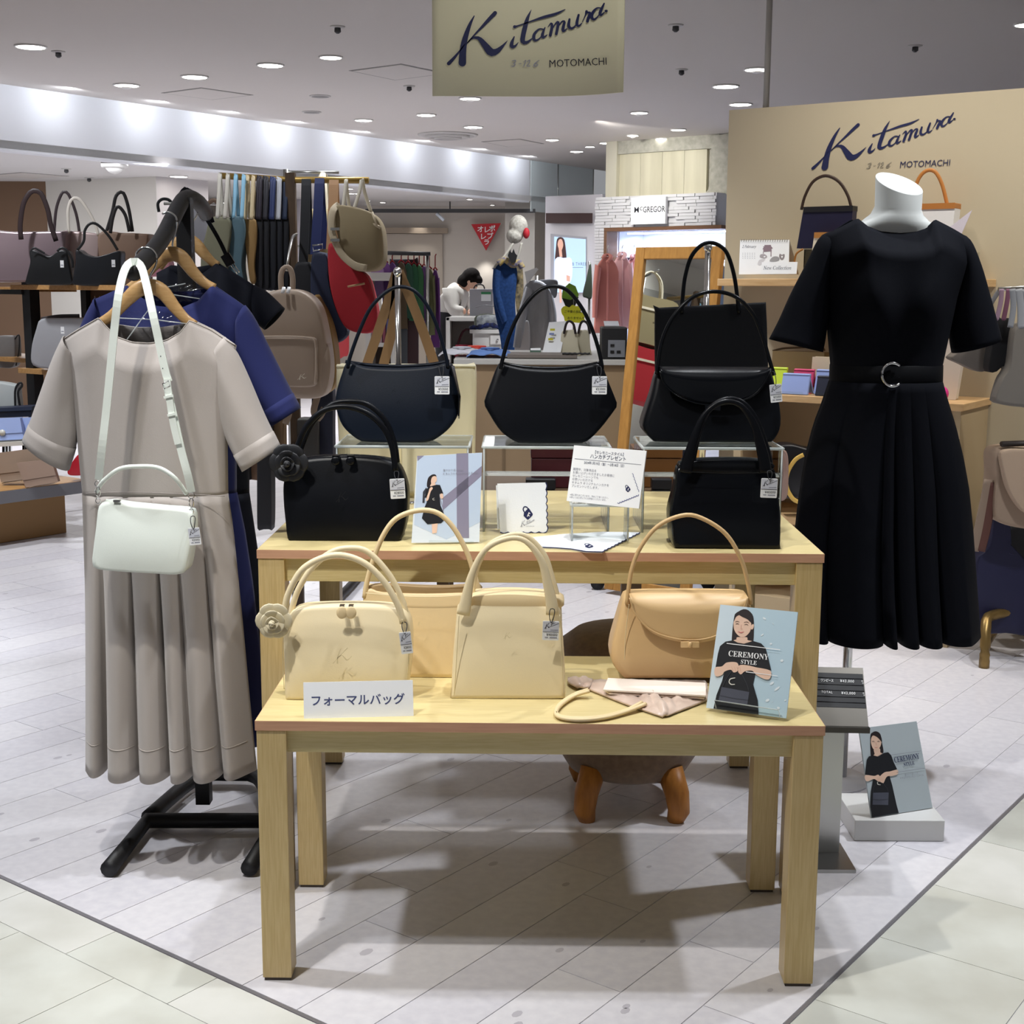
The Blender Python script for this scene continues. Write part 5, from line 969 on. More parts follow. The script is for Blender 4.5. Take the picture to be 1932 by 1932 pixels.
# ---- mannequin
Y = 3.42; MW = M('mannequin_white', 'c6c9c6', .55); pb = W(1599, 1240, Y)
t = thing('mannequin', 'white headless mannequin on chrome pole wearing the black dress', 'mannequin', (pb.x, Y, 0))
rings = []
for y, xl, xr, d, tilt in ((None, 1652, 1741, .047, 1), (392, 1651, 1738, .046, .25), (405, 1643, 1741, .048, .1), (418, 1624, 1752, .05, 0), (430, 1606, 1774, .046, 0), (446, 1576, 1800, .036, 0), (500, 1570, 1800, .06, 0), (600, 1576, 1780, .085, 0), (700, 1584, 1762, .075, 0), (780, 1580, 1764, .08, 0)):
    r = []
    for k in range(36):
        a = 2*math.pi*k/36; x = (xl+xr)/2 + (xr-xl)/2*math.cos(a); yy = y if y else 346
        r.append(W(x, yy, Y) + Vector((0, d*math.sin(a), 0)))
        if tilt: r[-1].z += tilt*(-.014*math.cos(a) + .027*math.sin(a))
    rings.append(r)
mb = MB().mat(MW).loft(rings); o = mb.build('torso', parent=t); bevel(o, .0015, 2)
MB().cyl((pb.x, Y, .01), (pb.x, Y, .75), .0125, 16).build('pole', CHROME, t); MB().lathe([(.1, 0), (.1, .006), (.03, .012), (.02, .03)], (pb.x - .03, Y, 0), 40).build('base', M('base_white', 'd0ced2', .3), t)
t = thing('black_dress', 'black belted dress with C ring buckle worn by white mannequin', 'dress', W(1670, 700, Y))
mT = [(1543, 455), (1556, 442), (1582, 430), (1612, 414), (1630, 429), (1655, 437), (1690, 440), (1722, 437), (1742, 430), (1756, 416), (1785, 430), (1818, 446), (1832, 460)]
bod = [(430, 1543, 1832), (500, 1556, 1822), (560, 1560, 1803), (620, 1562, 1790), (660, 1566, 1781), (692, 1569, 1774), (722, 1567, 1774)]
def bust(u, v): return .03*math.exp(-((v-.5)/.22)**2)*(math.exp(-((u-.3)/.17)**2) + math.exp(-((u-.7)/.17)**2))
mb = MB().mat(BLACKD); cloth(mb, Y, bod, lambda x: polyl(mT, x), lambda u: 722, .10, -1, bust); cloth(mb, Y, bod, lambda x: polyl([(1543, 455), (1612, 414), (1640, 420), (1730, 420), (1756, 416), (1832, 460)], x), lambda u: 722, .095, 1); solid(mb.build('bodice', parent=t), .002, 1)
sk = [(718, 1566, 1775), (760, 1552, 1787), (800, 1536, 1800), (860, 1520, 1815), (920, 1510, 1826), (1000, 1500, 1834), (1100, 1497, 1841), (1205, 1500, 1849)]
mb = MB().mat(BLACKD); cloth(mb, Y, sk, lambda x: 718, lambda u: 1198, .11, -1, tubes([(0, .15), (.15, .43), (.43, .49), (.515, .61), (.61, .74), (.74, 1)], .075, 1.3), 170, 26, 9, 1); cloth(mb, Y, sk, lambda x: 718, lambda u: 1198, .11, 1, softf(.03, 4), 110, 20, 9, 1); solid(mb.build('skirt', parent=t), .002, 0)
for r in ([((1580, 436), (1582, 500)), ((1549, 446), (1567, 512)), ((1524, 494), (1564, 540)), ((1492, 556), (1561, 592)), ((1471, 603), (1557, 632)), ((1452, 640), (1551, 664))], [((1794, 438), (1792, 500)), ((1826, 449), (1807, 512)), ((1848, 496), (1803, 545)), ((1866, 558), (1794, 596)), ((1878, 604), (1793, 634)), ((1887, 640), (1798, 666))]):
    mb = MB().mat(BLACKD); sleeve(mb, Y, r, .03, .066); solid(mb.build('sleeve', parent=t), .002, 0)
rr = []
for y in (686, 688, 728, 730):
    xl, xr = interp(bod, y); g = 2 if y in (688, 728) else -1; rr.append([W((xl+xr)/2 + ((xr-xl)/2 + g)*math.cos(2*math.pi*k/48), y, Y) + Vector((0, (.108 + .0012*g)*math.sin(2*math.pi*k/48), 0)) for k in range(48)])
bl_ = MB().mat(M('belt_black', '08090d', .7, spec=.12, bump=.1, scale=400)).loft(rr, cap=False).build('belt', parent=t)
MB().mat(CHROME).tube([W(1684 + 20*math.cos(math.radians(q)), 707 + 22*math.sin(math.radians(q)), Y - .116) for q in range(50, 312, 9)], .0034, seg=8).build('ring_buckle', parent=bl_)
# ================================================================== BACKGROUND SHOP FITTINGS AND GOODS
def pmat(c, rough=.6, **k): return M('c_%s_%d' % (c, int(rough*100)), c, rough, **k)
def simple_bag(name, label, Y, out, T, c, handles=(), cat='handbag', tagp=None, rough=.6, bulge=.2, group=None, floor_z=None, hm=None, metal=0):
    """soft bag from its outline: body, handles (points, half width, depth shift, colour) and an optional little price tag"""
    b = W(sum(p[0] for p in out)/len(out), max(p[1] for p in out), Y); t = thing(name, label, cat, b, group)
    m = pmat(c, rough, bump=.08, scale=80) if not metal else M('sheen_%s' % c, c, .25, .4)
    mb = MB().mat(m); pillow(mb, ol(out, Y, 56), Y, T, bulge, floor_z=floor_z); body = mb.build('body', parent=t)
    for h in handles:
        pts, r, dY, hc = (tuple(h) + (0, c))[:4] if len(h) < 4 else h
        s = MB().mat(pmat(hc, .45)); strap(s, pts, Y, r, .0025, 28, dY=dY); s.build('handle', parent=t)
    if tagp:
        q = W(tagp[0], tagp[1], Y - T*.62); mb = MB().mat(TAGW).box(q, (.018, .002, .036)); pt = mb.build('price_tag', parent=t)
        MB().mat(GREY_INK).box(q + Vector((0, -.0014, -.006)), (.013, .0006, .004)).build('tag_print', parent=pt)
    return t
def rect(x0, y0, x1, y1, r=3): return [(x0+r, y0), ((x0+x1)/2, y0), (x1-r, y0), (x1, y0+r), (x1, (y0+y1)/2), (x1, y1-r), (x1-r, y1), ((x0+x1)/2, y1), (x0+r, y1), (x0, y1-r), (x0, (y0+y1)/2), (x0, y0+r)]
# ---- left shelving unit (posts, boards, pegboard) and low platform
SU = Vector((-2.70, 7.4, 0)); SW = M('shelf_oak', 'b78c58', .5, bump=.03, scale=12, stretch=(1, 8, 8), c2='a87d4a'); POST = M('post_black', '141416', .5); PEG = M('pegboard', '5a4230', .7)
t = thing('shelving_unit', 'black post shelving unit with oak boards and brown pegboard at left', 'shelf', SU + VD*.6 + UD*.2)
def sbox(t0, t1, d0, d1, z0, z1, name, mat, par, bv=0):
    o = MB().obox(SU + VD*t0 + UD*d0 + UZ*z0, VD*(t1-t0), UD*(d1-d0), UZ*(z1-z0)).build(name, mat, par); return bevel(o, bv) if bv else o
for tt in (.03, 1.32): sbox(tt, tt+.07, .03, .09, .30, 1.36 if tt < 1 else 1.3, 'post', POST, t); sbox(tt, tt+.05, .40, .45, .30, 1.3, 'post', POST, t)
sbox(-.03, 1.45, 0, .42, 1.262, 1.288, 'board', SW, t, .002); sbox(.0, 1.45, 0, .42, .812, .84, 'board', SW, t, .002); sbox(-.6, -.03, .1, .42, 1.25, 1.276, 'board', SW, t, .002); sbox(-.6, -.03, .1, .42, .86, .886, 'board', SW, t, .002); sbox(-.6, .04, .02, .05, 1.236, 1.262, 'bracket_rail', POST, t)
pg = sbox(.05, 1.42, .43, .445, .3, 1.26, 'pegboard', PEG, t); hm_ = MB(); hm_.mat(M('peg_hole', 'cdbfa6', .6))
for i in range(28):
    for j in range(13):
        c = SU + VD*(.12 + i*.045) + UD*.429 + UZ*(.84 + j*.032); r = .0045
        hm_.poly([c + VD*r*math.cos(k*1.05) + UZ*r*math.sin(k*1.05) for k in range(6)])
o = hm_.build('peg_hole', parent=pg); o['kind'] = 'stuff'
PF = Vector((-2.481, 6.6, 0)); t = thing('display_platform', 'low wood topped platform with grey edge at far left', 'platform', PF)
bevel(MB().obox(PF - UD*.7 - VD*.75 + UZ*.222, UD*1.17, VD*.75, UZ*.062).build('deck', M('deck_grey', '75757a', .5), t), .002)
MB().obox(PF - UD*.698 - VD*.748 + UZ*.2842, UD*1.166, VD*.746, UZ*.002).build('wood_top', SW, t); MB().obox(PF - UD*.1 - VD*.55 + UZ*.002, UD*.5, VD*.42, UZ*.22).build('base_box', M('base_oak', '9a764a', .5, bump=.03, scale=10), t); MB().obox(PF - UD*.3 - VD*.5 + UZ*.002, UD*.16, VD*.36, UZ*.22).build('dark_base_block', POST, t)  # wood top, oak base box and a black block under the deck
# handbags on the upper board
DB = '2a1c1e'
simple_bag('tote_bag', 'shiny rose silver tote with dark tubular handles on upper left shelf', 7.25, [(-40, 436), (30, 437), (120, 436), (126, 440), (124, 480), (118, 528), (60, 532), (-30, 532), (-44, 526), (-42, 480)], .13, '8f7e84', [([(40, 452), (38, 425), (44, 385), (56, 364), (66, 360), (78, 366), (90, 395), (96, 425), (106, 455)], .013, -.07, DB)], rough=.3, metal=1)
simple_bag('tote_bag', 'pale silver pink tote with knot beside the rose silver one', 7.32, [(112, 440), (140, 436), (182, 440), (188, 446), (186, 500), (182, 530), (150, 533), (120, 530), (114, 500)], .12, 'b9a6a4', [([(102, 440), (106, 395), (116, 366), (124, 362), (132, 372), (144, 405), (150, 440)], .008, .05, '33282c'), ([(130, 440), (128, 400), (134, 378), (146, 374), (160, 388), (178, 420), (186, 445)], .008, -.06, 'c9c2b8')], rough=.35, metal=1)
simple_bag('tote_bag', 'tall brown taupe tote with thin tied handles at shelf end', 7.2, [(186, 440), (230, 439), (276, 441), (280, 446), (277, 500), (272, 540), (230, 543), (192, 541), (188, 500)], .13, '7c6454', [([(200, 440), (212, 400), (218, 372), (226, 363), (234, 366), (243, 395), (250, 437)], .009, .03, '1c1a1c'), ([(208, 440), (213, 410), (222, 390), (236, 405), (244, 437)], .009, -.03, '1c1a1c')])
simple_bag('small_handbag', 'small black slouchy bag standing first on the upper oak shelf', 7.05, [(50, 536), (90, 538), (135, 537), (137, 530), (130, 490), (126, 474), (112, 472), (96, 483), (80, 480), (68, 473), (55, 472), (57, 495), (48, 528)], .09, '131518', [([(58, 474), (64, 468), (74, 472), (84, 478)], .005, -.02, '131518'), ([(108, 474), (116, 468), (126, 472), (136, 490), (137, 505)], .006, -.02, '131518')], tagp=(117, 498), rough=.4)
simple_bag('small_handbag', 'small black slouchy bag with arched strap, second on upper oak shelf', 6.95, [(138, 537), (180, 540), (226, 541), (228, 530), (228, 490), (226, 473), (200, 480), (180, 484), (160, 480), (143, 470), (142, 495), (137, 525)], .09, '14171d', [([(146, 472), (158, 455), (160, 435), (170, 422), (184, 424), (205, 445), (222, 472)], .007, -.01, '17181a')], tagp=(214, 497), rough=.4)
simple_bag('boston_bag', 'white grey boston bag on the lower oak shelf', 7.15, [(62, 690), (100, 697), (150, 700), (165, 690), (168, 640), (160, 604), (150, 600), (110, 600), (76, 602), (68, 620), (58, 660)], .13, '9a9ba0', [([(78, 602), (110, 597), (150, 596)], .01, .05, '2c2426')], tagp=(118, 623))
simple_bag('shoulder_handbag', 'pale grey shoulder bag with black cord at far left edge', 7.7, [(-20, 640), (20, 634), (28, 640), (26, 690), (0, 694), (-20, 692)], .1, '6e6a68', [([(28, 640), (36, 632), (36, 660), (30, 690)], .004, -.02, '1a1a1c')])
simple_bag('clutch_bag', 'white rectangular bag with black cord at left edge below shelf', 7.3, [(-30, 726), (28, 726), (32, 735), (30, 800), (-30, 800)], .08, 'b7bdbd', [([(29, 770), (29, 735), (38, 722), (42, 728), (34, 740), (38, 768)], .006, -.03, '151517')])
# wallets on the platform
def wallet(label, Y, q, c, th=.02, button=False, name='wallet', stand=True, group=None):
    """a stood-up flap wallet: front face quad in photo pixels TL TR BR BL, leaning on a clear prop"""
    P = [W(p[0], p[1], Y + (.02 if i < 2 else 0)) for i, p in enumerate(q)]; b = (P[2]+P[3])/2; t = thing(name, label, 'wallet', b, group); m = pmat(c, .45)
    mb = MB().mat(m).prism(P, (0, th, 0)); o = bevel(mb.build('case', parent=t), .004, 3); f = [P[0] + Vector((0, -.0035, .002)), P[1] + Vector((0, -.0035, .002)), P[1]*.3 + P[2]*.7 + Vector((0, -.0045, 0)), P[0]*.3 + P[3]*.7 + Vector((0, -.0045, 0))]
    mb = MB().mat(m).prism(f, (0, .003, 0)); bevel(mb.build('flap', parent=t), .0015)
    if button: mb = MB().mat(pmat('d8d8d0', .3)).cyl(P[0]*.25 + P[1]*.1 + P[2]*.4 + P[3]*.25 + Vector((0, -.005, 0)), P[0]*.25 + P[1]*.1 + P[2]*.4 + P[3]*.25 + Vector((0, -.012, 0)), .016, 16); mb.build('turn_lock', parent=t)
    if stand: mb = MB().prism([P[3] + Vector((.01, -.02, -.004)), P[2] + Vector((-.01, -.02, -.004)), P[2] + Vector((-.01, .05, -.004)), P[3] + Vector((.01, .05, -.004))], (0, 0, .003)); mb.build('clear_prop', ACRYL, t)
    return t
wallet('pale blue flap wallet with round turn lock on platform at left edge', 6.95, [(-35, 791), (38, 788), (45, 828), (-30, 833)], '9db0e0', .03, True); wallet('pale blue wallet half behind the beige sleeve on platform', 7.0, [(40, 789), (75, 787), (80, 828), (48, 828)], '9db0e0', .03)
wallet('long taupe wallet on a clear prop at platform edge', 6.75, [(-10, 856), (76, 845), (88, 900), (2, 910)], '94806f', .03); wallet('smaller taupe wallet propped in front of long taupe one', 6.68, [(32, 874), (97, 867), (110, 909), (48, 920)], '947d6e', .03)
t = thing('presentation_box', 'dark navy box lying behind the pale blue wallets', 'box', W(10, 785, 7.15)); b = MB().mat(pmat('1d2538', .5)).prism([W(-40, 775, 7.15), W(59, 770, 7.15), W(59, 786, 7.15), W(-40, 789, 7.15)], (0, .12, 0)); bevel(b.build('box', parent=t), .003); MB().mat(pmat('2a3348', .5)).prism([W(-41, 772, 7.14), W(60, 767, 7.14), W(60, 774, 7.14), W(-41, 778, 7.14)], (0, .14, 0)).build('lid', parent=t)
t = thing('white_tray', 'white clear topped tray carrying the pale blue wallets', 'tray', W(10, 850, 6.95)); MB().mat(pmat('d8d6d0', .5)).prism([W(-40, 837, 6.93), W(50, 832, 6.93), W(50, 840, 6.93), W(-40, 845, 6.93)], (0, .16, 0)).build('plate', parent=t)
for x in (4, 42): MB().prism([W(x, 838, 6.94), W(x+3, 838, 6.94), W(x+3, 872, 6.94), W(x, 872, 6.94)], (0, .12, 0)).build('side_plate', ACRYL, t)
simple_bag('pouch', 'red leather pouch partly hidden by the beige dress sleeve', 6.9, [(127, 888), (136, 872), (150, 856), (166, 860), (170, 885), (160, 896), (132, 897)], .05, 'b3202e', rough=.35)
# ---- bag rack: brown timber stand with rail
YR = 4.95; RB = M('rack_timber', '4a3826', .6, bump=.05, scale=14, stretch=(6, 6, 1), c2='3d2d1e'); RR = M('rack_rail_brass', '8c7238', .4, .5)
tp = W(548, 326, YR); t = thing('bag_rack', 'dark timber bag rack with brass rail crowded with hanging bags', 'rack', (tp.x, YR, 0)); dR = Vector((.98, -.2, 0)).normalized(); r0 = Vector((tp.x, YR, tp.z - .025))
MB().box((tp.x, YR, tp.z/2), (.034, .034, tp.z)).build('post', RB, t); MB().tube([r0 - dR*.27 + UZ*.018, r0, r0 + dR*.29 - UZ*.004], .0115, seg=12).build('rail', RR, t)
MB().tube(cr([(tp.x - .3, YR - .28, .02), (tp.x - .05, YR - .1, .025), (tp.x + .05, YR + .1, .025), (tp.x + .33, YR + .25, .02)], 20), .017, seg=10).build('base_hoop', POST, t)
c0 = Zp(650, 1118, .02); MB().tube(cr([(tp.x, YR, .03), (tp.x + .05, 5.2, .028), (c0.x, c0.y, .025), (c0.x + .03, c0.y + .4, .022)], 20), .017, seg=10).build('base_hoop', POST, t)
def loopstrap(par, mat, x0, x1, yt, yb0, yb1, Y, r=.009, name='handle', spread=.035):
    """a strap over the rail: front and back runs"""
    s = MB().mat(mat); P = [W(x0, yb0, Y - spread), W((x0+x1)/2 - (x1-x0)*.15, (yt*2+yb0)/3 + 4, Y - spread*.6), W((x0+x1)/2, yt, Y), W((x0+x1)/2 + (x1-x0)*.15, (yt*2+yb1)/3 + 4, Y + spread*.6), W(x1, yb1, Y + spread)]
    Q = cr([tuple(p) for p in P], 26)
    (s.ribbon(Q, r) if r > .012 else s.tube(Q, r, .0022, 8, up=(0, 1, 0))); return s.build(name, parent=par)
def hung(label, Y, out, c, T, straps, rough=.75, name='tote_bag', group=None):
    t = thing(name, label, 'bag', W(sum(p[0] for p in out)/len(out), max(p[1] for p in out), Y), group); m = pmat(c, rough, bump=.1, scale=60)
    mb = MB().mat(m); pillow(mb, ol(out, Y, 52), Y, T, .25); b = mb.build('body', parent=t)
    for (x0, x1, yt, b0, b1, hc, r) in straps: loopstrap(t, pmat(hc, .6), x0, x1, yt, b0, b1, Y + T/2, r)
    return t
hung('olive grey tote first on the bag rack, white loop handles', 4.80, [(396, 412), (412, 408), (432, 412), (434, 440), (428, 500), (432, 600), (408, 602), (384, 560), (378, 490), (388, 440)], '6f6e5a', .07, [(410, 420, 326, 412, 410, 'c9c5bb', .007), (424, 436, 327, 412, 410, 'c9c5bb', .007)])
hung('teal blue tote with light blue loop handles on bag rack', 4.83, [(432, 414), (446, 408), (458, 411), (462, 440), (456, 500), (464, 560), (446, 565), (434, 540), (430, 480)], '48616c', .07, [(440, 450, 328, 412, 410, '8fc0dc', .007), (456, 464, 329, 412, 410, '8fc0dc', .007)])
hung('tan canvas tote with cream loop handles on bag rack', 4.86, [(459, 416), (470, 413), (482, 415), (484, 450), (480, 500), (482, 530), (472, 532), (466, 480), (461, 445)], '8a6c40', .07, [(462, 472, 330, 414, 412, 'd0bd98', .007), (474, 482, 331, 414, 412, 'd0bd98', .007)])
for k, (x, hc, lab) in enumerate(((488, '2a2430', 'black tote with plum loop handles, fourth on bag rack'), (500, '2c2c34', 'black tote with charcoal loop handles, fifth on bag rack'), (513, '2d3a66', 'black tote with blue loop handles, sixth on bag rack'), (525, 'b9bcc4', 'black tote with pale striped handles, seventh on bag rack'), (537, '27324a', 'black tote with navy loop handles, last before rack post'))):
    hung(lab, 4.88 + k*.012, [(x-7, 416), (x, 412), (x+7, 414), (x+8, 460), (x+7, 540), (x+2, 546), (x-7, 543), (x-9, 480)], ('14141a', '15161c', '12151d', '10131c', '0e1018')[k], .06, [(x-4, x+3, 331 + k, 414, 412, hc, .0065), (x+1, x+7, 332 + k, 414, 412, hc, .0065)])
hung('black messenger bag on wide black strap right of rack post', 4.80, [(556, 500), (572, 494), (586, 500), (590, 560), (598, 640), (600, 660), (560, 662), (540, 640), (548, 560)], '131318', .09, [(572, 584, 335, 500, 480, '17191e', .016)], name='messenger_bag')
t = hung('navy shoulder bag on wide navy strap with metal buckle', 4.74, [(588, 482), (602, 476), (616, 482), (622, 540), (640, 600), (655, 630), (630, 648), (600, 620), (586, 560)], '18213a', .09, [(594, 612, 337, 480, 470, '1e2a5c', .016)], name='shoulder_bag')
MB().mat(STEEL).tube([W(p[0], p[1], 4.69) for p in ((590, 463), (608, 461), (609, 471), (591, 473))], .003, seg=6, closed=True).build('buckle', parent=t)
t = hung('red canvas bag with tan trim under the khaki duffel', 4.68, [(618, 468), (630, 460), (662, 500), (692, 520), (706, 560), (712, 600), (700, 628), (660, 624), (640, 600), (622, 540)], 'a01c28', .10, [(624, 636, 340, 470, 460, 'b08a66', .016)], name='shoulder_bag')
MB().mat(pmat('b08a66', .6)).tube([W(p[0], p[1], 4.605) for p in ((656, 541), (676, 537), (688, 535))], .004, seg=6).build('pocket_trim', parent=t)
t = thing('duffel_bag', 'khaki duffel bag hanging highest at right end of bag rack', 'bag', W(675, 512, 4.60)); KH = M('canvas_khaki', '84765a', .8, bump=.15, scale=120); WBG = M('webbing_beige', 'b5a78e', .7)
mb = MB().mat(KH); pillow(mb, ol([(630, 392), (645, 386), (690, 396), (712, 412), (722, 440), (723, 490), (712, 508), (690, 512), (665, 508), (645, 480), (636, 440), (625, 415)], 4.60), 4.60, .16, .3); b = mb.build('body', parent=t)
mb = MB().mat(WBG); mb.tube([W(p[0], p[1], 4.585) for p in cr([(669, 417), (690, 419), (706, 424), (718, 430)], 10)], .005, .002, 6, up=(0, 1, 0)); mb.build('pocket_band', parent=b)
mb = MB().mat(WBG); mb.tube([W(p[0], p[1], 4.58 + (p[2] if len(p) > 2 else 0)) for p in cr([(640, 386, .04), (628, 398, 0), (625, 430, -.01), (632, 455, -.012), (645, 480, -.01), (668, 500, -.012), (692, 506, -.01)], 24)], .012, .002, 8, up=(0, 1, 0)); mb.build('webbing_strap', parent=t)
for y in (432, 453): MB().mat(STEEL).box(W(632, y, 4.562), (.03, .004, .009)).build('slider', parent=t)
for x, x2 in ((648, 660), (668, 700)): loopstrap(t, pmat('c4beb0', .6), x - 2, x2, 338, 400, 400, 4.66, .006)
for p in (((702, 400), (712, 428)),): mb = MB().mat(WBG); mb.tube([W(q[0], q[1], 4.59) for q in p[0:1][0:1] or p] + [W(712, 428, 4.585)], .004, seg=6); mb.build('zip_trim', parent=b)
# backpack in front of the rack
t = thing('backpack', 'rose beige backpack with front pocket hanging before the bag rack', 'backpack', W(560, 760, 4.4)); BPK = M('nylon_rose', 'a3907f', .5, bump=.12, scale=90, sheen=.2); YB2 = 4.40
mb = MB().mat(BPK); pillow(mb, ol([(470, 620), (480, 575), (505, 552), (540, 545), (575, 552), (600, 578), (614, 630), (622, 690), (618, 735), (600, 752), (540, 752), (490, 748), (474, 735), (468, 690)], YB2), YB2, .14, .28); b = mb.build('body', parent=t)
mb = MB().mat(BPK); pillow(mb, ol(rect(478, 636, 597, 730, 10), YB2 - .035), YB2 - .035, .05, .2); pk = mb.build('front_pocket', parent=t)
mb = MB().mat(M('nylon_rose_trim', 'b7a594', .5)); mb.tube([W(p[0], p[1], YB2 - .04) for p in cr([(480, 636), (530, 635), (580, 637), (594, 646), (596, 690), (594, 724)], 30)], .003, seg=6, up=(0, 1, 0)); mb.build('pocket_piping', parent=pk)
gl = W(541, 508, YB2 + .03); MB().mat(STEEL).tube(cr([(gl.x, gl.y, gl.z - .004), (gl.x, gl.y + .01, gl.z + .012), (gl.x, gl.y + .12, gl.z + .1), (tp.x + .02, YR - .02, gl.z + .13)], 12), .005, seg=8).build('hanging_hook', parent=t)
mb = MB().mat(BPK); strap(mb, [(531, 552), (530, 520), (536, 506), (546, 506), (552, 522), (552, 552)], YB2 + .03, .009, .003, 22); mb.build('grab_loop', parent=t)
for x in (533, 543): mb = MB().mat(pmat('e8e8ea', .3)); mb.tube([W(x + 3, 542, YB2 - .01), W(x, 553, YB2 - .02)], .006, .003, 8, up=(0, 1, 0)); mb.build('zip_pull', parent=t)
pp = Crop(480, 680, 3.21, W(570, 711, YB2 - .068), (0, -1, 0)); mb = MB(); lk = Crop(0, 0, 1, pp.o, pp.n); lk.at = lambda x, y, l=0: pp.at(262 + (x-226)*.098, 116 + (y-590)*.075, l); pstroke(mb, lk, [[(a, b2, c*1.0) for a, b2, c in s] for s in LOGO[:4]], .001, M('thread_ivory', 'e2dccd', .5), 12); mb.build('emblem', parent=pk)
mb = MB().mat(BPK); pillow(mb, ol([(600, 650), (618, 650), (624, 690), (616, 735), (602, 738)], YB2 + .0), YB2 + .0, .09, .2); mb.build('side_pocket', parent=t)
for pts in ([(548, 752), (545, 780), (538, 800)], [(600, 745), (592, 775), (600, 790), (612, 770)]): mb = MB().mat(pmat('8a7866', .6)); strap(mb, pts, YB2 + .06, .011, .002, 14); mb.build('shoulder_strap', parent=t)
simple_bag('backpack', 'mustard tan backpack standing behind the rose beige one', 4.62, [(590, 560), (606, 575), (622, 610), (632, 660), (634, 715), (622, 740), (600, 740), (590, 660)], .12, '8d7040', cat='backpack')
for k, (x0, y0, x1, y1, c, lab) in enumerate(((485, 756, 512, 1000, '17171b', 'black bag hanging low behind the blue dress cuff'), (514, 770, 534, 860, '6b543a', 'brown canvas bag low behind the black zip bag handle'), (560, 790, 600, 868, '33302c', 'dark strap bundle bag low on the bag rack'), (588, 735, 628, 880, '14182a', 'long navy bag low behind the navy hobo bag'))):
    simple_bag('hanging_bag', lab, 4.75 + .05*k, rect(x0, y0, x1, y1, 5), .08, c, cat='bag')
t = thing('hook_rail', 'thin steel hook stand holding the denim bag behind rack', 'stand', (-1.3, 5.35, 0)); MB().cyl((-1.3, 5.46, 0), (-1.3, 5.46, 1.62), .01, 8).build('post', STEEL, t); MB().tube([(-1.36, 5.38, 1.6), (-1.1, 5.38, 1.6)], .006, seg=8).build('cross_rail', STEEL, t); MB().lathe([(.13, 0), (.13, .01), (.02, .02)], (-1.3, 5.46, 0), 20).build('base', STEEL, t)
simple_bag('denim_bag', 'denim blue bag with black loop hanging behind the rack post', 5.4, [(318, 404), (340, 396), (366, 398), (372, 430), (365, 470), (330, 480), (300, 470), (306, 430)], .1, '5a6a86', [([(300, 400), (298, 384), (306, 376), (318, 377), (325, 386), (322, 398)], .006, -.02, '16181c')], cat='bag')
simple_bag('paisley_bag', 'grey patterned bag with brown loop between rack post and totes', 5.3, [(360, 400), (380, 392), (392, 404), (392, 440), (378, 460), (362, 450)], .08, '8a8a90', [([(380, 410), (388, 390), (402, 378), (412, 384)], .008, -.02, '6e5848')], cat='bag')
simple_bag('floral_pouch', 'pink floral bag glimpsed between hangers and black rack arm', 5.36, [(268, 500), (282, 486), (300, 484), (318, 492), (318, 510), (296, 520), (272, 520)], .08, 'c0848f', cat='bag')
# bags hung on the rack's far side, mainly seen in the mirror
def side_bag(label, x, y, z0, z1, wd, T, c, hc):
    t = thing('hanging_bag', label, 'bag', (x, y, z0)); m = pmat(c, .75, bump=.1, scale=60); pts = cr([(y - wd/2*.92, z0 + .01), (y, z0), (y + wd/2*.92, z0 + .01), (y + wd/2, (z0+z1)/2), (y + wd/2*.86, z1), (y, z1 + .005), (y - wd/2*.86, z1), (y - wd/2, (z0+z1)/2)], 40, True)
    bevel(MB().mat(m).prism([(x - T/2, p[0], p[1]) for p in pts], (T, 0, 0), True).build('body', parent=t), .015, 3)
    for dx in (-.02, .02): MB().mat(pmat(hc, .6)).tube(cr([(x + dx, y - wd*.22, z1 - .03), (x + dx*.6, y - wd*.17, z1 + .1), (x, y, z1 + .15), (x + dx*.6, y + wd*.17, z1 + .1), (x + dx, y + wd*.22, z1 - .03)], 22), .009, .005, 8).build('handle', parent=t)
    MB().mat(pmat('d8cdb8', .6)).box((x + T/2 + .002, y, z1 - .06), (.004, wd*.7, .012)).build('trim_band', parent=t); return t
side_bag('khaki boston bag with cream trim reflected in the mirror', -.72, 5.25, 1.32, 1.56, .34, .12, '8a7d5c', 'c9c0aa'); side_bag('red rucksack reflected in mirror below the khaki one', -.72, 5.22, 1.02, 1.29, .36, .14, 'a81c26', '3a1a1c')
t = thing('hook_rail', 'steel hook post carrying the bags on far side of rack', 'stand', (-.86, 5.24, 0)); MB().cyl((-.86, 5.24, 0), (-.86, 5.24, 1.72), .012, 8).build('post', STEEL, t); MB().tube([(-.87, 5.24, 1.71), (-.66, 5.24, 1.71)], .006, seg=8).build('upper_arm', STEEL, t); MB().tube([(-.87, 5.22, 1.435), (-.66, 5.22, 1.435)], .006, seg=8).build('lower_arm', STEEL, t); MB().lathe([(.13, 0), (.13, .01), (.02, .02)], (-.86, 5.24, 0), 20).build('base', STEEL, t)
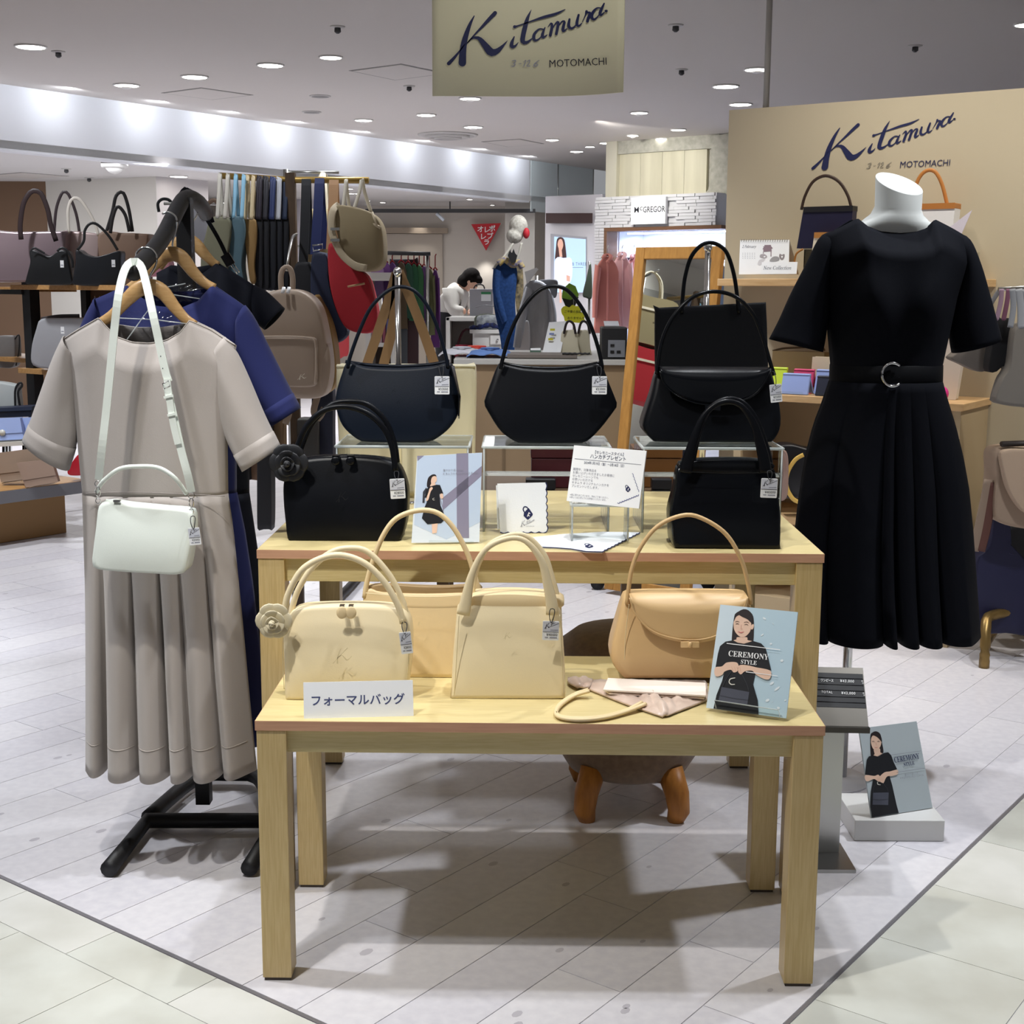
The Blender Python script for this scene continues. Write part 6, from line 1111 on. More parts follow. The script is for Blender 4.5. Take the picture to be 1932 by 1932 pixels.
# ---- standing mirror
MVD = VD; a = Vector((.393, 5.634, .02)); up = Vector((.0838, .1112, .9903))*1.45; uph = up.normalized(); L = up.length; MWD = .41; nm = MVD.cross(uph).normalized(); nm = nm if nm.y < 0 else -nm
OAKM = M('mirror_oak', 'b0803f', .45, bump=.03, scale=12, stretch=(6, 6, 1), c2='a07236'); t = thing('standing_mirror', 'oak framed full length mirror leaning behind the display tables', 'mirror', a + MVD*.2)
for o_, ex, ey in ((0, .045, L), (MWD - .045, .045, L)): bevel(MB().obox(a + MVD*o_, MVD*ex, uph*ey, nm*-.03).build('stile', OAKM, t), .003)
for o_ in (0, L - .05): bevel(MB().obox(a + MVD*.045 + uph*o_, MVD*(MWD-.09), uph*.05, nm*-.03).build('rail', OAKM, t), .003)
MB().obox(a + MVD*.04 + uph*.04 - nm*.02, MVD*(MWD-.08), uph*(L-.08), nm*.008).build('mirror_glass', M('mirror_silver', 'e8ece8', .01, 1), t)
MB().tube([a + MVD*.2 + uph*1.1 - nm*.03, Vector((a.x + .4, a.y + .5, .01))], .014, seg=8).build('rear_prop', OAKM, t)
# ---- cash counter in the middle distance
CT = M('counter_brown', '8a7458', .6, bump=.03, scale=10); x0, x1 = W(862, 690, 6.35).x, W(1192, 690, 6.35).x; zc = .93; t = thing('shop_counter', 'brown fronted counter with grey top beyond the black hobo bag', 'counter', ((x0+x1)/2, 6.8, 0))
MB().box(((x0+x1)/2, 6.85, zc/2), (x1-x0, .96, zc-.002)).build('carcass', CT, t); bevel(MB().box(((x0+x1)/2, 6.85, zc+.012), (x1-x0+.03, 1.0, .024)).build('counter_top', M('counter_grey', 'a9a7a2', .45), t), .002)
for x in (.27, .62): MB().box((x0 + (x1-x0)*x, 6.366, zc/2), (.012, .006, zc-.1)).build('front_batten', M('counter_dark', '6d5a42', .6), t)
ZC = zc + .0245
def cpt(px, Yd): return W(px, 690, Yd).x
FOLD = (('e6604f', 900, 6.75, 'coral folded shirt on the counter left end'), ('5f7fb8', 925, 6.55, 'denim blue folded shirt in front on the counter'), ('c9c9cf', 872, 6.62, 'light grey folded shirt at counter left corner'))
for c, px, Yd, lab in FOLD:
    X = cpt(px, Yd); t = thing('folded_shirt', lab, 'shirt', (X, Yd, ZC)); rows = []
    for j in range(8):
        rows.append([Vector((X - .11 + .22*i/11, Yd - .1 + .2*j/7, ZC + .004 + .034*math.sin(math.pi*min(1, max(0, i/11)))**.4*math.sin(math.pi*(j+.3)/7.6)**.5 + .005*math.sin(i*1.3 + j*2))) for i in range(12)])
    mb = MB().mat(pmat(c, .8)).grid(rows); solid(mb.build('body', parent=t), .003, 1); mb = MB().mat(pmat(c, .8)); mb.tube(cr([(X - .04, Yd - .02, ZC+.043), (X, Yd - .055, ZC+.046), (X + .04, Yd - .02, ZC+.043)], 10), .009, .005, 8); mb.build('collar', parent=t)
t = thing('shop_card', 'tall white card with yellow stickers standing on the counter', 'sign', W(1045, 678, 6.7)); q = [W(1036, 608, 6.75), W(1069, 606, 6.75), W(1056, 676, 6.68), W(1021, 676, 6.68)]; o = MB().mat(WHITE).prism(q, (0, .004, 0)).build('card', parent=t)
for y0, c in ((620, 'd8cf3a'), (628, '8f9ed0'), (638, 'd8cf3a')): MB().mat(pmat(c, .6)).prism([W(1038 - (y0-620)*.2, y0, 6.70), W(1047 - (y0-620)*.2, y0, 6.70), W(1047 - (y0-620)*.2, y0+4, 6.70), W(1038 - (y0-620)*.2, y0+4, 6.70)], (0, .002, 0)).build('sticker', parent=o)
for k, (x, w_, Yd, lab) in enumerate(((1074, 22, 6.72, 'ivory bucket bag with dark handle, left one on the counter'), (1101, 16, 6.85, 'ivory bucket bag with dark handle, right one on the counter'))):
    simple_bag('bucket_bag', lab, Yd, [(x-w_*.62, 626), (x, 624), (x+w_*.62, 626), (x+w_*.82, 655), (x+w_*.95, 675), (x, 678), (x-w_*.95, 675), (x-w_*.82, 655)], .12, 'cfc8b0', [([(x-10, 630), (x-6, 612), (x, 606), (x+8, 612), (x+12, 630)], .006, -.02, '2a2224')], floor_z=ZC)
t = thing('receipt_printer', 'black receipt printer on the right end of the counter', 'printer', W(1155, 715, 6.45)); c_ = W(1157, 690, 6.47)
bevel(MB().mat(pmat('16171a', .5)).box((c_.x, 6.5, ZC + .075), (.12, .16, .15)).build('body', parent=t), .006); MB().mat(pmat('c9cbd0', .5)).obox((c_.x - .045, 6.46, ZC + .152), (.07, 0, 0), (0, .08, .02), (0, -.002, .004)).build('paper_cover', parent=t); MB().mat(pmat('6f7278', .5)).box((c_.x + .01, 6.418, ZC + .05), (.08, .005, .08)).build('port_panel', parent=t)
for k in range(3): MB().mat(pmat('0c0c0e', .5)).box((c_.x - .01 + .03*(k % 2), 6.414, ZC + .035 + .03*(k//2)), (.018, .004, .012)).build('port', parent=t)
t = thing('document_folder', 'grey brown folder lying on counter seen through black hobo handle', 'folder', W(1020, 690, 6.5)); bevel(MB().mat(pmat('6e6660', .6)).box((cpt(1022, 6.5), 6.52, ZC + .012), (.33, .2, .02)).build('cover', parent=t), .003); MB().mat(pmat('18181a', .5)).tube([(cpt(1060, 6.45) + .012*i, 6.42, ZC + .024 + .003*(i % 2)) for i in range(12)], .005, seg=6).build('spiral', parent=t)
t = thing('pop_sign', 'yellow cloud shaped pop sign with green leaf above ivory bags', 'sign', W(1082, 612, 6.95)); Yp = 6.95
cl = [(1059, 583), (1066, 577), (1074, 580), (1080, 575), (1088, 578), (1096, 575), (1098, 582), (1095, 588), (1104, 592), (1102, 600), (1104, 606), (1094, 609), (1078, 608), (1066, 606), (1064, 598), (1060, 592)]
o = MB().mat(pmat('f2f23c', .5)).prism([W(p[0], p[1], Yp) for p in cr(cl, 40, True)], (0, .003, 0)).build('cloud_card', parent=t); pr = MB(); pc = Crop(0, 0, 1, (0, Yp - .001, 1), (0, -1, 0)); ctext(pr, pc, 'ご不要の部品は', 1064, 590, 5.6, .001, BLACK_INK); ctext(pr, pc, 'ありませんか？', 1070, 602, 5.6, .001, BLACK_INK); pr.build('lettering', parent=o)
MB().mat(pmat('86b63a', .6)).prism([W(p[0], p[1], Yp + .02) for p in ((1060, 560), (1062, 545), (1074, 534), (1086, 540), (1092, 556), (1086, 575), (1066, 576))], (0, .003, 0)).build('leaf_card', parent=t); MB().mat(pmat('20241c', .6)).prism([W(p[0], p[1], Yp + .01) for p in ((1060, 562), (1076, 566), (1092, 560), (1084, 580), (1068, 580))], (0, .003, 0)).build('slogan_card', parent=t)
MB().cyl((W(1082, 600, Yp).x, Yp + .012, ZC), (W(1082, 600, Yp).x, Yp + .012, W(1082, 560, Yp).z), .003, 6).build('stick', STEEL, t)
t = thing('green_notice', 'small green and white notice card on the counter', 'sign', W(1010, 676, 6.6)); MB().mat(pmat('3c5a48', .6)).prism([W(1000, 657, 6.62), W(1021, 656, 6.62), W(1020, 675, 6.6), W(1000, 675, 6.6)], (0, .004, 0)).build('card', parent=t); MB().mat(WHITE).prism([W(1001, 657, 6.615), W(1020, 656.5, 6.615), W(1020, 661, 6.612), W(1001, 661, 6.612)], (0, .002, 0)).build('white_band', parent=t)
# low bench behind the tall table with boxed leather goods
t = thing('low_bench', 'low dark bench behind the tall table carrying leather boxes', 'bench', (.1, 4.0, 0)); MB().box((.1, 4.0, .70), (.74, .4, .024)).build('seat_board', M('bench_wood', '5e4a34', .6, bump=.04, scale=12), t)
for x in (-.2, .36):
    for y in (3.86, 4.14): MB().box((x, y, .344), (.035, .035, .688)).build('leg', M('bench_wood', '5e4a34'), t)
for x0_, x1_, y0_, y1_, c, lab, Yd in ((1003, 1156, 846, 888, '4a1620', 'dark red leather box behind the middle acrylic riser', 3.86), (1196, 1286, 846, 890, '70481f', 'brown leather box behind the right acrylic riser', 3.88), (993, 1046, 900, 932, '17161a', 'black box below the dark red one on the bench', 3.84), (1228, 1262, 900, 940, '17161a', 'small black box behind the black tote on the bench', 3.84)):
    a_, b_ = W(x0_, y0_, Yd), W(x1_, y1_, Yd); zb_ = .7125
    t = thing('leather_box', lab, 'box', ((a_.x+b_.x)/2, Yd, zb_)); zt_ = a_.z; bevel(MB().mat(pmat(c, .5)).box(((a_.x+b_.x)/2, Yd + .06 - (.09 if y0_ == 900 else 0), (zb_+zt_-.03)/2), (abs(b_.x-a_.x), .11 if y0_ != 900 else .04, zt_-.03-zb_)).build('tray', parent=t), .003)
    bevel(MB().mat(pmat(c, .45)).box(((a_.x+b_.x)/2, Yd + .06 - (.09 if y0_ == 900 else 0), zt_-.014), (abs(b_.x-a_.x)+.004, .114 if y0_ != 900 else .044, .03)).build('lid', parent=t), .003)
# casters of a stool far under the tables
for x, lab in ((1127, 'black caster foot seen far under the tables, left one'), (1335, 'black caster foot seen far under the tables, right one')):
    p = Zp(x, 1112, .0); t = thing('caster_stand', lab, 'stand', p); MB().mat(POST).cyl(p + Vector((0, -.015, .03)), p + Vector((0, .015, .03)), .03, 16).build('wheel', parent=t); MB().mat(POST).box(p + Vector((0, 0, .12)), (.03, .03, .13)).build('leg', parent=t)
# ================================================================== RIGHT PANEL GOODS AND RIGHT RACK
def onshelf(px, d, z): 
    """point on the panel fixture at photo column px, d out of the panel"""
    t = .3
    for k in range(40):
        q = PP(t, d, z); r = ray(px, 600); f = r.x/r.y; t += (f*q.y - q.x)/(PD.x - f*PD.y)*.9
    return PP(t, d, z)
def panel_bag(name, label, pxs, y0, y1, d, zb, c, handles, T=.07, rough=.5, rim=None):
    l, r = onshelf(pxs[0], d, zb), onshelf(pxs[1], d, zb); lb, rb = onshelf(pxs[2], d, zb), onshelf(pxs[3], d, zb); h = (W(pxs[0], y0, l.y).z - zb)
    t = thing(name, label, 'handbag', (lb+rb)/2); m = pmat(c, rough, bump=.06, scale=80)
    mb = MB().mat(m); P = [lb, rb, r + UZ*h, l + UZ*h]; mb.prism(P, PN*-T); o = bevel(mb.build('body', parent=t), .006, 3)
    if rim: mb = MB().mat(pmat(rim, .5)); mb.prism([l + UZ*(h-.018) + PN*.003, r + UZ*(h-.018) + PN*.003, r + UZ*(h+.003) + PN*.003, l + UZ*(h+.003) + PN*.003], PN*-(T+.006)); bevel(mb.build('top_band', parent=t), .003)
    n_ = PN; 
    for pts, rr, hc in handles:
        mb = MB().mat(pmat(hc, .45)); mb.tube(cr([tuple(PL(p[0], p[1], l - PN*T*.5, n_)) for p in pts], 30), rr, .003, 8, up=tuple(PN)); mb.build('handle', parent=t)
    return t
zs = 1.3245
t = thing('acrylic_riser', 'low clear riser on the panel shelf under the navy bag', 'display riser', onshelf(1560, .1, zs)); q = onshelf(1512, .19, zs); w_ = (onshelf(1600, .19, zs) - q).length; zr = W(1550, 467, q.y).z - .004
MB().obox(q + UZ*(zr-zs-.004), PD*w_, PN*-.14, UZ*.004).build('top_plate', ACRYL, t)
for o_ in (0, w_-.004): MB().obox(q + PD*o_, PD*.004, PN*-.14, UZ*(zr-zs-.004)).build('side_plate', ACRYL, t)
panel_bag('navy_handbag', 'navy bag with dark brown arched handle on the beige panel shelf', (1508, 1600, 1498, 1597), 392, 466, .17, zr + .001, '1b1a38', [([(1512, 396), (1518, 372), (1532, 345), (1550, 333), (1566, 333), (1585, 345), (1600, 370), (1607, 396)], .006, '3a2a22')], T=.045, rim='1a1a20')
panel_bag('cream_handbag', 'cream bag with tan piping partly behind mannequin sleeve on shelf', (1530, 1600, 1522, 1600), 440, 517, .2, zs + .001, 'e6dcc6', [([(1515, 470), (1502, 480), (1498, 505), (1500, 516)], .004, 'b27a3e')], T=.05, rim='b27a3e')
panel_bag('white_handbag', 'white bag with tan arched handle behind the mannequin neck', (1722, 1790, 1716, 1786), 386, 450, .12, zs + .10, 'e8e8ea', [([(1726, 390), (1728, 352), (1738, 330), (1752, 321), (1766, 326), (1778, 350), (1788, 390)], .007, 'b5763a')], rim='b5763a')
q = onshelf(1726, .14, zs); t = thing('acrylic_riser', 'clear riser under the white tan-handled bag behind mannequin', 'display riser', q); MB().obox(q + UZ*.094, PD*.19, PN*-.12, UZ*.004).build('top_plate', ACRYL, t); MB().obox(q, PD*.004, PN*-.12, UZ*.094).build('side_plate', ACRYL, t); MB().obox(q + PD*.186, PD*.004, PN*-.12, UZ*.094).build('side_plate', ACRYL, t)
a = onshelf(1779, .16, zs); P = [PL(x, y, a, PN) for x, y in ((1782, 436), (1834, 396), (1812, 446), (1795, 475))]; t = thing('leaflet', 'white folded leaflet tilted beside the tan-handled white bag', 'leaflet', a); MB().mat(pmat('dcd6e4', .5)).prism(P, PN*-.003).build('sheet', parent=t); MB().mat(pmat('c8c8d0', .5)).obox(a, PD*.03, PN*-.03, UZ*.16).build('easel', parent=t)
# calendar and card
a = onshelf(1395, .22, zs + .001); b = onshelf(1487, .22, zs + .001); n_ = (PN + UZ*.22).normalized(); t = thing('desk_calendar', 'white spiral February desk calendar on the panel shelf', 'calendar', (a+b)/2); c = Crop(1380, 440, 8.05, a, n_)
o = MB().mat(WHITE).prism([c.at(*p) for p in ((132, 108), (878, 100), (868, 622), (112, 625))], -c.n*.003).build('page', parent=t); MB().mat(pmat('d8d4cc', .6)).prism([c.at(132, 108) - c.n*.004, c.at(878, 100) - c.n*.004, c.at(868, 622) - PN*.1, c.at(112, 625) - PN*.1], -PN*.002).build('back_board', parent=t)
for k in range(20): p = c.at(155 + k*36.5, 118, 0); MB().mat(STEEL).tube([p + c.n*.004 + UZ*-.004, p + UZ*.006, p - c.n*.006 - UZ*.004], .0012, seg=5).build('spiral_loop', parent=t)
pr = MB(); GATE = M('print_mauve', '8a7680', .6); ctext(pr, c, '2 February', 160, 222, 62, .0006, GREY_INK, sx=.78, shear=.4)
for p in ([(472, 245), (490, 215), (480, 205), (505, 195), (500, 180), (600, 178), (605, 200), (630, 230), (600, 245)], [(485, 245), (610, 245), (612, 275), (485, 285)], [(596, 275), (608, 275), (608, 355), (596, 355)], [(480, 285), (490, 285), (490, 310), (480, 310)]): ppoly(pr, c, p, .0006, GATE)
for p, m in (([(430, 345), (450, 320), (500, 318), (540, 345), (535, 375), (480, 380), (440, 372)], 'a9a3a6'), ([(580, 430), (610, 375), (660, 352), (720, 365), (730, 410), (680, 432)], '9b9a9c'), ([(725, 350), (735, 310), (755, 325), (785, 325), (805, 310), (808, 360), (785, 405), (745, 400)], '8f8688'), ([(400, 470), (420, 410), (460, 395), (520, 385), (480, 440), (440, 490)], 'cfcdd0'), ([(690, 385), (720, 380), (722, 410), (695, 408)], '9aa3d0')): ppoly(pr, c, p, .0006, pmat(m, .6), 14)
for p in ([(755, 345), (785, 345), (775, 375), (762, 375)], [(490, 350), (520, 345), (515, 365), (492, 368)]): ppoly(pr, c, p, .0008, WHITE)
for r in range(4):
    for q_ in range(6): ppoly(pr, c, [(170 + q_*36, 300 + r*26), (178 + q_*36, 300 + r*26), (178 + q_*36, 308 + r*26), (170 + q_*36, 308 + r*26)], .0006, GREY_INK)
pr.build('calendar_print', parent=o)
a2 = onshelf(1437, .245, zs + .001); c2 = Crop(1380, 440, 8.05, a2, n_); t = thing('new_collection_card', 'small white card reading New Collection before the calendar', 'sign', a2); o = MB().mat(WHITE).prism([c2.at(*p) for p in ((462, 440), (1002, 436), (985, 618), (445, 622))], -c2.n*.003).build('card', parent=t)
pr = MB(); ctext(pr, c2, '\U0001D441\U0001D452\U0001D464 \U0001D436\U0001D45C\U0001D459\U0001D459\U0001D452\U0001D450\U0001D461\U0001D456\U0001D45C\U0001D45B', 488, 552, 78, .0006, M('ink_mid_grey', '6c7280', .6), sx=.86); pr.build('lettering', parent=o)
# goods on the cabinet top
zc2 = .889
def card_case(label, px0, px1, y0, y1, d, c, name='card_case'):
    l, r = onshelf(px0, d, zc2), onshelf(px1, d, zc2); h = W(px0, y0, l.y).z - zc2; t = thing(name, label, 'wallet', (l+r)/2); m = pmat(c, .45); sl = (UZ*h - PN*h*.28)
    bevel(MB().mat(m).obox(l, r-l, sl, PN*-.014).build('front_flap', parent=t), .003); bevel(MB().mat(m).obox(l + sl*.96 - PN*.004, r-l, -sl*.9 - PN*.06 , PN*.008).build('back_leaf', parent=t), .002)
    MB().obox(l + PN*.012 + PD*.01, (r-l)*.8, UZ*.012, PN*.003).build('clear_prop', ACRYL, t); return t
card_case('lime yellow flap wallet beside the black flap bag tag', 1456, 1484, 693, 735, .27, 'bcd23a', 'wallet'); card_case('pale blue card case in front on the cabinet top', 1477, 1529, 704, 739, .33, '93a6dc'); card_case('raspberry pink card case behind the pale blue one', 1497, 1536, 696, 730, .25, 'c43e6c'); card_case('pale blue card case nearest the black dress on cabinet', 1540, 1570, 697, 730, .26, '93a6dc'); card_case('small dark navy card case touching the black dress', 1543, 1572, 709, 740, .33, '24283a')
panel_bag('khaki_handbag', 'khaki bag with gold fittings at the back of the cabinet top', (1460, 1558, 1458, 1560), 662, 722, .14, zc2, '8c7853', [([(1458, 662), (1480, 657), (1520, 655), (1548, 653), (1556, 662)], .004, '5e4a30')], T=.06)
panel_bag('cream_pouch', 'cream flat pouch standing behind dress waist on cabinet', (1536, 1580, 1533, 1580), 673, 725, .2, zc2, 'dccdb4', [], T=.03); panel_bag('white_clutch', 'white clutch on clear prop right of the dress waist', (1780, 1824, 1776, 1812), 640, 738, .2, zc2, 'ddd5cc', [], T=.03)
p = onshelf(1783, .3, zc2); t = tag(MB().mat(pmat('d2308a', .5)).blob(p + UZ*.028, (.028, .028, .028), 16, 10).build('pompom_charm'), 'bright pink ball charm at right side of dress waist', 'charm')
# bags on the lower shelf of the cabinet
zl = .4205; YL = 5.02
simple_bag('structured_handbag', 'black crocodile bag with yellow bamboo handle on low cabinet shelf', 5.10, [(1464, 848), (1490, 838), (1525, 846), (1560, 850), (1570, 880), (1568, 935), (1520, 940), (1468, 938), (1460, 900)], .1, '15151a', [([(1516, 858), (1500, 868), (1486, 892), (1484, 918), (1495, 940), (1508, 948)], .008, -.03, 'd8b45e')], rough=.35)
simple_bag('drawstring_bag', 'mauve drawstring bag with gold clasp on low cabinet shelf', 5.0, [(1464, 856), (1476, 850), (1486, 856), (1488, 900), (1484, 940), (1466, 942), (1460, 900)], .08, '9a8178', [([(1466, 858), (1474, 850), (1484, 860), (1486, 890)], .004, -.02, '9a8178')])
# ---- goods hanging at the right edge
YE = 4.55; t = thing('umbrella_rail', 'grey rail at right edge holding hanging cloth goods', 'rail', W(1920, 545, YE)); MB().cyl(W(1884, 546, YE), W(2010, 538, YE), .008, 10).build('bar', STEEL, t); pq = W(2005, 540, YE); MB().cyl((pq.x, YE, 0), (pq.x, YE, pq.z), .012, 10).build('post', STEEL, t)
def hanging(label, Y, straps, out, c, T=.06, name='cloth_bag'):
    t = thing(name, label, 'bag', W(out[0][0], max(p[1] for p in out), Y)); mb = MB().mat(pmat(c, .85, bump=.15, scale=70)); pillow(mb, ol(out, Y, 44), Y, T, .2); mb.build('body', parent=t)
    for pts, r, hc in straps: mb = MB().mat(pmat(hc, .7)); strap(mb, pts, Y, r, .002, 16); mb.build('strap', parent=t)
hanging('grey cloth bag peeping below the right dress sleeve', 4.6, [([(1868, 575), (1880, 556), (1888, 545)], .008, '7c7c82')], [(1797, 672), (1830, 650), (1872, 648), (1868, 690), (1850, 702), (1812, 686), (1795, 678)], '716a64')
hanging('black frilly cloth bag hanging from mauve straps at right edge', 4.5, [([(1880, 605), (1888, 570), (1890, 545)], .008, '9a7f92'), ([(1893, 605), (1900, 570), (1903, 545)], .008, '85566e')], [(1876, 602), (1886, 597), (1892, 604), (1904, 600), (1914, 606), (1914, 640), (1912, 690), (1904, 702), (1894, 690), (1880, 702), (1866, 698), (1872, 650)], '0f0e12')
hanging('grey pleated cloth bag at right frame edge, light straps', 4.45, [([(1906, 618), (1912, 580), (1910, 545)], .01, '8f9298'), ([(1926, 620), (1926, 580), (1922, 545)], .012, '9da0a6'), ([(1945, 620), (1940, 580), (1935, 545)], .012, '9da0a6')], [(1916, 618), (1945, 612), (1960, 640), (1958, 760), (1925, 768), (1884, 762), (1878, 756), (1890, 718), (1905, 690)], '75706a')
# backpack stand at lower right
t = thing('bag_stand', 'bronze tubular bag stand at the right edge behind the dress', 'stand', Zp(1860, 1250)); BRZ = M('bronze_tube', '8a7144', .35, .7); f = Zp(1857, 1250, .018)
MB().tube(cr([(f.x, f.y, .0), (f.x, f.y, .08), (f.x + .01, f.y + .03, .14), (f.x + .06, f.y + .08, .17), (f.x + .4, f.y + .22, .18)], 26), .018, seg=12).build('base_tube', BRZ, t); MB().cyl((f.x + .32, f.y + .2, .17), (f.x + .32, f.y + .2, 1.05), .016, 12).build('post', BRZ, t); MB().tube([(f.x + .1, f.y + .1, .98), (f.x + .32, f.y + .2, 1.04), (f.x + .5, f.y + .25, 1.04)], .012, seg=10).build('arm', BRZ, t); MB().cyl((f.x + .1, f.y + .28, .0), (f.x + .1, f.y + .1, .172), .014, 10).build('rear_leg', BRZ, t)
t = thing('backpack', 'taupe flap backpack with dark trim hanging at right frame edge', 'backpack', W(1915, 1000, 4.5)); TPE = M('canvas_taupe', '9a8674', .8, bump=.12, scale=100)
mb = MB().mat(TPE); pillow(mb, ol([(1884, 850), (1940, 846), (1990, 850), (1998, 920), (1990, 1000), (1930, 998), (1884, 985), (1876, 960), (1880, 900)], 4.5), 4.5, .13, .2); mb.build('body', parent=t); mb = MB().mat(M('canvas_taupe_light', 'a8937f', .8, bump=.12, scale=100)); pillow(mb, ol([(1892, 852), (1940, 848), (1990, 852), (1985, 920), (1960, 970), (1930, 965), (1905, 930), (1893, 890)], 4.46), 4.46, .03, .2); mb.build('flap', parent=t)
mb = MB().mat(pmat('2c2422', .6)); mb.tube([W(1890, 838, 4.5), W(1985, 834, 4.5)], .02, .01, 8); mb.build('top_binding', parent=t)
for pts, c in (([(1866, 905), (1850, 980), (1838, 1040)], '8d7a6a'), ([(1872, 910), (1862, 990), (1850, 1040)], '5c3a32')): mb = MB().mat(pmat(c, .7)); strap(mb, pts, 4.52, .016, .003, 16); mb.build('shoulder_strap', parent=t)
simple_bag('tote_bag', 'long navy tote below the taupe backpack at right edge', 4.6, [(1884, 862), (1896, 860), (1890, 940), (1900, 1040), (1935, 1060), (1960, 1190), (1900, 1196), (1846, 1190), (1840, 1120), (1842, 1056), (1866, 1030), (1876, 950)], .08, '191a3c', cat='bag')
simple_bag('shoulder_bag', 'black bag hanging behind navy tote at right edge', 4.75, [(1895, 1000), (1960, 1000), (1970, 1100), (1960, 1195), (1920, 1190), (1900, 1100)], .1, '101016', cat='bag')
simple_bag('shoulder_bag', 'tan yellow bag sliver under the black bag at right edge', 4.85, [(1918, 1090), (1970, 1080), (1980, 1140), (1960, 1150), (1930, 1140)], .08, 'b08a4a', cat='bag')
# ================================================================== CEILING FITTINGS, FAR SHOPS, PERSON
LAMP = M('lamp_glow', 'fffaf2', .5, emit=9); RING = M('downlight_ring', 'd8d6d4', .4); DOT = M('fitting_dark', '3a3a3c', .5); FITW = M('fitting_white', 'bdbab7', .6)
def downlight(px, py, z, wpx, label, group, tilt=False):
    c = Zp(px, py, z); r = wpx*c.y/2580/2; t = thing('ceiling_downlight', label, 'light', c, group)
    MB().mat(RING).lathe([(r*1.12, 0), (r*1.12, -.008), (r*1.0, -.01), (r*.98, -.001), (r*.5, -.001)], c, 24).build('trim_ring', parent=t)
    o = MB().mat(LAMP).lathe([(r*.95, -.004), (r*.95, -.009), (r*.6, -.0095), (.001, -.0095)], c, 24).build('lamp_lens', parent=t)
    if tilt: MB().mat(RING).blob(c + Vector((0, 0, -.012)), (r*.5, r*.5, .02), 12, 6).build('swivel_lamp', parent=t)
G1 = 'main ceiling downlights'
for px, py, wd, lab, tl in ((58, 87, 52, 'round ceiling downlight nearest the top left corner', 0), (239, 160, 44, 'adjustable ceiling downlight just above the soffit edge at left', 1), (367, 144, 46, 'bright ceiling downlight above the square hatch at left', 0), (510, 122, 46, 'bright ceiling downlight right of the left square hatch', 0), (624, 107, 40, 'ceiling downlight beneath the upper left sprinkler', 0),
    (686, 226, 32, 'small ceiling downlight left of the round air diffuser near soffit', 1), (804, 216, 34, 'ceiling downlight above left of the round air diffuser', 0), (887, 185, 38, 'ceiling downlight directly under the hanging banner edge', 1), (893, 239, 34, 'ceiling downlight touching the round air diffuser', 1), (1042, 263, 24, 'small far ceiling downlight right of the square hatch', 1), (1088, 285, 24, 'far ceiling downlight lowest before glass smoke barrier', 1), (1113, 276, 18, 'smallest far ceiling downlight above the glass smoke barrier', 0), (1144, 269, 25, 'far ceiling downlight above left corner of concrete facade', 0), (1194, 255, 21, 'far tilted ceiling downlight above the concrete facade', 1), (1250, 261, 26, 'far ceiling downlight closest to concrete facade top', 0), (1280, 244, 27, 'ceiling downlight above right part of concrete facade', 0), (1206, 212, 32, 'adjustable ceiling downlight below banner right corner', 1), (1369, 162, 46, 'large bright ceiling downlight left of panel corner', 0), (1397, 196, 40, 'ceiling downlight just above the beige panel corner', 0), (1428, 130, 44, 'adjustable ceiling downlight beside the grey support pole', 1), (1936, 45, 40, 'ceiling downlight cut by the right picture edge', 0)): downlight(px, py, CZ, wd, lab, G1, tl)
downlight(337, 332, LZ, 32, 'round downlight in the low ceiling behind the garment rack', 'low ceiling downlights')
for num, (px, py, wd) in enumerate(((722, 381, 11), (660, 355, 12), (663, 364, 12), (675, 364, 12), (694, 378, 9), (886, 375, 11), (885, 396, 11), (953, 391, 9), (989, 393, 9), (929, 386, 9), (805, 397, 9), (1080, 401, 8))): downlight(px, py, LZ, wd, 'tiny far downlight in low children shop ceiling, ' + ('under the lighting track left end', 'highest beside the duffel handles', 'between the duffel handles', 'right of the duffel handles', 'just above khaki duffel corner', 'above the middle of the track', 'straight above triangle sign', 'upper one above knit bonnet', 'nearest the right track end', 'right of triangle sign', 'above the beige door', 'in front of the lit poster wall')[num], 'children shop downlights')
def hatch(pts, z, label):
    q = [Zp(x, y, z) for x, y in pts]; c = sum(q, Vector())/4; t = thing('ceiling_hatch', label, 'hatch', c); i = [c + (p-c)*.92 for p in q]
    MB().mat(M('hatch_gap', '7e7b78', .7)).prism([p - UZ*.002 for p in q], (0, 0, .002)).build('frame', parent=t); MB().mat(CEIL).prism([p - UZ*.004 for p in i], (0, 0, .003)).build('door', parent=t)
hatch([(304, 175), (379, 165), (478, 179), (400, 188)], CZ, 'square ceiling hatch left, outlined beside two downlights'); hatch([(658, 133), (757, 120), (844, 138), (745, 151)], CZ, 'square ceiling hatch partly behind the hanging banner'); hatch([(908, 267), (981, 262), (1027, 271), (958, 277)], CZ, 'square ceiling hatch beyond the round air diffuser'); hatch([(-30, 331), (40, 325), (131, 332), (62, 337)], LZ, 'square hatch in the low ceiling above the left bags')
c = Zp(845, 254, CZ); t = thing('air_diffuser', 'round white air diffuser on the main ceiling', 'vent', c)
for k, (r, d) in enumerate(((.30, .012), (.22, .03), (.14, .04))): MB().mat(FITW).lathe([(r, 0), (r*.98, -d), (r*.86, -d - .006), (r*.82, -d*.4)], c, 32).build('ring', parent=t)
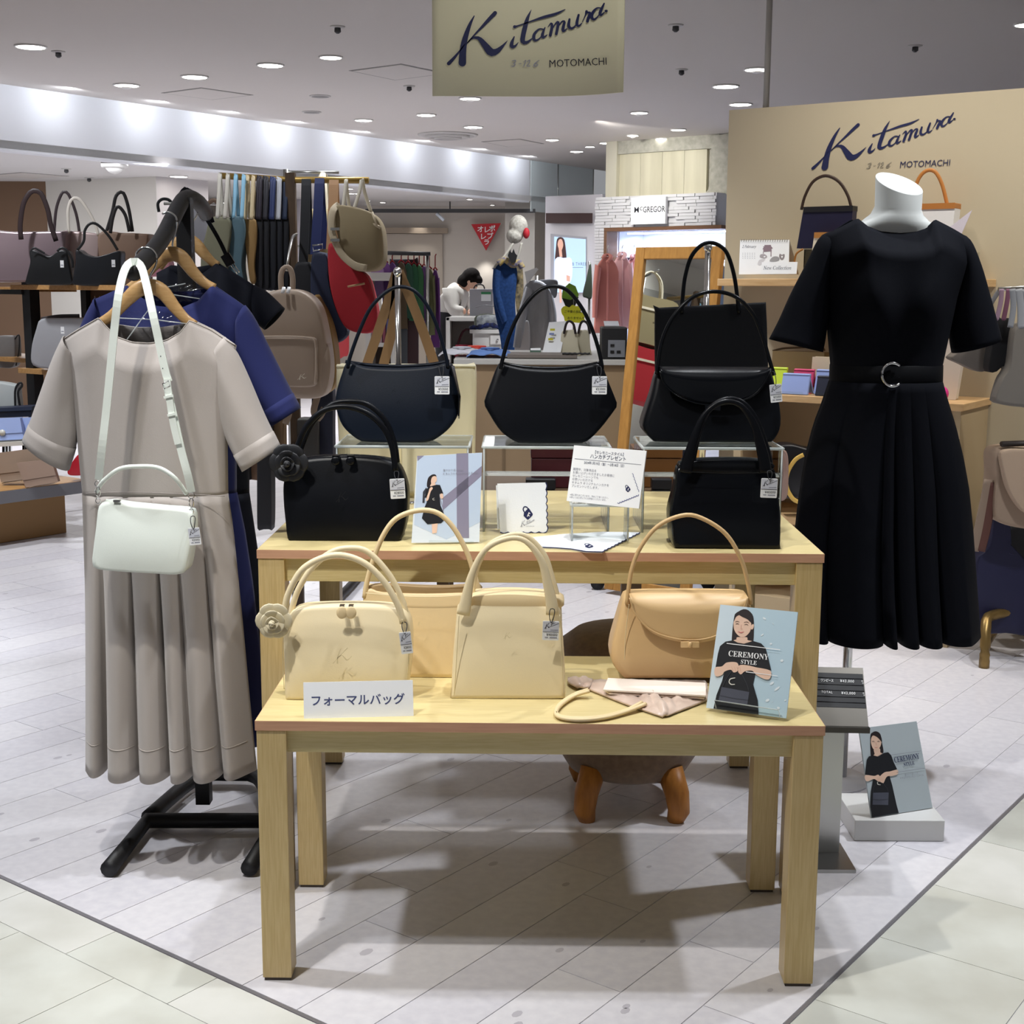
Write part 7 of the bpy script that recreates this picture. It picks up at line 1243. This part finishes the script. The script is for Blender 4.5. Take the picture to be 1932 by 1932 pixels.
for px, py, z, lab in ((637, 50, CZ, 'ceiling sprinkler above the upper left downlight'), (1275, 47, CZ, 'ceiling sprinkler right of the hanging banner'), (1727, 86, CZ, 'ceiling sprinkler above the beige panel sign'), (772, 162, CZ, 'ceiling sprinkler below the hatch beside banner'), (168, 335, LZ, 'small sprinkler in the low ceiling above left bags'), (1286, 131, CZ, 'dark ceiling sensor below right of banner'), (110, 97, CZ, 'dark ceiling sensor beside top left downlight'), (125, 318, LZ, 'white sprinkler in low ceiling near the round smoke detector')):
    c = Zp(px, py, z); t = thing('ceiling_sprinkler', lab, 'sprinkler', c); MB().mat(FITW).lathe([(.045, 0), (.042, -.006), (.02, -.008)], c, 16).build('plate', parent=t); MB().mat(DOT).lathe([(.018, -.006), (.02, -.03), (.008, -.04)], c, 12).build('head', parent=t)
for px, py, lab in ((604, 181, 'flat round ceiling speaker, upper of the two'), (588, 211, 'flat round ceiling speaker, lower of the two near soffit')):
    c = Zp(px, py, CZ); t = thing('ceiling_speaker', lab, 'speaker', c); MB().mat(FITW).lathe([(.085, 0), (.083, -.006), (.07, -.008)], c, 24).build('rim', parent=t); MB().mat(M('speaker_grille', '8a8886', .7)).lathe([(.07, -.004), (.069, -.0085), (.01, -.009)], c, 24).build('grille', parent=t)
c = Zp(216, 306, LZ); t = thing('smoke_detector', 'round white smoke detector on the low ceiling', 'detector', c); MB().mat(FITW).lathe([(.11, 0), (.11, -.04), (.085, -.05)], c, 24).build('base', parent=t); MB().mat(FITW).lathe([(.08, -.048), (.05, -.08), (.01, -.1)], c, 20).build('sensor_dome', parent=t)
a, b = W(690, 391, 16.7), W(1010, 381, 16.5); a.z = b.z = 2.20; t = thing('lighting_track', 'dark lighting track hung across the children shop front', 'light', (a+b)/2); MB().mat(DOT).tube([a, b], .03, .022, 8, flat=True).build('rail', parent=t)
for q in (.02, .5, .98): p = a + (b-a)*q; MB().mat(DOT).cyl(p, (p.x, p.y, LZ), .008, 6).build('drop_rod', parent=t)
p = a + (b-a)*.42; MB().mat(pmat('d8e0ea', .4)).cyl(p - UZ*.03, p + Vector((.09, 0, -.11)), .02, 8).build('track_spot', parent=t)
# ---- children shop: triangular wall sign, lit from a lamp behind it
Yw = 17.40; t = thing('triangle_sign', 'red triangular sign with white Japanese shop name on back wall', 'sign', W(917, 445, Yw)); o = MB().mat(pmat('c4202c', .5)).prism([W(889, 423, Yw), W(945, 421, Yw), W(917, 473, Yw)], (0, .04, 0)).build('board', parent=t)
pr = MB(); pc = Crop(0, 0, 1, (0, Yw, 1), (0, -1, 0)); pr.mat(WHITE_INK)
for s, x, y, sz in (('オ', 900, 437, 13), ('レ', 912, 438, 13), ('ポ', 922, 436, 13), ('レ', 905, 451, 13), ('ブ', 918, 450, 13), ('ラ', 912, 461, 12)): ctext(pr, pc, s, x, y, sz, .004, WHITE_INK, bold=2)
pr.build('shop_name', parent=o); q = W(917, 474, Yw); spot('spot_triangle_sign', (q.x, 17.36, q.z + .02), (q.x, 17.5, q.z - 1.0), 7, 80, .8, .03, (1, .97, .93)); q = W(790, 406, 17.3); spot('spot_door_lamp', (q.x, 17.3, q.z + .06), (q.x, 17.5, q.z - 1), 5, 60, .8, .03, (1, .97, .93))
# clothes rail
YK = 10.6; t = thing('clothes_rail', 'black topped clothes rail of small garments in the children shop', 'rail', W(762, 478, YK)); MB().mat(DOT).cyl(W(718, 477, YK), W(812, 479, YK), .016, 10).build('bar', parent=t)
for px in (722, 806): p = W(px, 478, YK); MB().mat(STEEL).cyl((p.x, YK + .02, 0), (p.x, YK + .02, p.z), .014, 8).build('upright', parent=t)
def garment(label, Y, x, wd, y0, y1, c, hc=None, T=.05, sl=None, name='hung_garment', rail=None):
    """garment on a hanger seen three-quarter: shoulders, body, one near sleeve, hanger with hook"""
    t = thing(name, label, 'clothing', W(x, y1, Y)); m = pmat(c, .85, bump=.1, scale=40); k = (y1-y0); w2 = wd/2
    mb = MB().mat(m); pillow(mb, ol([(x-w2*.2, y0), (x+w2*.2, y0), (x+w2*.6, y0+k*.07), (x+w2*.92, y0+k*.17), (x+w2*.95, y0+k*.3), (x+w2*.92, y0+k*.6), (x+w2*1.08, y1-1), (x+w2*1.02, y1), (x, y1+1), (x-w2*1.02, y1), (x-w2*1.08, y1-1), (x-w2*.92, y0+k*.6), (x-w2*.95, y0+k*.3), (x-w2*.92, y0+k*.17), (x-w2*.6, y0+k*.07)], Y, 44), Y, T, .25); mb.build('body', parent=t)
    if sl: mb = MB().mat(m); sleeve(mb, Y - T*.3, [((x+sl*w2*1.02, y0+k*.10), (x+sl*w2*.5, y0+k*.16)), ((x+sl*w2*1.22, y0+k*.45), (x+sl*w2*.72, y0+k*.45)), ((x+sl*w2*1.25, y0+k*.8), (x+sl*w2*.85, y0+k*.8))], T*.55, T*.4, 14); mb.build('sleeve', parent=t)
    if T > .1:
        mb = MB().mat(m); mb.tube(cr([tuple(W(x - w2*.28, y0 + 3, Y - T*.3)), tuple(W(x - w2*.2, y0 - 3, Y + T*.3)), tuple(W(x + w2*.2, y0 - 3, Y + T*.3)), tuple(W(x + w2*.28, y0 + 3, Y - T*.3)), tuple(W(x, y0 + 10, Y - T*.62))], 14), .022, .012, 8); mb.build('collar', parent=t)
        mb = MB().mat(m); mb.tube([W(x, y0 + 10, Y - T*.63), W(x, y1 - 2, Y - T*.63)], .008, .004, 6, up=(0, 1, 0)); mb.build('front_placket', parent=t)
    ry = rail if rail else y0 - 14
    mb = MB().mat(pmat(hc or '9a1c24', .4)); mb.tube([W(x - w2*.5, y0 + 2, Y + T/2), W(x, y0 - 4, Y + T/2), W(x + w2*.5, y0 + 2, Y + T/2)], .008, seg=6); mb.build('hanger_bar', parent=t)
    mb = MB().mat(pmat('8c1a22' if not hc else 'b8b4ac', .4)); mb.tube([W(x, y0 - 4, Y + T/2), W(x, ry + 3, Y + T/2), W(x + 2, ry - 1, Y + T/2)], .005, seg=6); mb.build('hook', parent=t); return t
for x, wd, y0, y1, c, lab, sl in ((712, 26, 499, 560, 'b08cc0', 'lilac child top at left end of the clothes rail', 0), (727, 20, 494, 560, '7a4f92', 'purple print child top second on the clothes rail', 0), (740, 16, 495, 560, '5e3c74', 'dark purple child top third on the clothes rail', 0), (757, 22, 494, 620, '5a4a38', 'brown jacket hanging mid clothes rail', 0), (770, 20, 496, 600, '2f5242', 'dark green top first of the greens on rail', 0), (781, 18, 498, 605, '2c5a3e', 'bottle green top second of the greens on rail', 0), (791, 18, 500, 610, '3a6a44', 'mid green top third of the greens on rail', 0), (800, 18, 502, 615, '6a4a7a', 'violet grey top beside the greens on rail', 0), (810, 20, 506, 632, '6a6a48', 'olive cardigan near right end of clothes rail', 1), (821, 16, 508, 655, '5a2c68', 'long purple top at right end of clothes rail', 1)): garment(lab, YK + (x - 760)*.0012, x, wd, y0, y1, c, None, .05, sl, rail=480)
for x, w_, lab in ((752, 34, 'grey trousers hanging low behind the brown straps'), (779, 20, 'dark maroon skirt hanging low behind the brown straps')): simple_bag('hung_trousers', lab, YK + .06, rect(x - w_/2, 489, x + w_/2, 700, 4), .06, '4a4e54' if w_ > 30 else '3a2226', cat='clothing')
t = thing('display_shelf', 'white low display shelf left of the children clothes rail', 'shelf', W(715, 690, 10.2)); a, b = W(688, 514, 10.2), W(746, 514, 10.2)
MB().mat(pmat('c9c6c0', .5)).box(((a.x+b.x)/2, 10.4, a.z - .03), (b.x-a.x, .4, .06)).build('top_board', parent=t)
for x in (a.x + .02, b.x - .02): MB().mat(pmat('c9c6c0', .5)).box((x, 10.4, (a.z-.06)/2), (.04, .4, a.z - .06)).build('side_panel', parent=t)
MB().mat(pmat('5a4a40', .7)).box(((a.x+b.x)/2, 10.56, .55), (b.x-a.x-.08, .02, 1.08)).build('back_panel', parent=t); MB().mat(pmat('c9c6c0', .5)).box(((a.x+b.x)/2, 10.4, .86), (b.x-a.x-.08, .38, .03)).build('middle_board', parent=t)
random.seed(3)
for k, c in enumerate(('a86e98', '7a5a8a', 'c0a0a8', '8a4a5a', '6a6a9a', 'b890b0')): X = a.x + .05 + k*.028; tag(MB().mat(pmat(c, .8)).box((X, 10.36, .875 + .08), (.022, .2, .16 + .03*(k % 3))).build('folded_garment'), 'folded child garment standing in white shelf, %s of six' % ('first', 'second', 'third', 'fourth', 'fifth', 'last')[k], 'clothing', 'folded garments in the white shelf')
# white cube with basket, small table with pouches, till
YC = 9.8; t = thing('cube_shelf', 'white open cube shelf holding a pink basket', 'shelf', W(872, 665, YC)); a, b = W(841, 598, YC), W(905, 598, YC); w_ = b.x-a.x; CW = pmat('d0cdc8', .5); lz = a.z - .42
for c_, d_ in ((((a.x+b.x)/2, YC+.2, a.z-.015), (w_, .4, .03)), (((a.x+b.x)/2, YC+.2, lz), (w_, .4, .03)), ((a.x+.015, YC+.2, (a.z+lz)/2), (.03, .4, .42)), ((b.x-.015, YC+.2, (a.z+lz)/2), (.03, .4, .42))): bevel(MB().mat(CW).box(c_, d_).build('panel', parent=t), .006)
MB().mat(pmat('b8b5b0', .6)).box(((a.x+b.x)/2, YC+.39, (a.z+lz)/2), (w_-.04, .02, .4)).build('back_panel', parent=t); MB().mat(CW).box(((a.x+b.x)/2, YC+.2, lz/2 - .01), (w_-.1, .3, lz-.02)).build('plinth', parent=t)
c = Vector(((a.x+b.x)/2 + .03, YC + .17, lz + .016)); t = thing('basket', 'straw basket with pink rim inside the white cube shelf', 'basket', c); MB().mat(pmat('8a5a30', .8, bump=.4, scale=120)).lathe([(.06, 0), (.085, .04), (.09, .1), (.086, .12)], c, 20).build('body', parent=t); MB().mat(pmat('b8485a', .8)).lathe([(.093, .1), (.098, .15), (.09, .2), (.08, .2)], c, 20).build('cloth_rim', parent=t); MB().mat(pmat('4a2028', .7)).tube(cr([(c.x-.08, c.y, c.z+.18), (c.x-.03, c.y-.03, c.z+.30), (c.x+.04, c.y-.03, c.z+.30), (c.x+.08, c.y, c.z+.18)], 14), .008, seg=6).build('handle', parent=t)
YT = 9.4; t = thing('side_table', 'small white table with drawer carrying camouflage pouches', 'table', W(925, 690, YT)); a, b = W(889, 622, YT), W(958, 622, YT); MB().mat(CW).box(((a.x+b.x)/2, YT+.18, a.z-.012), (b.x-a.x+.02, .4, .024)).build('tabletop', parent=t)
for x in (a.x+.03, b.x-.03):
    for y in (YT+.02, YT+.34): MB().mat(CW).box((x, y, (a.z-.11)/2), (.035, .035, a.z-.11)).build('leg', parent=t)
MB().mat(CW).box(((a.x+b.x)/2, YT+.18, a.z-.07), (b.x-a.x-.02, .36, .09)).build('apron', parent=t); dr = MB().mat(pmat('d8d5d0', .5)).box((b.x-.07, YT-.004, a.z-.068), (.1, .016, .06)).build('drawer', parent=t); MB().mat(CHROME).blob((b.x-.07, YT-.02, a.z-.068), (.009, .009, .009), 8, 6).build('knob', parent=dr)
CAMO = M('camouflage', '6a7062', .8, c2='42463c', scale=30); CAM2 = M('camouflage_pale', 'a8acae', .5, c2='6a6e74', scale=30)
for m, out, Yq, lab in ((CAMO, [(897, 580), (915, 575), (938, 579), (942, 596), (936, 603), (900, 602), (895, 592)], YT+.2, 'green camouflage pouch on the small white table'), (CAM2, [(901, 597), (920, 594), (940, 597), (941, 614), (936, 620), (903, 620), (899, 610)], YT+.08, 'silver grey camouflage pouch in front on small white table')):
    t = thing('pouch', lab, 'pouch', W(920, 620, Yq)); oo = ol(out, Yq, 44); dz = a.z + .0005 - min(q[1] for q in oo); oo = [(q[0], q[1] + dz) for q in oo]; mb = MB().mat(m); pillow(mb, oo, Yq, .07, .3); mb.build('body', parent=t); mb = MB().mat(pmat('8c8c90', .4)); mb.tube([W(p[0], p[1], Yq + .03) for p in (out[0], out[1], out[2])], .004, seg=6); mb.build('zip', parent=t)
t = thing('scarf_bundle', 'blue black patterned scarf bundle along small table edge', 'scarf', W(925, 620, YT + .02)); mb = MB().mat(M('scarf_blue', '1c2c6a', .8, c2='10121c', scale=50)); mb.tube(cr([tuple(W(x, y, YT + .03)) for x, y in ((886, 619), (905, 617), (925, 613), (940, 617), (956, 618))], 20), [.012 + .008*math.sin(i*.9)**2 for i in range(20)], seg=8); mb.build('cloth', parent=t)
t = thing('till_machine', 'grey portable till box with handle before the person', 'till', W(908, 605, 10.6)); a, b = W(886, 545, 10.6), W(930, 545, 10.6); zb2 = W(900, 603, 10.6).z; bevel(MB().mat(pmat('a9a8ae', .5)).box(((a.x+b.x)/2, 10.66, (a.z+zb2)/2), (b.x-a.x, .12, a.z-zb2)).build('case', parent=t), .006); MB().mat(DOT).tube(cr([(a.x+.03, 10.66, a.z), (a.x+.05, 10.66, a.z+.03), (a.x+.1, 10.66, a.z+.03), (a.x+.115, 10.66, a.z)], 10), .006, seg=6).build('handle', parent=t)
lb = MB().mat(WHITE).box((W(917, 560, 10.6).x, 10.596, W(917, 560, 10.6).z), (.075, .003, .065)).build('label_plate', parent=t); MB().mat(pmat('3c8a5c', .6)).box((W(917, 554, 10.6).x, 10.594, W(917, 553, 10.6).z), (.075, .003, .018)).build('green_stripe', parent=lb)
t = thing('till_counter', 'white till counter where the person leans', 'counter', (W(905, 620, 10.6).x, 10.7, 0)); MB().mat(CW).box((W(900, 610, 10.7).x, 10.72, zb2/2), (.42, .4, zb2-.002)).build('carcass', parent=t); MB().mat(pmat('9ab0b0', .5)).box((W(900, 610, 10.7).x - .06, 10.56, zb2 + .008), (.14, .1, .014)).build('document_tray', parent=t)
# ---- person bending over the till counter
def skinned(name, verts, edges, mat, parent, root=0, sub=2, base=None):
    b0 = Vector(BASE[parent.name]); me = bpy.data.meshes.new(name); me.from_pydata([Vector(v[:3]) - b0 for v in verts], edges, []); o = bpy.data.objects.new(name, me); COL.objects.link(o); o.parent = parent; BASE[o.name] = b0
    sk = o.modifiers.new('skin', 'SKIN'); sk.use_smooth_shade = True
    for i, v in enumerate(me.skin_vertices[0].data): r = verts[i][3]; v.radius = (r, r) if not isinstance(r, tuple) else r; v.use_root = i == root
    me.materials.append(mat); s = o.modifiers.new('sub', 'SUBSURF'); s.levels = s.render_levels = sub; return o
YP = 11.3; P_ = lambda x, y, dy=0: tuple(W(x, y, YP + dy)); pel = P_(845, 606); t = thing('person', 'dark haired person in white knit bending over till counter', 'person', (pel[0], YP, 0))
SKN = M('skin', 'd0a58c', .6); KNIT = M('knit_white', 'c2beb6', .9, bump=.4, scale=70); PANT = M('trousers_black', '15151a', .8); HAIR = M('hair_black', '15100e', .85, spec=.15, bump=.6, scale=90)
hx, hz = P_(888, 528)[0], P_(888, 528)[2]; fl_z = .03
J = [pel + (.08,), P_(850, 580) + (.085,), P_(860, 556) + (.105,), P_(874, 541) + (.05,), P_(880, 536) + (.048,), P_(852, 556, -.12) + (.045,), P_(856, 586, -.2) + (.038,), P_(880, 588, -.24) + (.028,), P_(872, 556, .12) + (.045,), P_(872, 586, .16) + (.038,), P_(890, 590, .08) + (.028,),
     (pel[0] - .005, YP - .085, .85, .045), (pel[0] - .01, YP - .09, .48, .045), (pel[0] - .03, YP - .09, .09, .036), (pel[0] + .1, YP - .09, .04, .035), (pel[0] - .005, YP + .085, .85, .045), (pel[0] - .02, YP + .09, .48, .045), (pel[0] - .05, YP + .09, .09, .036), (pel[0] + .08, YP + .09, .04, .035)]
skinned('body', J, [(0, 1), (1, 2), (2, 3), (3, 4), (2, 5), (5, 6), (6, 7), (2, 8), (8, 9), (9, 10), (0, 11), (11, 12), (12, 13), (13, 14), (0, 15), (15, 16), (16, 17), (17, 18)], SKN, t)
K = [(pel[0], YP, pel[2] + .04, .138), P_(849, 582) + (.125,), P_(859, 557) + (.13,), P_(871, 543) + (.075,), P_(851, 556, -.13) + (.07,), P_(855, 587, -.21) + (.058,), P_(877, 588, -.24) + (.042,), P_(872, 556, .13) + (.07,), P_(872, 587, .17) + (.058,), P_(887, 590, .09) + (.042,)]
skinned('knit_sweater', K, [(0, 1), (1, 2), (2, 3), (2, 4), (4, 5), (5, 6), (2, 7), (7, 8), (8, 9)], KNIT, t)
tr = MB().mat(PANT); tr.blob((pel[0], YP, pel[2] - .02), (.125, .16, .13), 18, 12)
for s_ in (-1, 1): tr.tube(cr([(pel[0], YP + s_*.07, .98), (pel[0] - .01, YP + s_*.085, .80), (pel[0] - .01, YP + s_*.09, .48), (pel[0] - .03, YP + s_*.09, .08)], 16), [.105 - .045*i/15 for i in range(16)], seg=14)
o = tr.build('trousers', parent=t); rm = o.modifiers.new('fuse', 'REMESH'); rm.mode = 'VOXEL'; rm.voxel_size = .014; rm.use_smooth_shade = True
hd = MB().mat(SKN); RH = Matrix.Rotation(math.radians(48), 3, 'Y'); C0 = Vector((hx, YP, hz)); HS = .8
def hb(mb, o, r, seg=16, rg=10): return mb.blob(C0 + RH @ (Vector(o)*HS), tuple(q*HS for q in r), seg, rg, RH)
hb(hd, (.012, 0, -.02), (.085, .075, .105), 20, 14); hb(hd, (.098, 0, -.02), (.016, .012, .02))
for s_ in (-1, 1): hb(hd, (0, s_*.076, -.025), (.014, .01, .026))
ho = hd.build('head', parent=t); rm = ho.modifiers.new('fuse', 'REMESH'); rm.mode = 'VOXEL'; rm.voxel_size = .006; rm.use_smooth_shade = True
for s_ in (-1, 1): hb(MB().mat(HAIR), (.09, s_*.032, .005), (.008, .013, .006), 8, 5).build('eye', parent=ho)
hb(MB().mat(LIPS), (.088, 0, -.065), (.008, .022, .006), 8, 5).build('mouth', parent=ho)
hr = MB().mat(HAIR); hb(hr, (-.02, 0, .018), (.094, .092, .104)); hb(hr, (.045, 0, .058), (.058, .08, .045)); hb(hr, (-.03, 0, -.05), (.078, .09, .09)); o = hr.build('hair', parent=t); rm = o.modifiers.new('fuse', 'REMESH'); rm.mode = 'VOXEL'; rm.voxel_size = .007; rm.use_smooth_shade = True
for w0, e0, s_ in ((P_(882, 588, -.24), P_(856, 586, -.2), -1), (P_(892, 590, .08), P_(872, 586, .16), 1)):
    d = (Vector(w0) - Vector(e0)).normalized(); d = (d + Vector((.3, 0, -.5))).normalized(); sd = d.cross(Vector((0, 0, 1))).normalized(); w0 = Vector(w0); pc_ = w0 + d*.05
    hv = [(*w0, .022), (*pc_, (.034, .016))]; he = [(0, 1)]
    for k in range(4):
        b_ = pc_ + d*.035 + sd*(-.026 + .0175*k); L_ = (.034, .04, .037, .03)[k]; i = len(hv); hv += [(*b_, .0095), (*(b_ + d*L_ + UZ*-.006), .0085), (*(b_ + d*L_*1.7 + UZ*-.022), .007)]; he += [(1, i), (i, i+1), (i+1, i+2)]
    i = len(hv); tb = w0 + d*.022 + sd*s_*-.034; hv += [(*tb, .011), (*(tb + d*.03 + sd*s_*-.012 - UZ*.008), .009)]; he += [(1, i), (i, i+1)]
    skinned('hand', hv, he, SKN, t, 0, 1)
# ---- dressed display stands
YD = 8.9; DEN = M('denim_blue', '26406e', .9, spec=.1, bump=.2, scale=60, c2='1f355c'); t = thing('display_mannequin', 'slim display figure with white knit bonnet and blue denim coat', 'mannequin', W(955, 690, YD))
p = W(960, 600, YD); MB().mat(STEEL).cyl((p.x, YD + .06, 0), (p.x, YD + .06, W(960, 470, YD).z), .012, 8).build('pole', parent=t); MB().mat(STEEL).lathe([(.16, 0), (.16, .01), (.02, .02)], (p.x, YD + .06, 0), 24).build('base', parent=t)
mb = MB().mat(DEN); pillow(mb, ol([(938, 500), (952, 494), (970, 500), (976, 515), (972, 570), (975, 630), (968, 685), (950, 690), (944, 640), (932, 580), (930, 540), (931, 515)], YD), YD, .12, .3); mb.build('denim_coat', parent=t); mb = MB().mat(DEN); sleeve(mb, YD - .03, [((931, 505), (945, 512)), ((929, 545), (943, 548)), ((936, 580), (950, 575)), ((948, 612), (957, 604))], .035, .025, 14); mb.build('sleeve', parent=t)
mb = MB().mat(M('dress_print', '8a7a58', .85, c2='4a4438', scale=40)); pillow(mb, ol([(970, 502), (984, 498), (988, 540), (986, 600), (978, 602), (972, 560)], YD + .04), YD + .04, .08, .2); mb.build('print_dress', parent=t)
mb = MB().mat(M('collar_print', 'b09a54', .85, c2='5a5a78', scale=45)); mb.tube(cr([tuple(W(x, y, YD - .02)) for x, y in ((940, 498), (952, 490), (968, 500), (978, 494), (986, 506))], 18), .02, seg=8); mb.build('ruffled_collar', parent=t)
p = W(978, 430, YD); mb = MB().mat(M('bonnet_knit', 'bcb8ae', .95, spec=.1, bump=1, scale=55, c2='9c988e')); mb.blob(p + Vector((0, .04, .01)), (.062, .06, .075), 16, 12); mb.blob(p + Vector((-.025, .03, -.05)), (.055, .06, .05), 16, 10); o = mb.build('knit_bonnet', parent=t); rm = o.modifiers.new('fuse', 'REMESH'); rm.mode = 'VOXEL'; rm.voxel_size = .008; rm.use_smooth_shade = True; MB().mat(pmat('a81c28', .7)).blob(W(993, 440, YD), (.022, .02, .035), 10, 8).build('red_rosette', parent=t)
mb = MB().mat(pmat('c4c0b4', .8)); mb.tube(cr([tuple(W(x, y, YD)) for x, y in ((968, 458), (958, 475), (946, 490), (934, 502), (930, 508))], 16), .008, seg=6); mb.build('rope', parent=t); mb = MB().mat(pmat('b0aca0', .8)); mb.tube(cr([tuple(W(x, y, YD)) for x, y in ((984, 458), (980, 475), (974, 492))], 10), .008, seg=6); mb.build('rope', parent=t)
MB().mat(pmat('101012', .6)).prism([W(x, y, YD - .06) for x, y in ((958, 482), (962, 474), (966, 477), (969, 469), (972, 478), (976, 482), (973, 494), (965, 497))], (0, .02, 0)).build('black_ornament', parent=t)
YG = 7.9; t = thing('display_mannequin', 'display stand wearing a crumpled silver grey blouson with white collar', 'mannequin', W(1012, 668, YG)); p = W(1012, 660, YG); MB().mat(STEEL).cyl((p.x, YG + .07, 0), (p.x, YG + .07, W(1012, 520, YG).z), .012, 8).build('pole', parent=t); MB().mat(STEEL).lathe([(.16, 0), (.16, .01), (.02, .02)], (p.x, YG + .07, 0), 24).build('base', parent=t)
SGR = M('blouson_silver', 'b4b7be', .35, .15, bump=1, scale=10, detail=7, stretch=(1, 1, .35), c2='94979e'); SGR.node_tree.nodes['Bump'].inputs['Distance'].default_value = .02; mb = MB().mat(SGR); pillow(mb, ol([(992, 536), (1010, 528), (1030, 536), (1042, 560), (1046, 610), (1042, 665), (1010, 668), (975, 666), (972, 650), (982, 600), (986, 560)], YG), YG, .14, .3); mb.build('blouson', parent=t); mb = MB().mat(SGR); sleeve(mb, YG - .05, [((992, 540), (1008, 548)), ((980, 580), (996, 585)), ((972, 625), (988, 628)), ((968, 655), (982, 656))], .05, .035, 14); mb.build('sleeve', parent=t); mb = MB().mat(SGR); sleeve(mb, YG - .03, [((1030, 540), (1044, 560)), ((1036, 590), (1050, 592)), ((1038, 640), (1050, 642))], .05, .035, 14); mb.build('sleeve', parent=t)
mb = MB().mat(M('fluffy_white', 'c6c6ca', .9, bump=.6, scale=40)); pillow(mb, ol([(972, 640), (985, 612), (998, 608), (998, 664), (974, 666)], YG - .05), YG - .05, .06, .3); mb.build('fluffy_panel', parent=t)
mb = MB().mat(WHITE); mb.prism([W(990, 513, YG), W(1012, 505, YG), (W(1016, 508, YG)), W(994, 538, YG)], (0, .03, 0)); mb.build('collar', parent=t); mb = MB().mat(pmat('7a7c82', .6)); pillow(mb, ol([(1004, 534), (1020, 528), (1050, 528), (1052, 545), (1048, 562), (1032, 556), (1012, 545)], YG + .03), YG + .03, .08, .2); mb.build('grey_shirt_collar', parent=t)
# ---- lit poster
Ya = 15.30; t = thing('lit_poster', 'backlit fashion poster of a woman reading B THREE', 'poster', W(1076, 600, Ya)); c = Crop(1000, 250, 4.39, (0, Ya, 1), (0, -1, 0)); o = MB().mat(pmat('b8b8be', .4)).prism([c.at(*q) for q in ((170, 838), (470, 866), (468, 1330), (170, 1330))], (0, .06, 0)).build('frame', parent=t)
LB = M('lightbox_blue', 'b4d0ea', .5, emit=.5); LBW = M('lightbox_white', 'd0d8ea', .5, emit=.55); LBS = M('lightbox_skin', 'c99e8c', .5, emit=.55); LBH = M('lightbox_hair', '4a3434', .5, emit=.3); LBI = M('lightbox_ink', '5a6a80', .5, emit=.35)
pr = MB(); pp = lambda pts, m, l, s=0: ppoly(pr, c, pts, l*.004, m, s); pp([(200, 862), (462, 884), (462, 1325), (200, 1325)], LB, 1); pp([(205, 1100), (215, 950), (225, 880), (255, 866), (282, 885), (295, 960), (302, 1050), (290, 1085), (245, 1100)], LBH, 2, 30); pp([(228, 930), (238, 890), (262, 885), (275, 930), (262, 975), (245, 975)], LBS, 3, 24); pp([(236, 960), (262, 970), (268, 1030), (245, 1030)], LBS, 3)
pp([(200, 1200), (205, 1060), (240, 1030), (280, 1040), (340, 1040), (352, 1150), (330, 1250), (250, 1290), (200, 1300)], LBW, 4, 30); pp([(300, 1180), (330, 1190), (330, 1235), (302, 1230)], LBS, 5); pp([(240, 1290), (260, 1280), (262, 1410), (245, 1410)], LBS, 5); ctext(pr, c, 'B THREE', 348, 1102, 38, .02, LBI, sx=.7, sp=1.25); pp([(352, 1116), (440, 1116), (440, 1119), (352, 1119)], LBI, 5); pr.build('poster_print', parent=o)
# ---- coats in the lit shop
rl = FA + VD*.17 + UD*.36 + UZ*1.595; t = thing('coat_rail', 'dark rail with pegs across the lit coat shop', 'rail', rl); MB().mat(M('rail_maroon', '3a1c1c', .4)).cyl(rl - VD*.03, rl + VD*1.4, .018, 10).build('bar', parent=t)
for k in range(8): p = rl + VD*(.1 + .15*k); MB().mat(CHROME).cyl(p + UZ*.015, p + UZ*.05, .008, 6).build('peg', parent=t)
garment('brick pink long coat leftmost in the lit shop', 13.7, 1146, 46, 484, 628, 'b8746a', 'b8905c', .16, -1, 'hung_coat', 464); garment('pale pink jacket second in the lit coat shop', 13.95, 1174, 38, 480, 618, 'd6acae', 'b8905c', .16, 1, 'hung_coat', 463); garment('rose jacket third in lit shop, half behind mirror', 14.2, 1196, 30, 484, 620, 'c08688', 'b8905c', .16, 0, 'hung_coat', 462); garment('blue grey jacket at right end of lit shop', 13.6, 1356, 26, 490, 580, '7c8ea8', 'b8905c', .14, 0, 'hung_coat', 460)
simple_bag('folded_parasol', 'dark green folded cloth cone left of the white brick pier', 8.6, [(1113, 498), (1116, 505), (1117, 560), (1106, 562), (1100, 556), (1107, 525)], .06, '3c4638', cat='parasol'); q = W(1112, 530, 8.63); t = thing('parasol_pole', 'thin pole on the floor carrying the dark green cloth cone', 'pole', (q.x, q.y, 0)); MB().cyl((q.x, q.y, 0), (q.x, q.y, q.z + .12), .008, 8).build('tube', STEEL, t); MB().lathe([(.14, 0), (.14, .02), (.02, .03)], (q.x, q.y, 0), 20).build('base', STEEL, t)
# shop name panel on the brick band
o_ = FA + VD*.47 + UD*-.045; t = thing('shop_name_panel', 'white lit panel reading MCGREGOR on the brick band', 'sign', o_ + UZ*1.93); o = MB().mat(WHITE).obox(o_ + UZ*1.925, VD*.4, UD*.04, UZ*.26).build('panel', parent=t); pn = Plane(o_ + UZ*1.925 - UD*.002, VD, UZ); pr = MB(); ptext(pr, pn, 'M', .036, .115, .08, .001, BLACK_INK, yflip=1, off=.0007); ptext(pr, pn, 'C', .102, .134, .052, .001, BLACK_INK, yflip=1, off=.0007); ptext(pr, pn, 'GREGOR', .14, .115, .08, .001, BLACK_INK, yflip=1, off=.0007, sx=.8); pr.build('lettering', parent=o)
